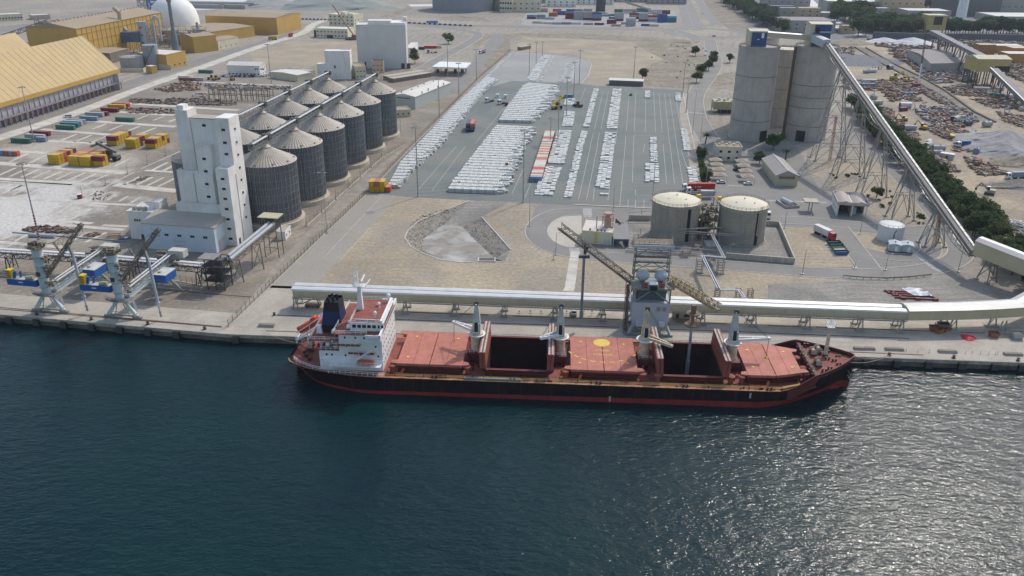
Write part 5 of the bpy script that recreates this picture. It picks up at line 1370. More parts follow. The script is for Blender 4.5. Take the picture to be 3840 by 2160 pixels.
m.build('steel_frame',m_brown,cy);MB().box(-4.0,4.0,-3.0,3.0,16.1,16.4).build('canopy_roof',m_beige,cy);MB().box(-3.2,3.2,-2.4,2.4,12.6,12.75).rail([(-3.2,-2.4,12.7),(3.2,-2.4,12.7),(3.2,2.4,12.7)],1.1,1.2,.08).build('platform',m_dark,cy);MB().obox((0,0,12.8),3.4,2.4,2.2).build('drive_unit',m_dark,cy)
# mesh fence across the berth end and along the yard
m_fence=M('fence wire brown',(.24,.19,.13),.8,var=.2)
def fence(name,lab,pts,h=2.4,step=3.0,t=.07,wires=4):
 f=thing(name,lab,'fence',(0,0,0));w=MB();po=[]
 for a,b in zip(pts[:-1],pts[1:]):
  L=(b-a).length;k=max(1,int(L/step))
  for i in range(k):po.append(a+(b-a)*(i/k))
  for j in range(wires+1):w.bar(a+Z*(h*(j+.2)/(wires+.2)),b+Z*(h*(j+.2)/(wires+.2)),t*.7)
 w.build('wire',m_fence,f)
 me=MB().bar((0,0,0),(0,0,h),t*1.6).bar((0,0,h),(.3,0,h+.35),t).mesh('fence_post',m_fence)
 for i,p in enumerate(po[:300]):inst('fence_post',me,f,p)
 MB().bars([p+Z*.12 for p in pts],.35,.3).build('plinth',m_kerb,f)
 return f
fence('mesh_fence','tall mesh fence between the yard and the grain terminal road',[T(9,2300,660)]+TL(6,[(140,1440),(640,955),(1130,490),(1560,30)])+TL(2,[(1840,1200),(2250,790),(2560,520)]),2.6,3.2,.1,5)
fence('mesh_fence','short mesh fence behind the grain berth rear rail',TL(9,[(1700,190),(2060,250)]),2.4,2.5)
fence('mesh_fence','mesh fence along the foot of the steel silos',TL(6,[(505,830),(660,690),(800,560),(1050,335),(1265,140),(1500,10)]),2.2,4.0,.07,3)
# ================================================================ GRAIN TERMINAL AND WEST SIDE
m_wconc=M('white painted concrete',(0.80,0.78,0.74),0.8,var=0.06,scale=0.12,streak=0.22,stain=(0.62,0.56,0.48),stain_amt=0.6,stain_scale=0.09)
m_bclad=M('pale blue cladding',(0.58,0.66,0.71),0.55,var=0.04,scale=0.2)
m_tanroof=M('tan sheet roof',(0.42,0.365,0.295),0.7,var=0.08,scale=0.2)
m_cor=M('corrugated silo steel',(0.15,0.17,0.195),0.42,metal=0.55,var=0.2,scale=0.12,streak=0.4,objvar=.12)
m_cone=M('dusty silo roof steel',(0.355,0.325,0.28),0.6,metal=0.2,var=0.15,scale=0.3,stain=(0.25,0.21,0.165),stain_amt=0.7,stain_scale=0.3,objvar=.1)
m_ring=M('silo plinth concrete',(0.48,0.42,0.335),0.85,var=0.12,scale=0.2,streak=0.3)
m_cream2=M('cream render',(0.62,0.56,0.41),0.8,var=0.06,scale=0.2,streak=0.15)
m_yclad=M('ochre yellow cladding',(0.50,0.31,0.075),0.6,var=0.08,scale=0.1,streak=0.1)
m_yroof=M('pale ochre roof',(0.48,0.345,0.155),0.65,var=0.07,scale=0.06,stain=(0.40,0.29,0.15),stain_amt=0.6,stain_scale=0.05,streak=.25)
m_yseam=M('roof seam',(0.44,0.31,0.135),.65,var=.1)
m_broof=M('brown dusty roof',(0.34,0.26,0.17),0.75,var=0.08,scale=0.06)
m_lil=M('lilac grey concrete panel',(0.37,0.36,0.37),0.85,var=0.14,scale=0.3,streak=0.45)
m_dome=M('white dome render',(0.80,0.78,0.74),0.75,var=0.05,scale=0.1,streak=0.2)
m_wroof=M('off white roof',(0.64,0.60,0.53),0.7,var=0.07,scale=0.15)
m_gwall=M('pale green cladding',(0.44,0.47,0.44),0.6,var=0.06)
def pane(parent,p,ax,w,h,n,mat=None,nm='window'):
 p,ax,n=V(p),V(ax),V(n);q=p+n*.04;u=Z
 MB().face([q-ax*w/2-u*h/2,q+ax*w/2-u*h/2,q+ax*w/2+u*h/2,q-ax*w/2+u*h/2]).build(nm,mat or m_glass,parent)
PANE={}
def win(parent,x,y,z,w,h,face='f',sill=True):
 """window with frame standing proud of the wall; face f: looks to -y, r: to +x, l: to -x"""
 key=(round(w,1),round(h,1))
 if key not in PANE:
  a=MB().box(-w/2,w/2,-.05,.02,-h/2,h/2).mesh('window',m_glass)
  b=MB().box(-w/2-.15,w/2+.15,-.12,.02,-h/2-.18,-h/2).box(-w/2-.15,w/2+.15,-.1,.02,h/2,h/2+.12).mesh('window_sill',m_wconc)
  PANE[key]=(a,b)
 rz={'f':0,'r':math.pi/2,'l':-math.pi/2}[face]
 o=inst('window',PANE[key][0],parent,(x,y,z),rz)
 if sill:inst('sill',PANE[key][1],o)
 return o
def bld(name,lab,A,B,dep,h,mw,mr,roof='flat',rise=2.0,fw=None,rw=None,para=.6,cat='building',over=.3,door=None,group=None):
 """building with front base corners A (left) and B (right), depth dep; fw/rw: (columns, [z...], w, h) window grids front / right side"""
 A,B=V((A[0],A[1],0)),V((B[0],B[1],0))
 L=(B-A).length
 t=thing(name,lab,cat,A,ang(A,B),group)
 MB().box(0,L,0,dep,-.1,h).build('wall',mw,t)
 if roof=='flat':
  MB().box(-.0,L,0,dep,h,h+.1).build('roof',mr,t)
  if para:
   p=MB();p.box(-.15,L+.15,-.15,.15,h,h+para).box(-.15,L+.15,dep-.15,dep+.15,h,h+para).box(-.15,.15,.15,dep-.15,h,h+para).box(L-.15,L+.15,.15,dep-.15,h,h+para);p.build('parapet',mw,t)
 elif roof=='gx':MB().gable(0,L,0,dep,h,h+rise,'x',over).build('roof',mr,t)
 elif roof=='gy':MB().gable(0,L,0,dep,h,h+rise,'y',over).build('roof',mr,t)
 elif roof=='mono':MB().add([(-over,-over,h),(L+over,-over,h),(L+over,dep+over,h),(-over,dep+over,h),(-over,dep+over,h+rise),(L+over,dep+over,h+rise),(-over,-over,h+.25),(L+over,-over,h+.25)],[(3,2,1,0),(6,7,5,4),(0,1,7,6),(2,3,4,5),(1,2,5,7),(3,0,6,4)]).build('roof',mr,t)
 if fw:
  n,zs,w_,h_=fw
  for z in zs:
   for k in range(n):win(t,L*(k+.5)/n,-.02,z,w_,h_)
 if rw:
  n,zs,w_,h_=rw
  for z in zs:
   for k in range(n):win(t,L+.02,dep*(k+.5)/n,z,w_,h_,'r')
 if door:
  for x,w_,h_ in door:
   MB().box(x-w_/2,x+w_/2,-.08,.02,.02,h_).build('door',m_dark,t)
 return t
 # --- corrugated grain silos
def silo_parts():
 n=72;mb=MB();vs=[];fs=[]
 zs=[2.4,8.5,14.6,20.8,27.0]
 for z in(2.4,27.0):
  for k in range(n*2):
   t=math.pi*k/n;r=12.1+(.13 if k%2 else-.13);vs.append((r*math.cos(t),r*math.sin(t),z))
 fs=[(k,(k+1)%(2*n),(k+1)%(2*n)+2*n,k+2*n)for k in range(2*n)]
 body=MB().add(vs,fs).mesh('wall_sheet',m_cor)
 st=MB()
 for k in range(36):
  t=2*math.pi*k/36;c,s=12.3*math.cos(t),12.3*math.sin(t);st.bar((c,s,2.4),(c,s,27),.16)
 for z in(5.5,8.5,11.5,14.6,17.7,20.8,23.9):
  P=[(12.28*math.cos(2*math.pi*k/36),12.28*math.sin(2*math.pi*k/36),z)for k in range(36)];st.bars(P,.1,.12,True)
 stm=st.mesh('stiffeners',m_gal)
 vs=[];m2=56
 for r,z in((12.55,26.9),(2.4,32.3)):
  for k in range(m2*2):
   t=math.pi*k/m2;up=.16*(k%2)*(1 if r>5 else.4);vs.append((r*math.cos(t),r*math.sin(t),z+up))
 cone=MB().add(vs,[(k,(k+1)%(2*m2),(k+1)%(2*m2)+2*m2,k+2*m2)for k in range(2*m2)]).mesh('cone_roof',m_cone)
 cap=MB().lathe([(2.5,32.2),(2.5,32.7),(.9,33.8),(.9,34.4)],20).mesh('roof_cap',m_cone)
 ring=MB().lathe([(13.8,-.05),(13.8,1.9),(12.7,2.0),(12.7,2.5),(11,2.5)],40).mesh('plinth',m_ring)
 vent=MB()
 for k in range(10):
  t=2*math.pi*k/10+.2;vent.obox((11.3*math.cos(t),11.3*math.sin(t),27.4),.6,.6,.7,t)
 eave=MB().lathe([(12.35,2.42),(12.4,2.7),(12.35,2.75)],40,cap=False).mesh('base_band',M('rust orange band',(.42,.22,.06),.7))
 vm=vent.mesh('roof_vents',m_gal)
 return[('plinth',ring),('wall_sheet',body),('stiffeners',stm),('cone_roof',cone),('roof_cap',cap),('roof_vents',vm),('base_band',eave)]
SP=silo_parts()
for nm,me in SP:
 if nm in('wall_sheet','cone_roof'):pass
def silo(k,back):
 c=V((-104+4.25*k-(28.5 if back else 0),339.5+31*k+(3.9 if back else 0),0))
 lab=('corrugated steel grain silo in the rear row, %s from the white tower' if back else 'corrugated steel grain silo in the front row, %s from the white tower')%nth(k)
 t=thing('grain_silo',lab,'silo',c,0,'corrugated grain silos')
 for nm,me in SP:inst(nm,me,t)
 return c
FC=[silo(k,False)for k in range(6)]
BC=[silo(k,True)for k in range(6)]
# galleries over the silos
for row,Cs,lab in(('f',FC,'long steel conveyor bridge over the front silo row'),('b',BC,'long steel conveyor bridge over the rear silo row')):
 d=(Cs[-1]-Cs[0]).normalized();n=V((-d.y,d.x,0))
 a,b=Cs[0]-d*13,Cs[-1]+d*6
 t=thing('silo_conveyor',lab,'conveyor',(0,0,0))
 MB().lattice(a+Z*35.6,b+Z*35.6,2.4,2.6,76,.17).build('bridge_truss',m_gal,t)
 MB().bar(a+Z*37.0-n*.9,b+Z*37.0-n*.9,.9,.35).build('belt_cover',m_sheet,t)
 MB().bar(a+Z*36.4+n*.6,b+Z*36.4+n*.6,1.4,.3).build('belt_deck',m_dark,t)
 MB().rail([a-n*1.5+Z*34.6,b-n*1.5+Z*34.6],1.1,3,.09).build('railing',m_gal,t)
 for c in Cs:
  MB().obox(c+d*2.5+Z*35.0,2.6,3.6,2.4,ang(a,b)).build('drive_house',m_dark,t)
  for s in(-1,1):
   m=MB()
   m.bar(c+n*s*1.2+d*4+Z*31.4,c+n*s+d*4+Z*34.6,.22).bar(c+n*s*1.2-d*4+Z*31.4,c+n*s-d*4+Z*34.6,.22).bar(c+n*s+d*7.5+Z*30,c+n*s*1.0+d*12.5+Z*34.5,.2).bar(c+n*s-d*7.5+Z*30,c+n*s-d*12.5+Z*34.5,.2)
   for q in range(5):m.bar(c+n*s*1.1+d*(7+q*1.6)+Z*(30.2+(q%2)*4.2),c+n*s*1.1+d*(8.6+q*1.6)+Z*(34.4-(q%2)*4.2),.14)
   m.build('support_frame',m_gal,t)
m=thing('silo_lattice_mast','slim lattice mast between the white tower and the first front silo','mast',V((-111.5,328.5,0)))
MB().lattice((0,0,0),(0,0,35),1.8,1.8,16,.18,V((0,1,0))).build('lattice',m_gal,m);MB().box(-1.6,1.6,-1.6,1.6,34.5,35.4).build('head_platform',m_dark,m)
# --- white workhouse tower
TO=V((-109.8,308.3,0))
tw=thing('workhouse_tower','tall stepped white concrete elevator tower in front of the steel silos','tower',TO,AL)
for nm,bx in(('stair_block',(-5.2,0,0,5.5,0,31)),('tall_block',(-5.6,-.003,5.503,14,0,50)),('main_slab',(-22.6,-5.603,7.0,14,0,48.8)),('raised_head',(-22.603,-17.5,6.997,14.003,48.8,52)),('middle_block',(-14.6,-8.6,4.2,7.0,0,39.5)),('lower_block',(-23.6,-8.603,3.6,7.01,0,28.3)),('plinth_block',(-25.2,-5.21,2.0,9,0,15.6))):
 MB().box(*bx).build(nm,m_wconc,tw)
for x0,x1,y0,y1,z in((-23.6,-14.6,3.6,7,28.3),(-25.2,-5.2,2,3.6,15.6),(-5.2,0,0,5.5,31)):
 pr=MB();pr.box(x0,x1,y0-.003,y0+.3,z,z+.7).box(x0-.003,x0+.3,y0,y1,z,z+.7);pr.box(x1-.3,x1+.003,y0+.3,y1,z,z+.7)
 pr.build('parapet',m_wconc,tw)
MB().box(-17.4,-.5,7.4,13.6,48.9,49.2).build('roof_deck',m_tanroof,tw)
MB().box(-22.2,-19.5,8,12,52,53.6).build('lift_room',m_wconc,tw)
for z in(27.6,23.6,19.6,15.4,11.2,7.2,3.0):win(tw,-2.6,-.02,z,1.5,1.0)
for z in(45.5,40.5,36.0):win(tw,-2.6,5.48,z,1.5,1.0)
for z in(46.5,):win(tw,-11.2,6.98,z,1.5,1.0)
for z in(34.0,29.0,24.0,18.8):win(tw,-11.5,4.18 if z>28.4 else 3.58,z,1.5,1.0)
for z in(45.0,39.8,34.8,29.6,24.6,19.4,14.2,9.0):win(tw,0.01,9.8,z,1.3,1.0,'r')
MB().box(-.2,.05,1.6,3.2,0,2.6).build('door',m_dark,tw)
gp=MB()
for x,y,z0,z1 in((-16.6,3.5,15.7,28),(-16.6,6.9,29,48.6),(-5.7,6.9,31.2,48.6),(.08,5.7,0,28)):gp.cyl((x,y,z0),(x,y,z1),.12,n=6)
gp.build('drain_pipe',m_tanroof,tw)
sh=bld('intake_shed','pale blue clad shed with tan roof at the foot of the white tower',TO+V((-34*math.cos(AL)+9*math.sin(AL)*1,-34*math.sin(AL)-9*math.cos(AL),0)),TO+V((-4.2*math.cos(AL)+9*math.sin(AL),-4.2*math.sin(AL)-9*math.cos(AL),0)),10.9,10.6,m_bclad,m_tanroof,'mono',2.0,over=.5)
for k in range(5):
 for dx in(-.45,.45):win(sh,4.2+k*5.4+dx,-.02,6.4,.8,.9,'f',False)
MB().box(29.84,29.95,2.5,7.5,0,4.6).build('roller_door',m_lgrey,sh)
for z in(2.2,4.0):MB().box(12.5,17,-.1,0.02,z,z+.12).build('cable_tray',m_gal,sh)
an=bld('switchgear_annex','small white flat roofed annex with rooftop air units beside the blue shed',TO+V((-46*math.cos(AL),-46*math.sin(AL),0)),TO+V((-35*math.cos(AL),-35*math.sin(AL),0)),12,11.6,m_wconc,m_wroof,para=.4)
for k in range(3):win(an,3.0+k*1.0,-.02,8.2,.7,.9,'f',False)
for k in range(2):win(an,8.0+k*.8,-.02,8.2,.6,.9,'f',False)
for k in range(3):MB().box(1.6+k*2.2,3.0+k*2.2,1.5,2.9,11.7,13.2).build('air_unit',m_gal,an)
MB().box(8.6,11.4,5,11,11.7,14.6).build('stair_head',m_wconc,an);MB().box(4.6,8.2,-.1,.02,.02,2.2).build('gate',m_dark,an)
# second tower behind the silos, offices
bt2=bld('rear_workhouse','white rear elevator tower behind the far end of the silo rows',T(2,845,800),T(2,960,800),12,22,m_wconc,m_wroof,rw=(1,[6,11,16,20],1.2,1))
MB().box(-11,0,1,9,0,22.6).build('side_block',m_wconc,bt2);MB().box(-18,-11,2,9,0,12).build('low_block',m_wconc,bt2);win(bt2,-3.5,.98,10,1.2,2.2)
bld('silo_office','cream two storey office with brown roof behind the silos',T(2,1010,800),T(2,1110,795),22,9.5,m_cream2,m_broof,rw=(5,[2.4,6.4],1.1,1.0),fw=(3,[2.4,6.4],1.2,1),para=.9)
bld('silo_office','peach two storey annex beside the cream silo office',T(2,1170,735),T(2,1285,735),12,9,M('peach render',(.55,.40,.27),.8,var=.07),m_broof,rw=(3,[2.4,6.2],1.1,1.0),fw=(3,[2.4,6.2],1.2,1),para=.9)
gh=bld('storage_warehouse','pale green warehouse with off white gable roof beside the far silos',T(2,1385,1080),T(2,1605,1100),60,8.6,m_gwall,m_wroof,'gy',1.6,over=.4)
MB().box(3,13,-.1,.02,6.8,7.3).build('band_strip',m_glass,gh)
for k in range(9):MB().lathe([(.35,9.0),(.35,9.9),(.6,10.1),(.1,10.5)],8,(4+(k%2)*12+(k%3),5+k*6,0)).build('roof_ventilator',m_dark,gh)
bld('gate_office','small cream flat roofed office in front of the green warehouse',T(2,1405,1180),T(2,1560,1170),12,4.2,m_cream2,m_broof,para=.5,fw=(3,[2.0],1.0,1.2))
# the blank white cold store
bb=bld('cold_store','huge blank white box warehouse behind the silos',T(2,1030,690),T(2,1520,690),26,36,M('grey white panel',(0.60,0.585,0.555),0.8,var=0.05,scale=0.15,streak=0.15),m_wroof,para=1.0,rw=(1,[6,12,18,24,30],1.2,1.0),door=((39,3,4.5),(44,3,4.5),(6.5,1.4,6)))
MB().box(10,30,4,14,36,40).build('plant_room',m_wconc,bb);MB().box(30,42,2,22,36.1,38.5).build('roof_house',m_wconc,bb);MB().box(40,43,12,20,38.5,42).build('roof_tank',m_wroof,bb);MB().box(12,28,3.8,4.0,37,39.4).build('louvre',m_sheet,bb)
gc=thing('gate_canopy','white flat weighbridge canopy over the gate lanes','canopy',T(2,1965,745),0.0)
cr=MB();q=[p-V((gc.location.x,gc.location.y,0))for p in TL(2,[(1770,680),(2110,692),(2165,640),(1850,628)],6.4)];cr.prism(q,6.4,7.2);cr.build('canopy_roof',M('bright white roof',(.74,.73,.70),.6,var=.04),gc)
for x,y in((-14,4),(-4,4),(6,4),(12,6),(-10,16),(2,16),(12,18)):MB().cyl((x,y,0),(x,y,6.4),.35,n=10).build('column',m_gal,gc)
for x in(-12,-5,3,9):MB().box(x-1.2,x+1.2,6,9,0,2.8).build('booth',m_dark,gc)
# cream offices in the back
co1=bld('cream_office','cream two storey office with flat roof beyond the sandy lot',T(2,610,378),T(2,925,388),22,9.4,M('pale cream',(.66,.62,.46),.8,var=.05),m_wroof,fw=(9,[2.4,6.6],1.6,1.3))
MB().box(12,19,-.2,.02,0,3.2).build('entrance',m_glass,co1);MB().box(-3.5,-.02,2,12,0,7.5).build('entrance_wall',m_dark,co1)
co2=bld('cream_apartments','taller stepped cream building behind the cream office',T(2,740,292),T(2,990,305),24,16.5,M('pale cream',(.66,.62,.46),.8),m_wroof,fw=(6,[3,7,11,14.6],1.8,1.5),rw=(3,[3,7,11],1.6,1.4))
MB().box(14,20,3,12,16.5,19.6).build('stair_head',MATS['pale cream'],co2);MB().box(22,30,4,14,16.5,18.4).build('roof_room',MATS['pale cream'],co2)
cn=thing('mobile_crane','lattice boom crane leaning up beside the cream office','crane',T(2,985,400),0)
MB().box(-9,3,-3,3,.6,2.8).build('chassis',m_brown,cn);MB().box(-2,3,-2,2,2.8,5).build('superstructure',m_dred,cn);MB().bar((1,0,3.5),(-22,8,35),1.2,1.2).build('boom',M('boom ochre',(.30,.17,.08),.7),cn)
for x in(-7,-4,0,2):MB().cyl((x,-3.2,.6),(x,3.2,.6),.6,n=10).build('wheel',m_rubber,cn)
sm=bld('site_workshop','white two storey workshop with gable roof beside the car park',T(1,2295,762),T(2,45,770),14,8.6,m_wconc,m_wroof,'gx',2.2,fw=(9,[1.8],1.4,1.0),rw=(3,[1.8,5.8],1.2,1.2))
for k in range(4):win(sm,24+k*1.6+(2 if k>1 else 0),-.02,6,1.2,1.0)
# --- yellow storage and mill
YA,YB=T(1,0,1290),T(1,1215,890)
d_=(YB-YA).normalized();yA=YB-d_*235
ys=thing('ochre_store','huge steep ochre roofed fertiliser store with concrete panel walls','warehouse',YB,ang(YA,YB))
yr=14.3;RZ=38.0;RD=23.5;LL=235
MB().add([(-LL,-1.2,yr+.2),(0.8,-1.2,yr+.2),(.8,RD,RZ),(-LL,RD,RZ),(.8,2*RD+1.2,yr+.2),(-LL,2*RD+1.2,yr+.2)],[(0,1,2,3),(3,2,4,5)]).build('roof',m_yroof,ys)
MB().box(-LL,.9,-1.35,-1.2,yr-2.4,yr+.4).build('eave_fascia',m_yclad,ys)
for k in range(40):MB().bar((-k*5.9-.1,-1.15,yr+.32),(-k*5.9-.1,RD-.05,RZ+.08),.22,.14).build('roof_seam',m_yseam,ys)
MB().face([(.5,-1,yr),(.5,2*RD+1,yr),(.5,RD,RZ-.3)]).face([(.5,0,0),(.5,2*RD,0),(.5,2*RD,yr),(.5,0,yr)]).build('gable_wall',m_yclad,ys)
npan=int(LL/5.2)
pm=MB().box(-4.7,0,0,1.0,5.2,yr-.2).box(-4.6,-.1,.9,2.2,.2,5.2).mesh('wall_panel',m_lil)
bm_=MB().add([(-5.2,-.9,0),(-4.7,-.9,0),(-4.7,.6,0),(-5.2,.6,0),(-5.2,-.1,yr-.3),(-4.7,-.1,yr-.3),(-4.7,.6,yr-.3),(-5.2,.6,yr-.3)],[(4,5,6,7),(0,1,5,4),(1,2,6,5),(2,3,7,6),(3,0,4,7)]).mesh('buttress',m_lil)
for k in range(npan):
 inst('wall_panel',pm,ys,(-k*5.2,0,0));inst('buttress',bm_,ys,(-k*5.2,0,0))
pk=MB();pk.box(-LL,0,-2.6,-.4,4.9,5.2);pk.rail([(-LL,-2.5,5.2),(0,-2.5,5.2)],1.2,5.2,.14);pk.build('service_walkway',M('mauve grey walkway',(.27,.22,.24),.8),ys)
pc=MB()
for k in range(npan):pc.bar((-k*5.2-2.5,-2.4,0),(-k*5.2-2.5,-2.4,5),.35)
pc.build('walkway_posts',m_dred,ys)
bld('walkway_stair','lilac concrete stair house at the end of the ochre store',T(1,1120,910),T(1,1215,905),6,11,m_lil,m_lil,fw=None,para=.3)
y2=thing('ochre_store','second steep ochre roof partly hidden behind the first store','warehouse',YB+V((-62,22,0)),ang(YA,YB))
MB().add([(-200,0,14),(0,0,14),(0,24,37),(-200,24,37),(0,48,14),(-200,48,14)],[(0,1,2,3),(3,2,4,5),(1,4,2)]).build('roof',m_yroof,y2);MB().box(-200,-.02,0,48,0,14).build('wall',m_yclad,y2)
# mill: long ochre clad building
mA,mB=V((-384.5,752,0)),V((-367,896,0));
ml_=thing('ochre_mill','long ochre clad mill building with brown dusty roof','factory',mB,ang(mA,mB))
ML=(mB-mA).length
MB().box(-ML,0,0,48,0,29.5).build('wall',m_yclad,ml_)
MB().gable(-ML,0,0,48,29.52,34,'x',.6).build('roof',m_broof,ml_)
gr=MB()
for k in range(20):gr.box(-ML*k/20-.15,-ML*k/20+.15,-.25,0,0,29.4)
for z in(9,17,24):gr.box(-ML,0,-.3,0,z,z+.35)
gr.build('cladding_ribs',M('dark ochre trim',(.30,.19,.05),.7),ml_)
for k in range(26):MB().cyl((-ML*(k+.5)/26,24,33.8),(-ML*(k+.5)/26,24,35),.7,n=8).build('ridge_vent',m_tanroof,ml_)
# process equipment beside the mill
pe=thing('process_tower','tall grey process column with pipes in front of the ochre mill','tower',T(1,1470,520),0)
MB().cyl((0,0,0),(0,0,27),4.0,n=18).build('column',m_lgrey,pe);MB().cyl((0,0,27),(0,0,28),4.4,n=18).build('column_head',m_gal,pe)
MB().lattice((7,0,0),(7,0,27),5,5,9,.4,V((0,1,0))).build('stair_frame',m_gal,pe)
for z in(9,16,23):MB().lathe([(.9,z-.6),(.9,z+.6)],8,(0.5,-4.1,0)).build('manhole',m_dark,pe)
MB().tube([V((10,2,0)),V((10,2,30)),V((13,2,33)),V((16,2,31)),V((16,2,10))],1.1,10).build('duct',m_lgrey,pe)
fb=thing('filter_house','blue grey filter house on steel legs beside the process column','filter',T(1,1330,525),0)
MB().box(-12,10,-4,6,10,19).build('casing',M('slate blue steel',(.10,.14,.21),.6,var=.2),fb);m=MB()
for x in(-11,-4,3,9):
 for y in(-3.5,5.5):m.bar((x,y,0),(x,y,10),.5)
 m.bar((x,-3.5,0),(x+5,-3.5,10),.25)
m.build('leg_frame',m_gal,fb);MB().tube([V((-4,4,19)),V((-8,4,24)),V((-8,4,36)),V((-13,6,40))],2.0,10).build('duct',M('beige duct',(.45,.38,.28),.7),fb)
for k in range(4):MB().bar((-3+k*2.4,-4.2,11),(-4+k*2.4,-4.2,15.5),1.2,.3).build('chute',M('bright blue steel',(.03,.15,.45),.5),fb)
pr_=thing('pipe_rack','crowded silver pipes and ducts between the mill and the stack','pipe rack',T(1,1620,470),0)
m=MB();rng=random.Random(8)
for k in range(70):
 x,y,z=rng.uniform(-14,44),rng.uniform(-8,22),rng.uniform(0,22-abs(k%9));L=rng.uniform(4,16)
 if k%3==0:m.cyl((x,y,0),(x,y,z+2),rng.uniform(.3,1.5),n=8)
 elif k%3==1:m.cyl((x,y,z),(x+L,y,z),rng.uniform(.25,.8),n=7)
 else:m.cyl((x,y,z),(x,y+L,z),rng.uniform(.25,.7),n=7)
o=m.build('pipes',m_gal,pr_);o['kind']='stuff'
m=MB()
for x in range(-14,48,7):
 for y in(-8,4,16):m.bar((x,y,0),(x,y,18),.4)
 m.bar((x,-8,9),(x,16,9),.35).bar((x,-8,17),(x,16,17),.35)
m.bar((-14,-8,17),(42,-8,17),.35).bar((-14,-8,9),(42,-8,9),.35);m.build('rack_frame',m_gal,pr_)
sk=thing('exhaust_stack','slim dark grey exhaust stack with wide base near the white dome','stack',T(1,1780,560),0)
MB().lathe([(3.2,0),(3.0,12),(2.1,22),(1.6,26),(1.5,48),(2.2,48.4),(2.2,51),(1.7,51.2)],16).build('shaft',M('slate stack',(.17,.19,.21),.6),sk);MB().lathe([(2.6,30),(2.6,30.4)],14).build('gallery_ring',m_gal,sk)
dm_=thing('storage_dome','tall white egg shaped storage dome behind the mill','dome',V((-378,958,0)),0)
smooth_by_angle(MB().lathe([(26,-.1),(26,14),(25.4,19),(23.8,25),(21,30.5),(17,35),(12,38.3),(7,40.2),(.1,41)],40).build('shell',m_dome,dm_),60);MB().lathe([(5,40.2),(5,42.5),(.1,43)],16).build('cap',m_wroof,dm_)
def hall(lab,A,B,dep,h,rise=2.0):
 return bld('ochre_hall',lab,A,B,dep,h,m_yclad,m_broof,'gx',rise)
hA,hB=T(1,2060,155,18),T(2,205,180,18);hall('wide ochre hall with tan roof at the end of the plant',hA,hB,(T(2,410,125,18)-hB).length,18,2.5)
lA,lB=T(1,1935,345,11),T(1,2555,262,11);hall('low flat ochre hall between the dome and the tall end hall',lA,lB,62,11,1.2)
bld('ochre_office','ochre and cream low building along the plant road, taller part',T(1,1960,535),T(1,2190,510),26,15,m_yclad,m_broof,'gx',1.5,rw=(3,[3],1.5,1.5))
bld('ochre_office','ochre and cream low building along the plant road, lower part',T(1,2200,505),T(1,2405,462),20,9,m_cream2,m_broof,'gx',1.2,fw=(4,[2.5],1.2,1.2))
bo_=bld('control_building','ochre banded control building beside the two storage tanks',T(1,1400,680),T(1,1690,700),26,12,m_yclad,m_wroof,rw=(4,[2.5],1.6,1.6),para=.5)
MB().box(-.05,33,-.06,-.01,0,4).build('cream_base',m_cream2,bo_)
tk=thing('storage_tank','wide dusty grey storage tank behind a cream bund wall','tank',T(1,1345,700),0)
smooth_by_angle(MB().lathe([(9.8,0),(9.8,11),(.1,11.6)],32).build('shell',M('dusty tank grey',(.36,.34,.31),.7,var=.12,streak=.4),tk));MB().rail([(9.6*math.cos(t*.4),9.6*math.sin(t*.4),11)for t in range(16)],1.1,3,.15).build('railing',m_gal,tk)
MB().box(-16,14,-13,-12.4,0,3.2).box(13.4,14,-12.4,10,0,3.2).build('bund_wall',m_cream2,tk)
tk=thing('storage_tank','tall narrow blue grey tank beside the control building','tank',T(1,1540,690),0)
smooth_by_angle(MB().lathe([(6.2,0),(6.2,20),(.1,20.8)],28).build('shell',M('blue grey tank',(.27,.29,.32),.6,var=.08,streak=.3),tk))
st2=MB()
for k in range(14):t0=-2.6+k*.14;st2.bar((6.5*math.cos(t0),6.5*math.sin(t0),k*1.45),(6.5*math.cos(t0+.14),6.5*math.sin(t0+.14),k*1.45+1.45),.5,.2)
st2.build('spiral_stair',m_dark,tk)
bld('pump_house','small ochre pump house beside the blue grey tank',T(1,1530,745),T(1,1590,735),7,6,m_yclad,m_wroof,para=.2)
bld('plant_shed','open sided brown roofed shed between the ochre store and the mill',T(1,1120,640),T(1,1310,590),30,9,m_brown,m_broof,'gx',.8)
bt_=thing('loading_conveyor','dark conveyor frame below the mill end wall','conveyor',T(1,480,430),0)
MB().lattice((-50,0,4),(0,10,20),6,4,12,.6).build('truss',M('slate steel',(.14,.17,.2),.6),bt_);MB().lattice((0,6,0),(0,6,22),20,8,6,.6,V((0,1,0))).build('tower_frame',m_brown,bt_)
# lattice tower and mast behind
lt=thing('lattice_tower','blue and grey lattice headframe behind the white dome','tower',T(1,1440,95),0)
MB().lattice((0,0,0),(0,0,60),9,9,10,.9,V((0,1,0))).build('lattice',m_gal,lt);MB().lattice((14,3,0),(14,3,60),12,9,10,1.2,V((0,1,0))).build('lift_frame',M('bright blue steel',(.03,.15,.45),.5),lt);MB().bar((26,0,0),(26,0,60),1).build('stay',m_gal,lt)
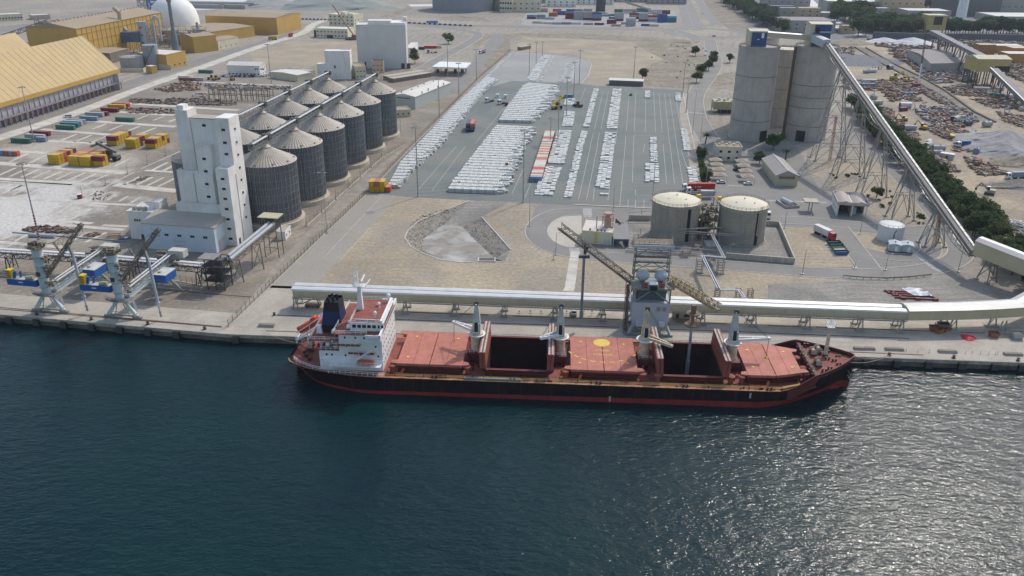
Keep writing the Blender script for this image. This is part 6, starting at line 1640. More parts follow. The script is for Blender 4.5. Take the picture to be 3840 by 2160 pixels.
# ================================================================ STORAGE YARD: ingots, containers, vehicles, masts
m_ingot=M('pale aluminium ingot',(0.60,0.60,0.57),0.5,metal=0.0,var=0.12,scale=0.6)
m_ingot2=M('dull aluminium ingot',(0.48,0.475,0.44),0.55,metal=0.0,var=0.15,scale=0.6)
rng=random.Random(21)
def lerp2(P,s,t):
 """bilinear point in quad P = [near left, near right, far right, far left]"""
 a=P[0]+(P[1]-P[0])*s;b=P[3]+(P[2]-P[3])*s
 return a+(b-a)*t
INGOT=[] # (centre, rz, size, block label, row)
YD=ang(T(6,1300,440),T(6,1490,440))
def rows(name,left,right,spacing,sx,sy,sz,step,jit=.15,ragged=.12):
 """left / right: polylines (near to far) that bound the block; rows run across"""
 def at(P,d):
  acc=0
  for a,b in zip(P[:-1],P[1:]):
   L=(b-a).length
   if d<=acc+L:return a+(b-a)*((d-acc)/L)
   acc+=L
  return None
 LT=sum((b-a).length for a,b in zip(left[:-1],left[1:]));RT_=sum((b-a).length for a,b in zip(right[:-1],right[1:]))
 n=int(min(LT,RT_)/spacing)
 for r in range(n):
  a,b=at(left,LT*r/n),at(right,RT_*r/n)
  d=(b-a);L=d.length;d.normalize();nrm=Vector((-d.y,d.x,0));k=0
  deep=3 if spacing>4 else 1
  for q in range(deep):
   s0=rng.uniform(0,ragged)*L*.3;s1=L*(1-rng.uniform(0,ragged));cut=rng.uniform(.7,1.0)
   s=s0+sx/2
   while s<s1:
    h=sz*(1 if s<L*cut else.6);k+=1
    if rng.random()>.008:INGOT.append((a+d*s+nrm*(q*(sy+.03)),ang(a,b),(sx,sy,h),name,r,k))
    s+=step
rows('fence side block',TL(6,[(1330,445),(1450,215),(1640,10)])+TL(2,[(1760,1330),(2010,1060),(2220,860),(2310,790)]),TL(6,[(1460,445),(1660,215),(1880,20)])+TL(2,[(2010,1290),(2200,1060),(2330,900),(2440,810)]),5.6,1.15,1.4,1.9,1.25)
rows('near central block',TL(6,[(1920,480),(2030,330),(2200,110),(2330,-60)])+TL(2,[(2420,1280)]),TL(6,[(2540,505)])+TL(7,[(60,300),(150,60),(190,0)])+TL(3,[(215,1390),(290,1300)]),5.2,1.15,1.35,1.9,1.25)
rows('far central block',TL(2,[(2440,1230),(2500,1120)])+TL(3,[(0,1020),(100,880),(180,850)]),TL(3,[(240,1240),(350,1140),(420,1020),(460,960),(490,880)]),5.6,1.2,1.4,1.9,1.3)
def column(name,P,n,sx=2.35,sy=1.75,sz=.8,gap=.75):
 for a,b in zip(P[:-1],P[1:]):
  L=(b-a).length;d=(b-a).normalized();c=V((d.y,-d.x,0))
  k=int(L/(sy+gap))
  for i in range(k):
   off=rng.uniform(-.3,.3)
   for j in range(n):
    if rng.random()<.05:continue
    INGOT.append((a+d*((i+.5)*(sy+gap))+c*((j-(n-1)/2)*(sx+.08)+off),ang(a,b)-math.pi/2,(sx,sy,sz*rng.choice((1,1,1,.6))),name,i,j))
column('slab column nearest the red container row',[T(7,318,522),T(7,380,330),T(7,420,235)],4,2.2);column('slab column nearest the red container row',[T(7,440,205),T(7,495,0),T(3,530,1315)],4,2.2)
column('slab stacks behind the yellow handler',[T(3,560,1275),T(3,580,1120)],3);column('slab stacks beside the teal container',[T(3,565,1065),T(3,590,990)],3)
column('narrow slab column beside the lane',[T(7,562,545),T(7,625,280),T(7,690,0),T(3,735,1322)],2,1.9);column('far narrow slab column',[T(3,745,1285),T(3,850,890)],2,1.9)
column('middle slab column',[T(7,908,455),T(7,945,200),T(7,975,0),T(3,992,1332)],3,2.2);column('far middle slab column',[T(3,1000,1300),T(3,1058,900)],3,2.2)
column('eastern slab column',[T(7,1410,392),T(7,1405,200)],3,2.3);column('eastern slab column',[T(7,1430,190),T(7,1420,0),T(3,1418,1380)],2,1.9);column('short far slab column',[T(3,1365,990),T(3,1360,912)],2,1.9)
column('kerbside slab column',[T(7,1828,402),T(7,1805,240)],2,2.2);column('far kerbside slab column',[T(7,1765,75),T(7,1755,0),T(3,1728,1302)],2,2.0);column('last kerbside slabs',[T(3,1675,1022),T(3,1665,940)],2,2.0)
column('pair of loose slab bundles',[T(7,925,522),T(7,925,500)],2,2.0)
column('pale yard ingot rows',[T(3,190,818),T(3,350,560)],3,3.0,1.6,.7,.8);column('pale yard ingot rows',[T(3,290,820),T(3,420,560)],1,2.0,1.6,.7,1.4)
column('second pale yard ingot rows',[T(3,490,830),T(3,560,640)],2,2.2,1.4,.7,1.6);column('second pale yard ingot rows',[T(3,570,830),T(3,655,610)],2,2.2,1.4,.7,1.0)
column('fence side ingot rows',[T(2,2320,790),T(2,2576,540)],2,2.0,1.4,.8,1.4)
rank=sorted(range(len(INGOT)),key=lambda i:INGOT[i][0].y)
pick_=set(rank[:300])
imesh={}
rest,rest2=MB(),MB()
for i,(c,rz,(sx,sy,h),nm,r,kk)in enumerate(INGOT):
 c=V((c.x,c.y,.05))
 if i in pick_:
  h=round(h,1);key=(sx,sy,h,i%3==0)
  if key not in imesh:
   m=MB();n=max(1,round(h/.62))
   for q in range(n):m.box(-sx/2+.03,sx/2-.03,-sy/2+.02*(q%2),sy/2-.02*(q%2),h*q/n+(.04 if q else 0),h*(q+1)/n-.015)
   imesh[key]=m.mesh('ingot_stack',m_ingot2 if key[3]else m_ingot)
  slab='slab' in nm
  inst('slab_bundle' if slab else 'ingot_stack',imesh[key],None,c,rz,label=('pale slab bundle in the %s' if slab else 'pale ingot stack in the %s')%nm+', '+nth(r)+' row, '+nth(kk)+' along',cat='metal bundle',group=nm)
 else:
  (rest2 if i%4==0 else rest).obox(c,sx-.06,sy-.04,h,rz)
o=rest.build('ingot_stacks',m_ingot,None);tag(o,'mass of pale aluminium ingot stacks filling the yard rows','metal bundles',kind='stuff')
o=rest2.build('ingot_stacks',m_ingot2,None);tag(o,'duller aluminium ingot stacks among the yard rows','metal bundles',kind='stuff')
# ---------------------------------------------------------------- containers
CCOL={'yellow':(0.56,0.36,0.015),'maroon':(0.20,0.018,0.035),'orange':(0.50,0.13,0.05),'red':(0.50,0.035,0.03),'cream':(0.60,0.54,0.42),'grey':(0.40,0.41,0.42),'blue':(0.03,0.10,0.30),'navy':(0.012,0.03,0.10),'green':(0.05,0.17,0.12),
'teal':(0.02,0.20,0.23),'brown':(0.22,0.08,0.05),'slate':(0.22,0.28,0.36),'white':(0.66,0.66,0.64),'pink':(0.50,0.33,0.30),'sky':(0.12,0.30,0.45)}
CM={}
def cont_meshes(L,col):
 key=(L,col)
 if key in CM:return CM[key]
 mt=M('container '+col,CCOL[col],0.6,var=.1,scale=.4,streak=.15,stain=tuple(c*.6 for c in CCOL[col]),stain_amt=.4,stain_scale=.3)
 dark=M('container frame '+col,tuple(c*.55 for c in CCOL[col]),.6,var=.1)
 W,H=2.44,2.59
 # corrugated sides
 b=MB();n=int(L/.55)
 for s in(-1,1):
  vs=[]
  for k in range(n*2+1):
   x=-L/2+L*k/(2*n);y=s*(W/2-(.0 if(k//1)%2 else.06));vs+=[(x,y,.14),(x,y,H-.06)]
  fs=[(2*k,2*k+2,2*k+3,2*k+1)for k in range(2*n)]
  b.add(vs,fs if s<0 else[f[::-1]for f in fs])
 b.face([(-L/2+.05,-W/2,.1),(-L/2+.05,W/2,.1),(-L/2+.05,W/2,H),(-L/2+.05,-W/2,H)][::-1]);b.face([(L/2-.05,-W/2,.1),(L/2-.05,W/2,.1),(L/2-.05,W/2,H),(L/2-.05,-W/2,H)])
 body=b.mesh('side_panel',mt)
 fr=MB()
 for x in(-L/2,L/2):
  for y in(-W/2,W/2):fr.box(min(x,x-math.copysign(.16,x)),max(x,x-math.copysign(.16,x)),min(y,y-math.copysign(.14,y)),max(y,y-math.copysign(.14,y)),0,H)
 for y in(-W/2,W/2):fr.box(-L/2+.16,L/2-.16,min(y,y-math.copysign(.1,y)),max(y,y-math.copysign(.1,y)),0,.16)
 for x in(-L/2,L/2):fr.box(min(x,x-math.copysign(.1,x)),max(x,x-math.copysign(.1,x)),-W/2,W/2,0,.15)
 frame=fr.mesh('corner_frame',dark)
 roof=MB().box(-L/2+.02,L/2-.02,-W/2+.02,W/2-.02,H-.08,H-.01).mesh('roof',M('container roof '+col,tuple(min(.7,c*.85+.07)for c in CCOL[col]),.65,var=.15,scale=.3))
 CM[key]=(body,frame,roof)
 return CM[key]
FLOOR20={}
def container(p,rz,L,col,lab,group,tier=0,lettering=None):
 z=.06+tier*2.6
 t=thing('shipping_container',lab,'container',V((p[0],p[1],z)),rz,group)
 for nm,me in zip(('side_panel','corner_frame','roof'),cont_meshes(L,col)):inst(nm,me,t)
 if lettering:
  tx,mt,size=lettering
  w=len(tx)*6*size/5
  letters(tx,(-w/2,-1.235,1.0),(1,0,0),(0,0,1),size).build('lettering',mt,t)
 return t
TA=AL # terminal grid direction
def cgroup(o,L,across,deep,tiers,cols,where,rz=TA,group='containers',gx=.25,gy=.12,lettering=None):
 ca,sa=math.cos(rz),math.sin(rz);k=0
 for d in range(deep):
  for a in range(across):
   for t in range(tiers[d%len(tiers)]if isinstance(tiers,(list,tuple))else tiers):
    col=cols[k%len(cols)];k+=1
    if col is None:continue
    x,y=(a+.5)*(L+gx),(d+.5)*(2.44+gy)
    p=V((o.x+x*ca-y*sa,o.y+x*sa+y*ca,0))
    pos=[]
    if deep>1:pos.append('%s row back'%nth(d))
    if across>1:pos.append('%s along'%nth(a))
    lay='' if(tiers if isinstance(tiers,int)else max(tiers))==1 else('bottom' if t==0 else('top' if t==(tiers if isinstance(tiers,int)else tiers[d%len(tiers)])-1 else 'middle'))
    lab='%s %s container in the %s%s'%(lay,col,where,(', '+' '.join(pos))if pos else '')
    container(p,rz,L,col,lab.strip(),group,t,lettering if d==0 else None)
Y,O_,Mr,Rd='yellow','orange','maroon','red'
cgroup(T(5,490,205),6.06,1,6,2,[Y,Y,Y,Y,Rd,O_,Mr,Mr,Y,Y,Rd,Mr],'stack nearest the dust patch',group='left yard container stacks')
cgroup(T(5,690,220),6.06,2,6,2,[Y,Y,Y,Y,Y,O_,Y,Y,O_,O_,Y,O_],'stack beside the reach stacker',group='left yard container stacks')
cgroup(T(5,930,222),6.06,1,2,2,[Y,Mr,Y,Y],'short stack under the reach stacker',group='left yard container stacks')
cgroup(T(1,1078,1462),6.06,1,6,2,[Y,Mr,Y,Y,Y,Y,Y,Y,Mr,Y,Y,Mr],'first of three back stacks',group='left yard container stacks')
cgroup(T(1,1265,1492),6.06,1,6,2,[Y,Y,Y,Y,'blue',Mr,Y,Mr,Y,Y,Y,Y],'second of three back stacks',group='left yard container stacks')
cgroup(T(1,1465,1492),6.06,1,6,2,[Y,Mr,Y,Y,Y,Y,Y,Mr,Y,Y,Mr,Y],'third of three back stacks',group='left yard container stacks')
for o,L,col,lab in((T(1,110,1435),12.19,'green','long green container beside the tall lamp mast'),(T(1,360,1425),6.06,'slate','slate blue container behind the tall lamp mast'),(T(1,250,1395),12.19,'grey','pale grey long container behind the green one'),(T(1,300,1362),12.19,'maroon','maroon long container at the back of the mast group'),
(T(1,560,1300),12.19,'green','dark green container beside the white van lane'),(T(1,605,1275),12.19,'teal','teal container second in the van lane row'),(T(1,640,1255),12.19,'grey','grey container third in the van lane row'),(T(1,670,1240),12.19,'slate','slate container last in the van lane row'),
(T(1,800,1210),12.19,'slate','slate blue long container on the upper paving beam'),(T(1,860,1170),12.19,'grey','pale long container behind the slate one'),(T(1,905,1160),12.19,'maroon','maroon container at the back of the slate pair'),(T(1,1160,1220),12.19,'green','green long container alone near the tower'),
(T(1,1012,1125),12.19,'maroon','maroon long container near the plant road'),(T(1,1085,1090),12.19,'yellow','yellow long container behind the maroon one'),(T(1,1125,1075),12.19,'red','red long container furthest back by the plant road'),(T(1,1995,735),12.19,'green','green container beside the white workshop'),
(T(1,1800,815),12.19,'brown','brown container row at the parts yard edge'),(T(1,1900,812),12.19,'grey','grey container row at the parts yard edge'),(T(1,1790,795),12.19,'white','white container behind the brown one at the parts yard')):
 cgroup(o,L,1,1,1,[col],'x',group='single containers in the left yard');COL.objects # placed singly
 LAST=[q for q in bpy.data.objects if q.get('label','').startswith('%s container in the x'%col)]
 for q in LAST:q['label']=lab
cgroup(T(5,-60,112),2.6,5,1,1,['red','sky','orange','slate','orange'],'row cut by the picture edge',group='left yard container stacks')
# row of crosswise containers in the yard
ra,rb_=T(7,180,383),T(3,322,1449);rb_=T(3,335,1350)
dr_=(rb_-ra);Lr=dr_.length;dr_.normalize()
cols=['slate','cream','orange','cream','cream','red','red','cream','cream','white','cream','cream','orange','orange','cream','cream','orange','cream','orange','cream','orange','cream','orange','cream']
nrow=int(Lr/2.75)
rzr=ang(T(7,180,383),T(7,295,386))
for k in range(nrow):
 p=ra+dr_*(k+.5)*(Lr/nrow)+V((3.0,0,0))
 container(p,rzr,6.06,cols[k%len(cols)],'%s container in the crosswise yard row, %s from the quay end'%(cols[k%len(cols)],nth(k)),'crosswise container row',0,('MAERSK',M('dark lettering',(.03,.05,.1),.6),.62)if k==0 else None)
yrz=ang(T(6,1140,485),T(6,1290,488))
o=T(6,1140,487)
for t in(0,1):
 for a,cl in enumerate((('yellow','yellow','yellow'),('yellow','orange','yellow'))[t]):
  container(o+V((1.25+a*2.5,3.2,0)),yrz+math.pi/2,6.06,cl,'%s %s container in the block by the yard entrance, %s from the fence'%('bottom' if t==0 else 'top',cl,nth(a)),'yard entrance containers',t)
container(o+V((9.0,3.2,0)),yrz+math.pi/2,6.06,'orange','single orange container beside the yard entrance block','yard entrance containers')
wl=M('white lettering',(.72,.72,.7),.6)
o=T(2,2114,1328)
for t in(0,1):
 for a,cl in enumerate((('navy','navy'),('navy','orange'))[t]):
  c=container(o+V((1.3+a*2.5,6.3,0)),yrz+math.pi/2,12.19,cl,'%s %s container in the navy block in the yard lane, %s'%('bottom' if t==0 else 'top',cl,('left of pair','right of pair')[a]),'navy lane containers',t)
  c['label']='%s %s container of the four in the yard lane, %s side'%('lower' if t==0 else 'upper',cl,('fence','lane')[a])
  letters('CMA',(-6.1,1.0,1.5),(0,-1,0),(0,0,1),.5).build('lettering',wl,c)
cgroup(T(3,527,990),6.06,1,1,1,['teal'],'slab stacks by the yellow handler',rz=0,group='single yard containers')
cgroup(T(2,2500,1068),2.5,1,1,1,['brown'],'far ingot block beside a truck',rz=0,group='single yard containers')
cgroup(T(2,1690,488),12.19,1,2,1,['red','pink'],'compound beside the cold store',rz=0,group='cold store containers');cgroup(T(2,1635,500),6.06,1,1,1,['navy'],'compound beside the cold store',rz=0,group='cold store containers');cgroup(T(2,1805,485),6.06,1,1,1,['cream'],'compound end beside a tree',rz=0,group='cold store containers')
# far container depot: stacks facing the camera
far=[(150,190,2,['maroon','sky']),(245,188,2,['grey','slate']),(335,195,1,['grey']),(370,165,2,['orange','orange']),(455,150,2,['blue','blue']),(535,190,3,['maroon','maroon','maroon']),(622,195,4,['grey','grey','grey','grey']),(715,200,4,['maroon','grey','pink','grey']),(808,205,4,['maroon','slate','slate','blue']),(545,130,2,['sky','blue']),
(630,130,2,['slate','slate']),(720,125,2,['pink','grey']),(955,240,2,['maroon','maroon']),(1030,210,4,['maroon','grey','grey','grey']),(1030,130,2,['green','green']),(1120,130,2,['white','grey']),(1170,125,2,['pink','cream']),(1145,262,4,['grey','grey','grey','white']),(1180,190,3,['brown','pink','brown']),(1230,190,3,['maroon','slate','blue']),
(1275,215,4,['maroon','grey','grey','grey']),(1370,215,3,['grey','white','red']),(1370,140,2,['white','grey']),(1415,200,4,['maroon','grey','pink','grey']),(1415,130,2,['green','white']),(1465,225,4,['blue','blue','blue','blue']),(1560,225,3,['green','teal','sky']),(1505,140,2,['maroon','brown']),(1250,120,2,['slate','teal']),(1310,120,2,['teal','grey']),
(205,235,1,['cream']),(305,240,1,['white']),(405,245,1,['grey']),(500,245,1,['slate']),(600,245,1,['white']),(720,250,1,['pink']),(830,252,1,['maroon']),(1000,265,1,['pink']),(1100,245,1,['pink']),(1300,262,1,['blue']),(1380,265,1,['cream']),(900,165,1,['slate']),(960,160,1,['green']),(975,190,1,['teal']),(410,128,2,['pink','red']),(275,120,2,['pink','pink']),(870,140,1,['cream'])]
for k,(x,y,n,cl)in enumerate(sorted(far)):
 p=T(3,x,y)
 for t in range(n):
  container(p+V((6.1,1.3,0)),0,12.19,cl[t],'%s container, %s up, in far depot stack %s'%(cl[t],nth(t),nth(k)),'far container depot',t)
  # ---------------------------------------------------------------- vehicles
CARC={'white':(0.72,0.72,0.71),'silver':(0.45,0.46,0.47),'black':(0.02,0.02,0.022),'blue':(0.04,0.09,0.22),'red':(0.4,0.03,0.03),'grey':(0.2,0.2,0.2),'sand':(.45,.38,.27)}
VM={}
def car_mesh(col,van=False):
 key=(col,van)
 if key in VM:return VM[key]
 pm_=M('car paint '+col,CARC[col],.3,metal=.1,var=0)
 prof=[(-2.2,.35),(-2.25,.8),(-2.1,.98),(-1.35,1.05),(-.75,1.5),(.9,1.52),(1.75,1.05),(2.2,.92),(2.25,.4)]if not van else[(-2.6,.4),(-2.6,1.1),(-2.0,1.35),(-1.5,2.1),(2.55,2.1),(2.6,.4)]
 W=.9 if not van else.95
 b=MB();n=len(prof)
 def yw(z):return W if z<1.06 else W*.82
 vs=[(x,-yw(z),z)for x,z in prof]+[(x,yw(z),z)for x,z in prof]
 b.add(vs,[tuple(range(n-1,-1,-1)),tuple(range(n,2*n))]+[(i,(i+1)%n,(i+1)%n+n,i+n)for i in range(n)])
 g=MB()
 if not van:
  for s in(-1,1):g.face([(-1.2,s*.9,1.06),(1.55,s*.9,1.06),(.85,s*.755,1.46),(-.7,s*.755,1.46)][::(1 if s<0 else-1)])
  g.face([(-1.37,-.72,1.07),(-1.37,.72,1.07),(-.8,.68,1.5),(-.8,-.68,1.5)][::-1]);g.face([(1.72,-.72,1.1),(1.72,.72,1.1),(.95,.68,1.53),(.95,-.68,1.53)])
 else:
  for s in(-1,1):g.face([(-1.4,s*.96,1.3),(2.3,s*.96,1.3),(2.3,s*.8,1.9),(-1.2,s*.8,1.9)][::(1 if s<0 else-1)])
  g.face([(-2.02,-.8,1.38),(-2.02,.8,1.38),(-1.56,.75,2.05),(-1.56,-.75,2.05)][::-1])
 w=MB()
 for x in(-1.4,1.4):
  for s in(-1,1):w.cyl((x,s*.72,.34),(x,s*.93,.34),.34,n=10)
 VM[key]=(b.mesh('body',pm_),g.mesh('windows',m_glass),w.mesh('wheels',m_rubber))
 return VM[key]
def car(p,rz,col,lab,group=None,van=False,s=1.0):
 t=thing('van' if van else 'car',lab,'van' if van else 'car',V((p[0],p[1],.07)),rz,group)
 if s!=1:t.scale=(s,s,s)
 for nm,me in zip(('body','windows','wheels'),car_mesh(col,van)):inst(nm,me,t)
 return t
rng=random.Random(4)
pk_=ang(T(2,190,790),T(2,290,795))
for r,(x0,y0,x1,y1,n)in enumerate(((190,790,300,725,6),(245,792,340,728,6),(290,785,385,728,6),(335,770,420,735,5),(60,772,150,755,4),(150,738,190,728,2))):
 for k in range(n):
  t=k/max(1,n-1);p=T(2,x0+(x1-x0)*t,y0+(y1-y0)*t)
  car(p,.1,rng.choice(('white','white','white','silver')),'parked pale car, %s in car park line %s by the workshop'%(nth(k),nth(r)),'cars in the workshop car park')
for k in range(13):
 x=2255+k*24;p=T(1,x,772+(k%3));cl=('black','white','white','silver','white','blue','silver','black','white','black','white','grey','black')[k]
 car(p,1.45,cl,'%s car nosed in at the workshop wall, %s along'%(cl,nth(k)),'cars along the workshop wall')
for k in range(8):car(T(2,275+k*21,708+k*.5),1.5,('black','grey','blue','black','black','grey','black','black')[k],'dark car in the back line of the car park, %s along'%nth(k),'dark cars behind the car park')
car(T(1,685,1185),.35,'white','white minivan on the terminal road by the containers',None,True)
for k,(i,x,y,c,rz,lab)in enumerate(((7,2105,395,'white',0,'white estate car at the end of the first shade row'),(7,2375,410,'white',0,'white car at the end of the second shade row'),(8,305,320,'white',1.2,'white car behind the beige shed'),(3,1195,960,'black',1.5,'dark car alone on the yard asphalt'),(3,1915,140,'white',1.2,'white car on the highway'),(3,2030,368,'grey',.1,'grey car on the roundabout'),
(3,1955,515,'white',1.5,'white car at the gate queue, first'),(3,1950,560,'white',1.5,'white car at the gate queue, second'),(11,622,480,'silver',1.5,'silver pickup parked under the gallery'),(2,1495,758,'grey',0,'grey car beside the gate shade, first'),(2,1535,760,'silver',0,'silver car beside the gate shade, second'),(2,1580,762,'white',0,'white car beside the gate shade, third'),(7,2260,265,'black',.6,'dark car under the second shade row'))):
 car(T(i,x,y),rz,c,lab)
def truck(p,rz,lab,cab='white',load=None,L=12,group=None,loadh=2.6,name='lorry',lettering=None):
 t=thing(name,lab,'lorry',V((p[0],p[1],.07)),rz,group)
 MB().box(0,L,-1.15,1.15,.95,1.2).build('chassis',m_dark,t)
 cm=MB().add([(-2.4,-1.2,.5),(-.2,-1.2,.5),(-.2,1.2,.5),(-2.4,1.2,.5),(-2.25,-1.15,3.3),(-.2,-1.15,3.5),(-.2,1.15,3.5),(-2.25,1.15,3.3)],[(4,5,6,7),(0,1,5,4),(1,2,6,5),(2,3,7,6),(3,0,4,7)]);cm.build('cab',M('lorry cab '+cab,CARC[cab],.4,var=.05),t)
 MB().face([(-2.4,-1.0,1.9),(-2.4,1.0,1.9),(-2.32,1.0,3.0),(-2.32,-1.0,3.0)][::-1]).face([(-1.9,-1.23,1.9),(-.8,-1.23,1.9),(-.8,-1.2,2.9),(-1.8,-1.2,2.9)]).build('windscreen',m_glass,t)
 for x in(-1.3,L*.3,L-2.6,L-1.3):MB().cyl((x,-1.2,.52),(x,1.2,.52),.52,n=12).build('wheels',m_rubber,t)
 if load:
  mt=M('container '+load,CCOL[load],.6,var=.1)if load in CCOL else M('tipper '+load,(.3,.25,.2),.7)
  b=MB().box(.1,L-.05,-1.22,1.22,1.2,1.2+loadh);
  for k in range(int(L/.8)):b.box(.3+k*.8,.5+k*.8,-1.27,1.27,1.3,1.1+loadh)
  b.build('load_body',mt,t)
  if lettering:letters(lettering[0],(L*.12,-1.28,1.9),(1,0,0),(0,0,1),lettering[2]).build('lettering',lettering[1],t)
 return t
truck(T(7,1760,470),0.05,'white lorry with a long red container beside the yard corner','white','red',13.5,lettering=('  SIDE',wl,.7))
truck(T(7,1800,505),0.02,'white lorry with a short grey container behind the first tank','white',None,12)
c=container(T(7,1955,545),0.02,6.06,'grey','grey container loaded on the lorry behind the tanks',None);c.location.z=1.3
truck(T(2,2335,1030),.9,'white flatbed lorry driving down the yard lane','white',None,6);truck(T(2,2460,1050),.9,'second white flatbed lorry beside the brown container','white',None,6)
for k,(x,y)in enumerate(((2430,978),(2510,985))):
 o=MB().box(-1.2,1.2,-1.2,1.2,0,2.4).build('white_cabin',m_white,None);o.location=T(2,x,y,.05);MB().box(-.4,.4,-1.22,-1.2,.1,1.9).build('door',m_lgrey,o);tag(o,'small white portable cabin in the yard lane, %s from the fence'%nth(k),'cabin')
truck(T(2,2262,540),1.1,'pink canvas lorry on the road beyond the gate canopy','white','pink',8);truck(T(2,150,400),.0,'yellow tipper lorry beside the ochre hall','sand','yellow',7);truck(T(2,345,372),1.5,'dark red lorry at the bend beyond the ochre hall','red','maroon',6);truck(T(2,1745,535),.3,'dark flatbed lorry in the cold store compound','grey',None,8)
truck(T(2,1735,240),.05,'blue tanker lorry on the distant road','blue','sky',12);truck(T(8,-10,745),1.4,'white tractor unit parked behind the second tank','white',None,5);truck(T(8,620,960),1.95,'red lorry cab with a white box trailer beside the works road','red','white',9)
def loader(p,rz,lab,col,name='wheel_loader',arm=True,s=1.0,mast=False):
 t=thing(name,lab,'machine',V((p[0],p[1],.07)),rz);t.scale=(s,s,s)
 mt=M('machine '+name+str(col),col,.55,var=.15)
 MB().box(-3.2,1.0,-1.2,1.2,.9,2.0).build('chassis',mt,t);MB().box(-.6,1.0,-.8,.8,2.0,3.6).build('cab',m_glass,t);MB().box(-.7,1.1,-.9,.9,3.6,3.75).build('cab_roof',mt,t)
 for x in(-2.3,1.7):
  for y in(-1.25,1.25):MB().cyl((x,y-.3,.85),(x,y+.3,.85),.85,n=14).build('wheel',m_rubber,t)
 if arm:MB().bar((.8,-.7,1.8),(3.6,-.7,1.0),.3,.4).bar((.8,.7,1.8),(3.6,.7,1.0),.3,.4).build('lift_arm',mt,t);MB().add([(3.4,-1.4,.2),(4.6,-1.4,.2),(4.6,1.4,.2),(3.4,1.4,.2),(3.3,-1.4,1.5),(3.4,1.4,1.5)],[(0,1,2,3),(0,3,5,4),(0,4,1),(3,2,5)]).build('bucket',m_dark,t)
 if mast:MB().bar((-2.4,0,3.0),(4.6,0,6.2),.7,.9).build('telescopic_boom',mt,t);MB().box(4.0,5.0,-3,3,5.4,5.9).build('spreader',m_dark,t)
 return t
loader(T(5,1120,165),math.pi+TA,'dark reach stacker gripping the yellow container stack',(.12,.13,.12),'reach_stacker',False,1.5,True)
loader(T(3,455,1095),.7,'yellow container handler standing on the yard asphalt',(.62,.42,.02),'container_handler',False,1.3,True)
loader(T(3,665,1075),2.4,'dark rusty loader beside the slab stacks',(.12,.06,.05),'wheel_loader');loader(T(6,2520,245),.3,'orange forklift working inside the central ingot block',(.6,.17,.02),'forklift',True,.8)
for k,(i,x,y,rz)in enumerate(((1,2130,800,.2),(1,2175,805,1.2),(1,2340,805,2.0))):loader(T(i,x,y),rz,'ochre wheel loader at the parts yard, %s from the containers'%nth(k),(.42,.25,.06))
# ---------------------------------------------------------------- light masts
m_mast=M('mast steel',(.36,.35,.34),.5,metal=.3,var=.1)
MASTM={}
def mast(p,h,lab,kind='high',group='light masts',stripes=False):
 t=thing('light_mast' if kind!='street' else 'street_lamp',lab,'lamp',V((p[0],p[1],0)),0,group)
 key=(round(h),kind)
 if key not in MASTM:
  r=.34 if kind=='high' else.16
  sh=MB().cyl((0,0,0),(0,0,h),r,r*.5,n=10);sh.box(-.6,.6,-.6,.6,0,.3)
  hd=MB()
  if kind=='high':
   hd.lathe([(1.4,h-.6),(1.5,h-.5),(1.4,h-.4)],12,cap=False);
   for k in range(8):a=k*math.pi/4;hd.obox((1.7*math.cos(a),1.7*math.sin(a),h-.8),.7,.5,.35,a);hd.bar((0,0,h-.4),(1.5*math.cos(a),1.5*math.sin(a),h-.5),.1)
  elif kind=='twin':hd.bar((-1.1,0,h),(1.1,0,h),.12).obox((-1.3,0,h-.1),1.1,.5,.22).obox((1.3,0,h-.1),1.1,.5,.22)
  else:hd.bar((0,0,h),(1.2,0,h+.2),.09).obox((1.4,0,h+.1),.8,.3,.15)
  MASTM[key]=(sh.mesh('shaft',m_mast),hd.mesh('lamp_head',m_gal))
 for nm,me in zip(('shaft','lamp_head'),MASTM[key]):inst(nm,me,t)
 if stripes:
  for k in range(9):
   MB().cyl((0,0,1+k*1.1),(0,0,1.55+k*1.1),.36,n=10).build('red_band',m_boot,t)
 return t
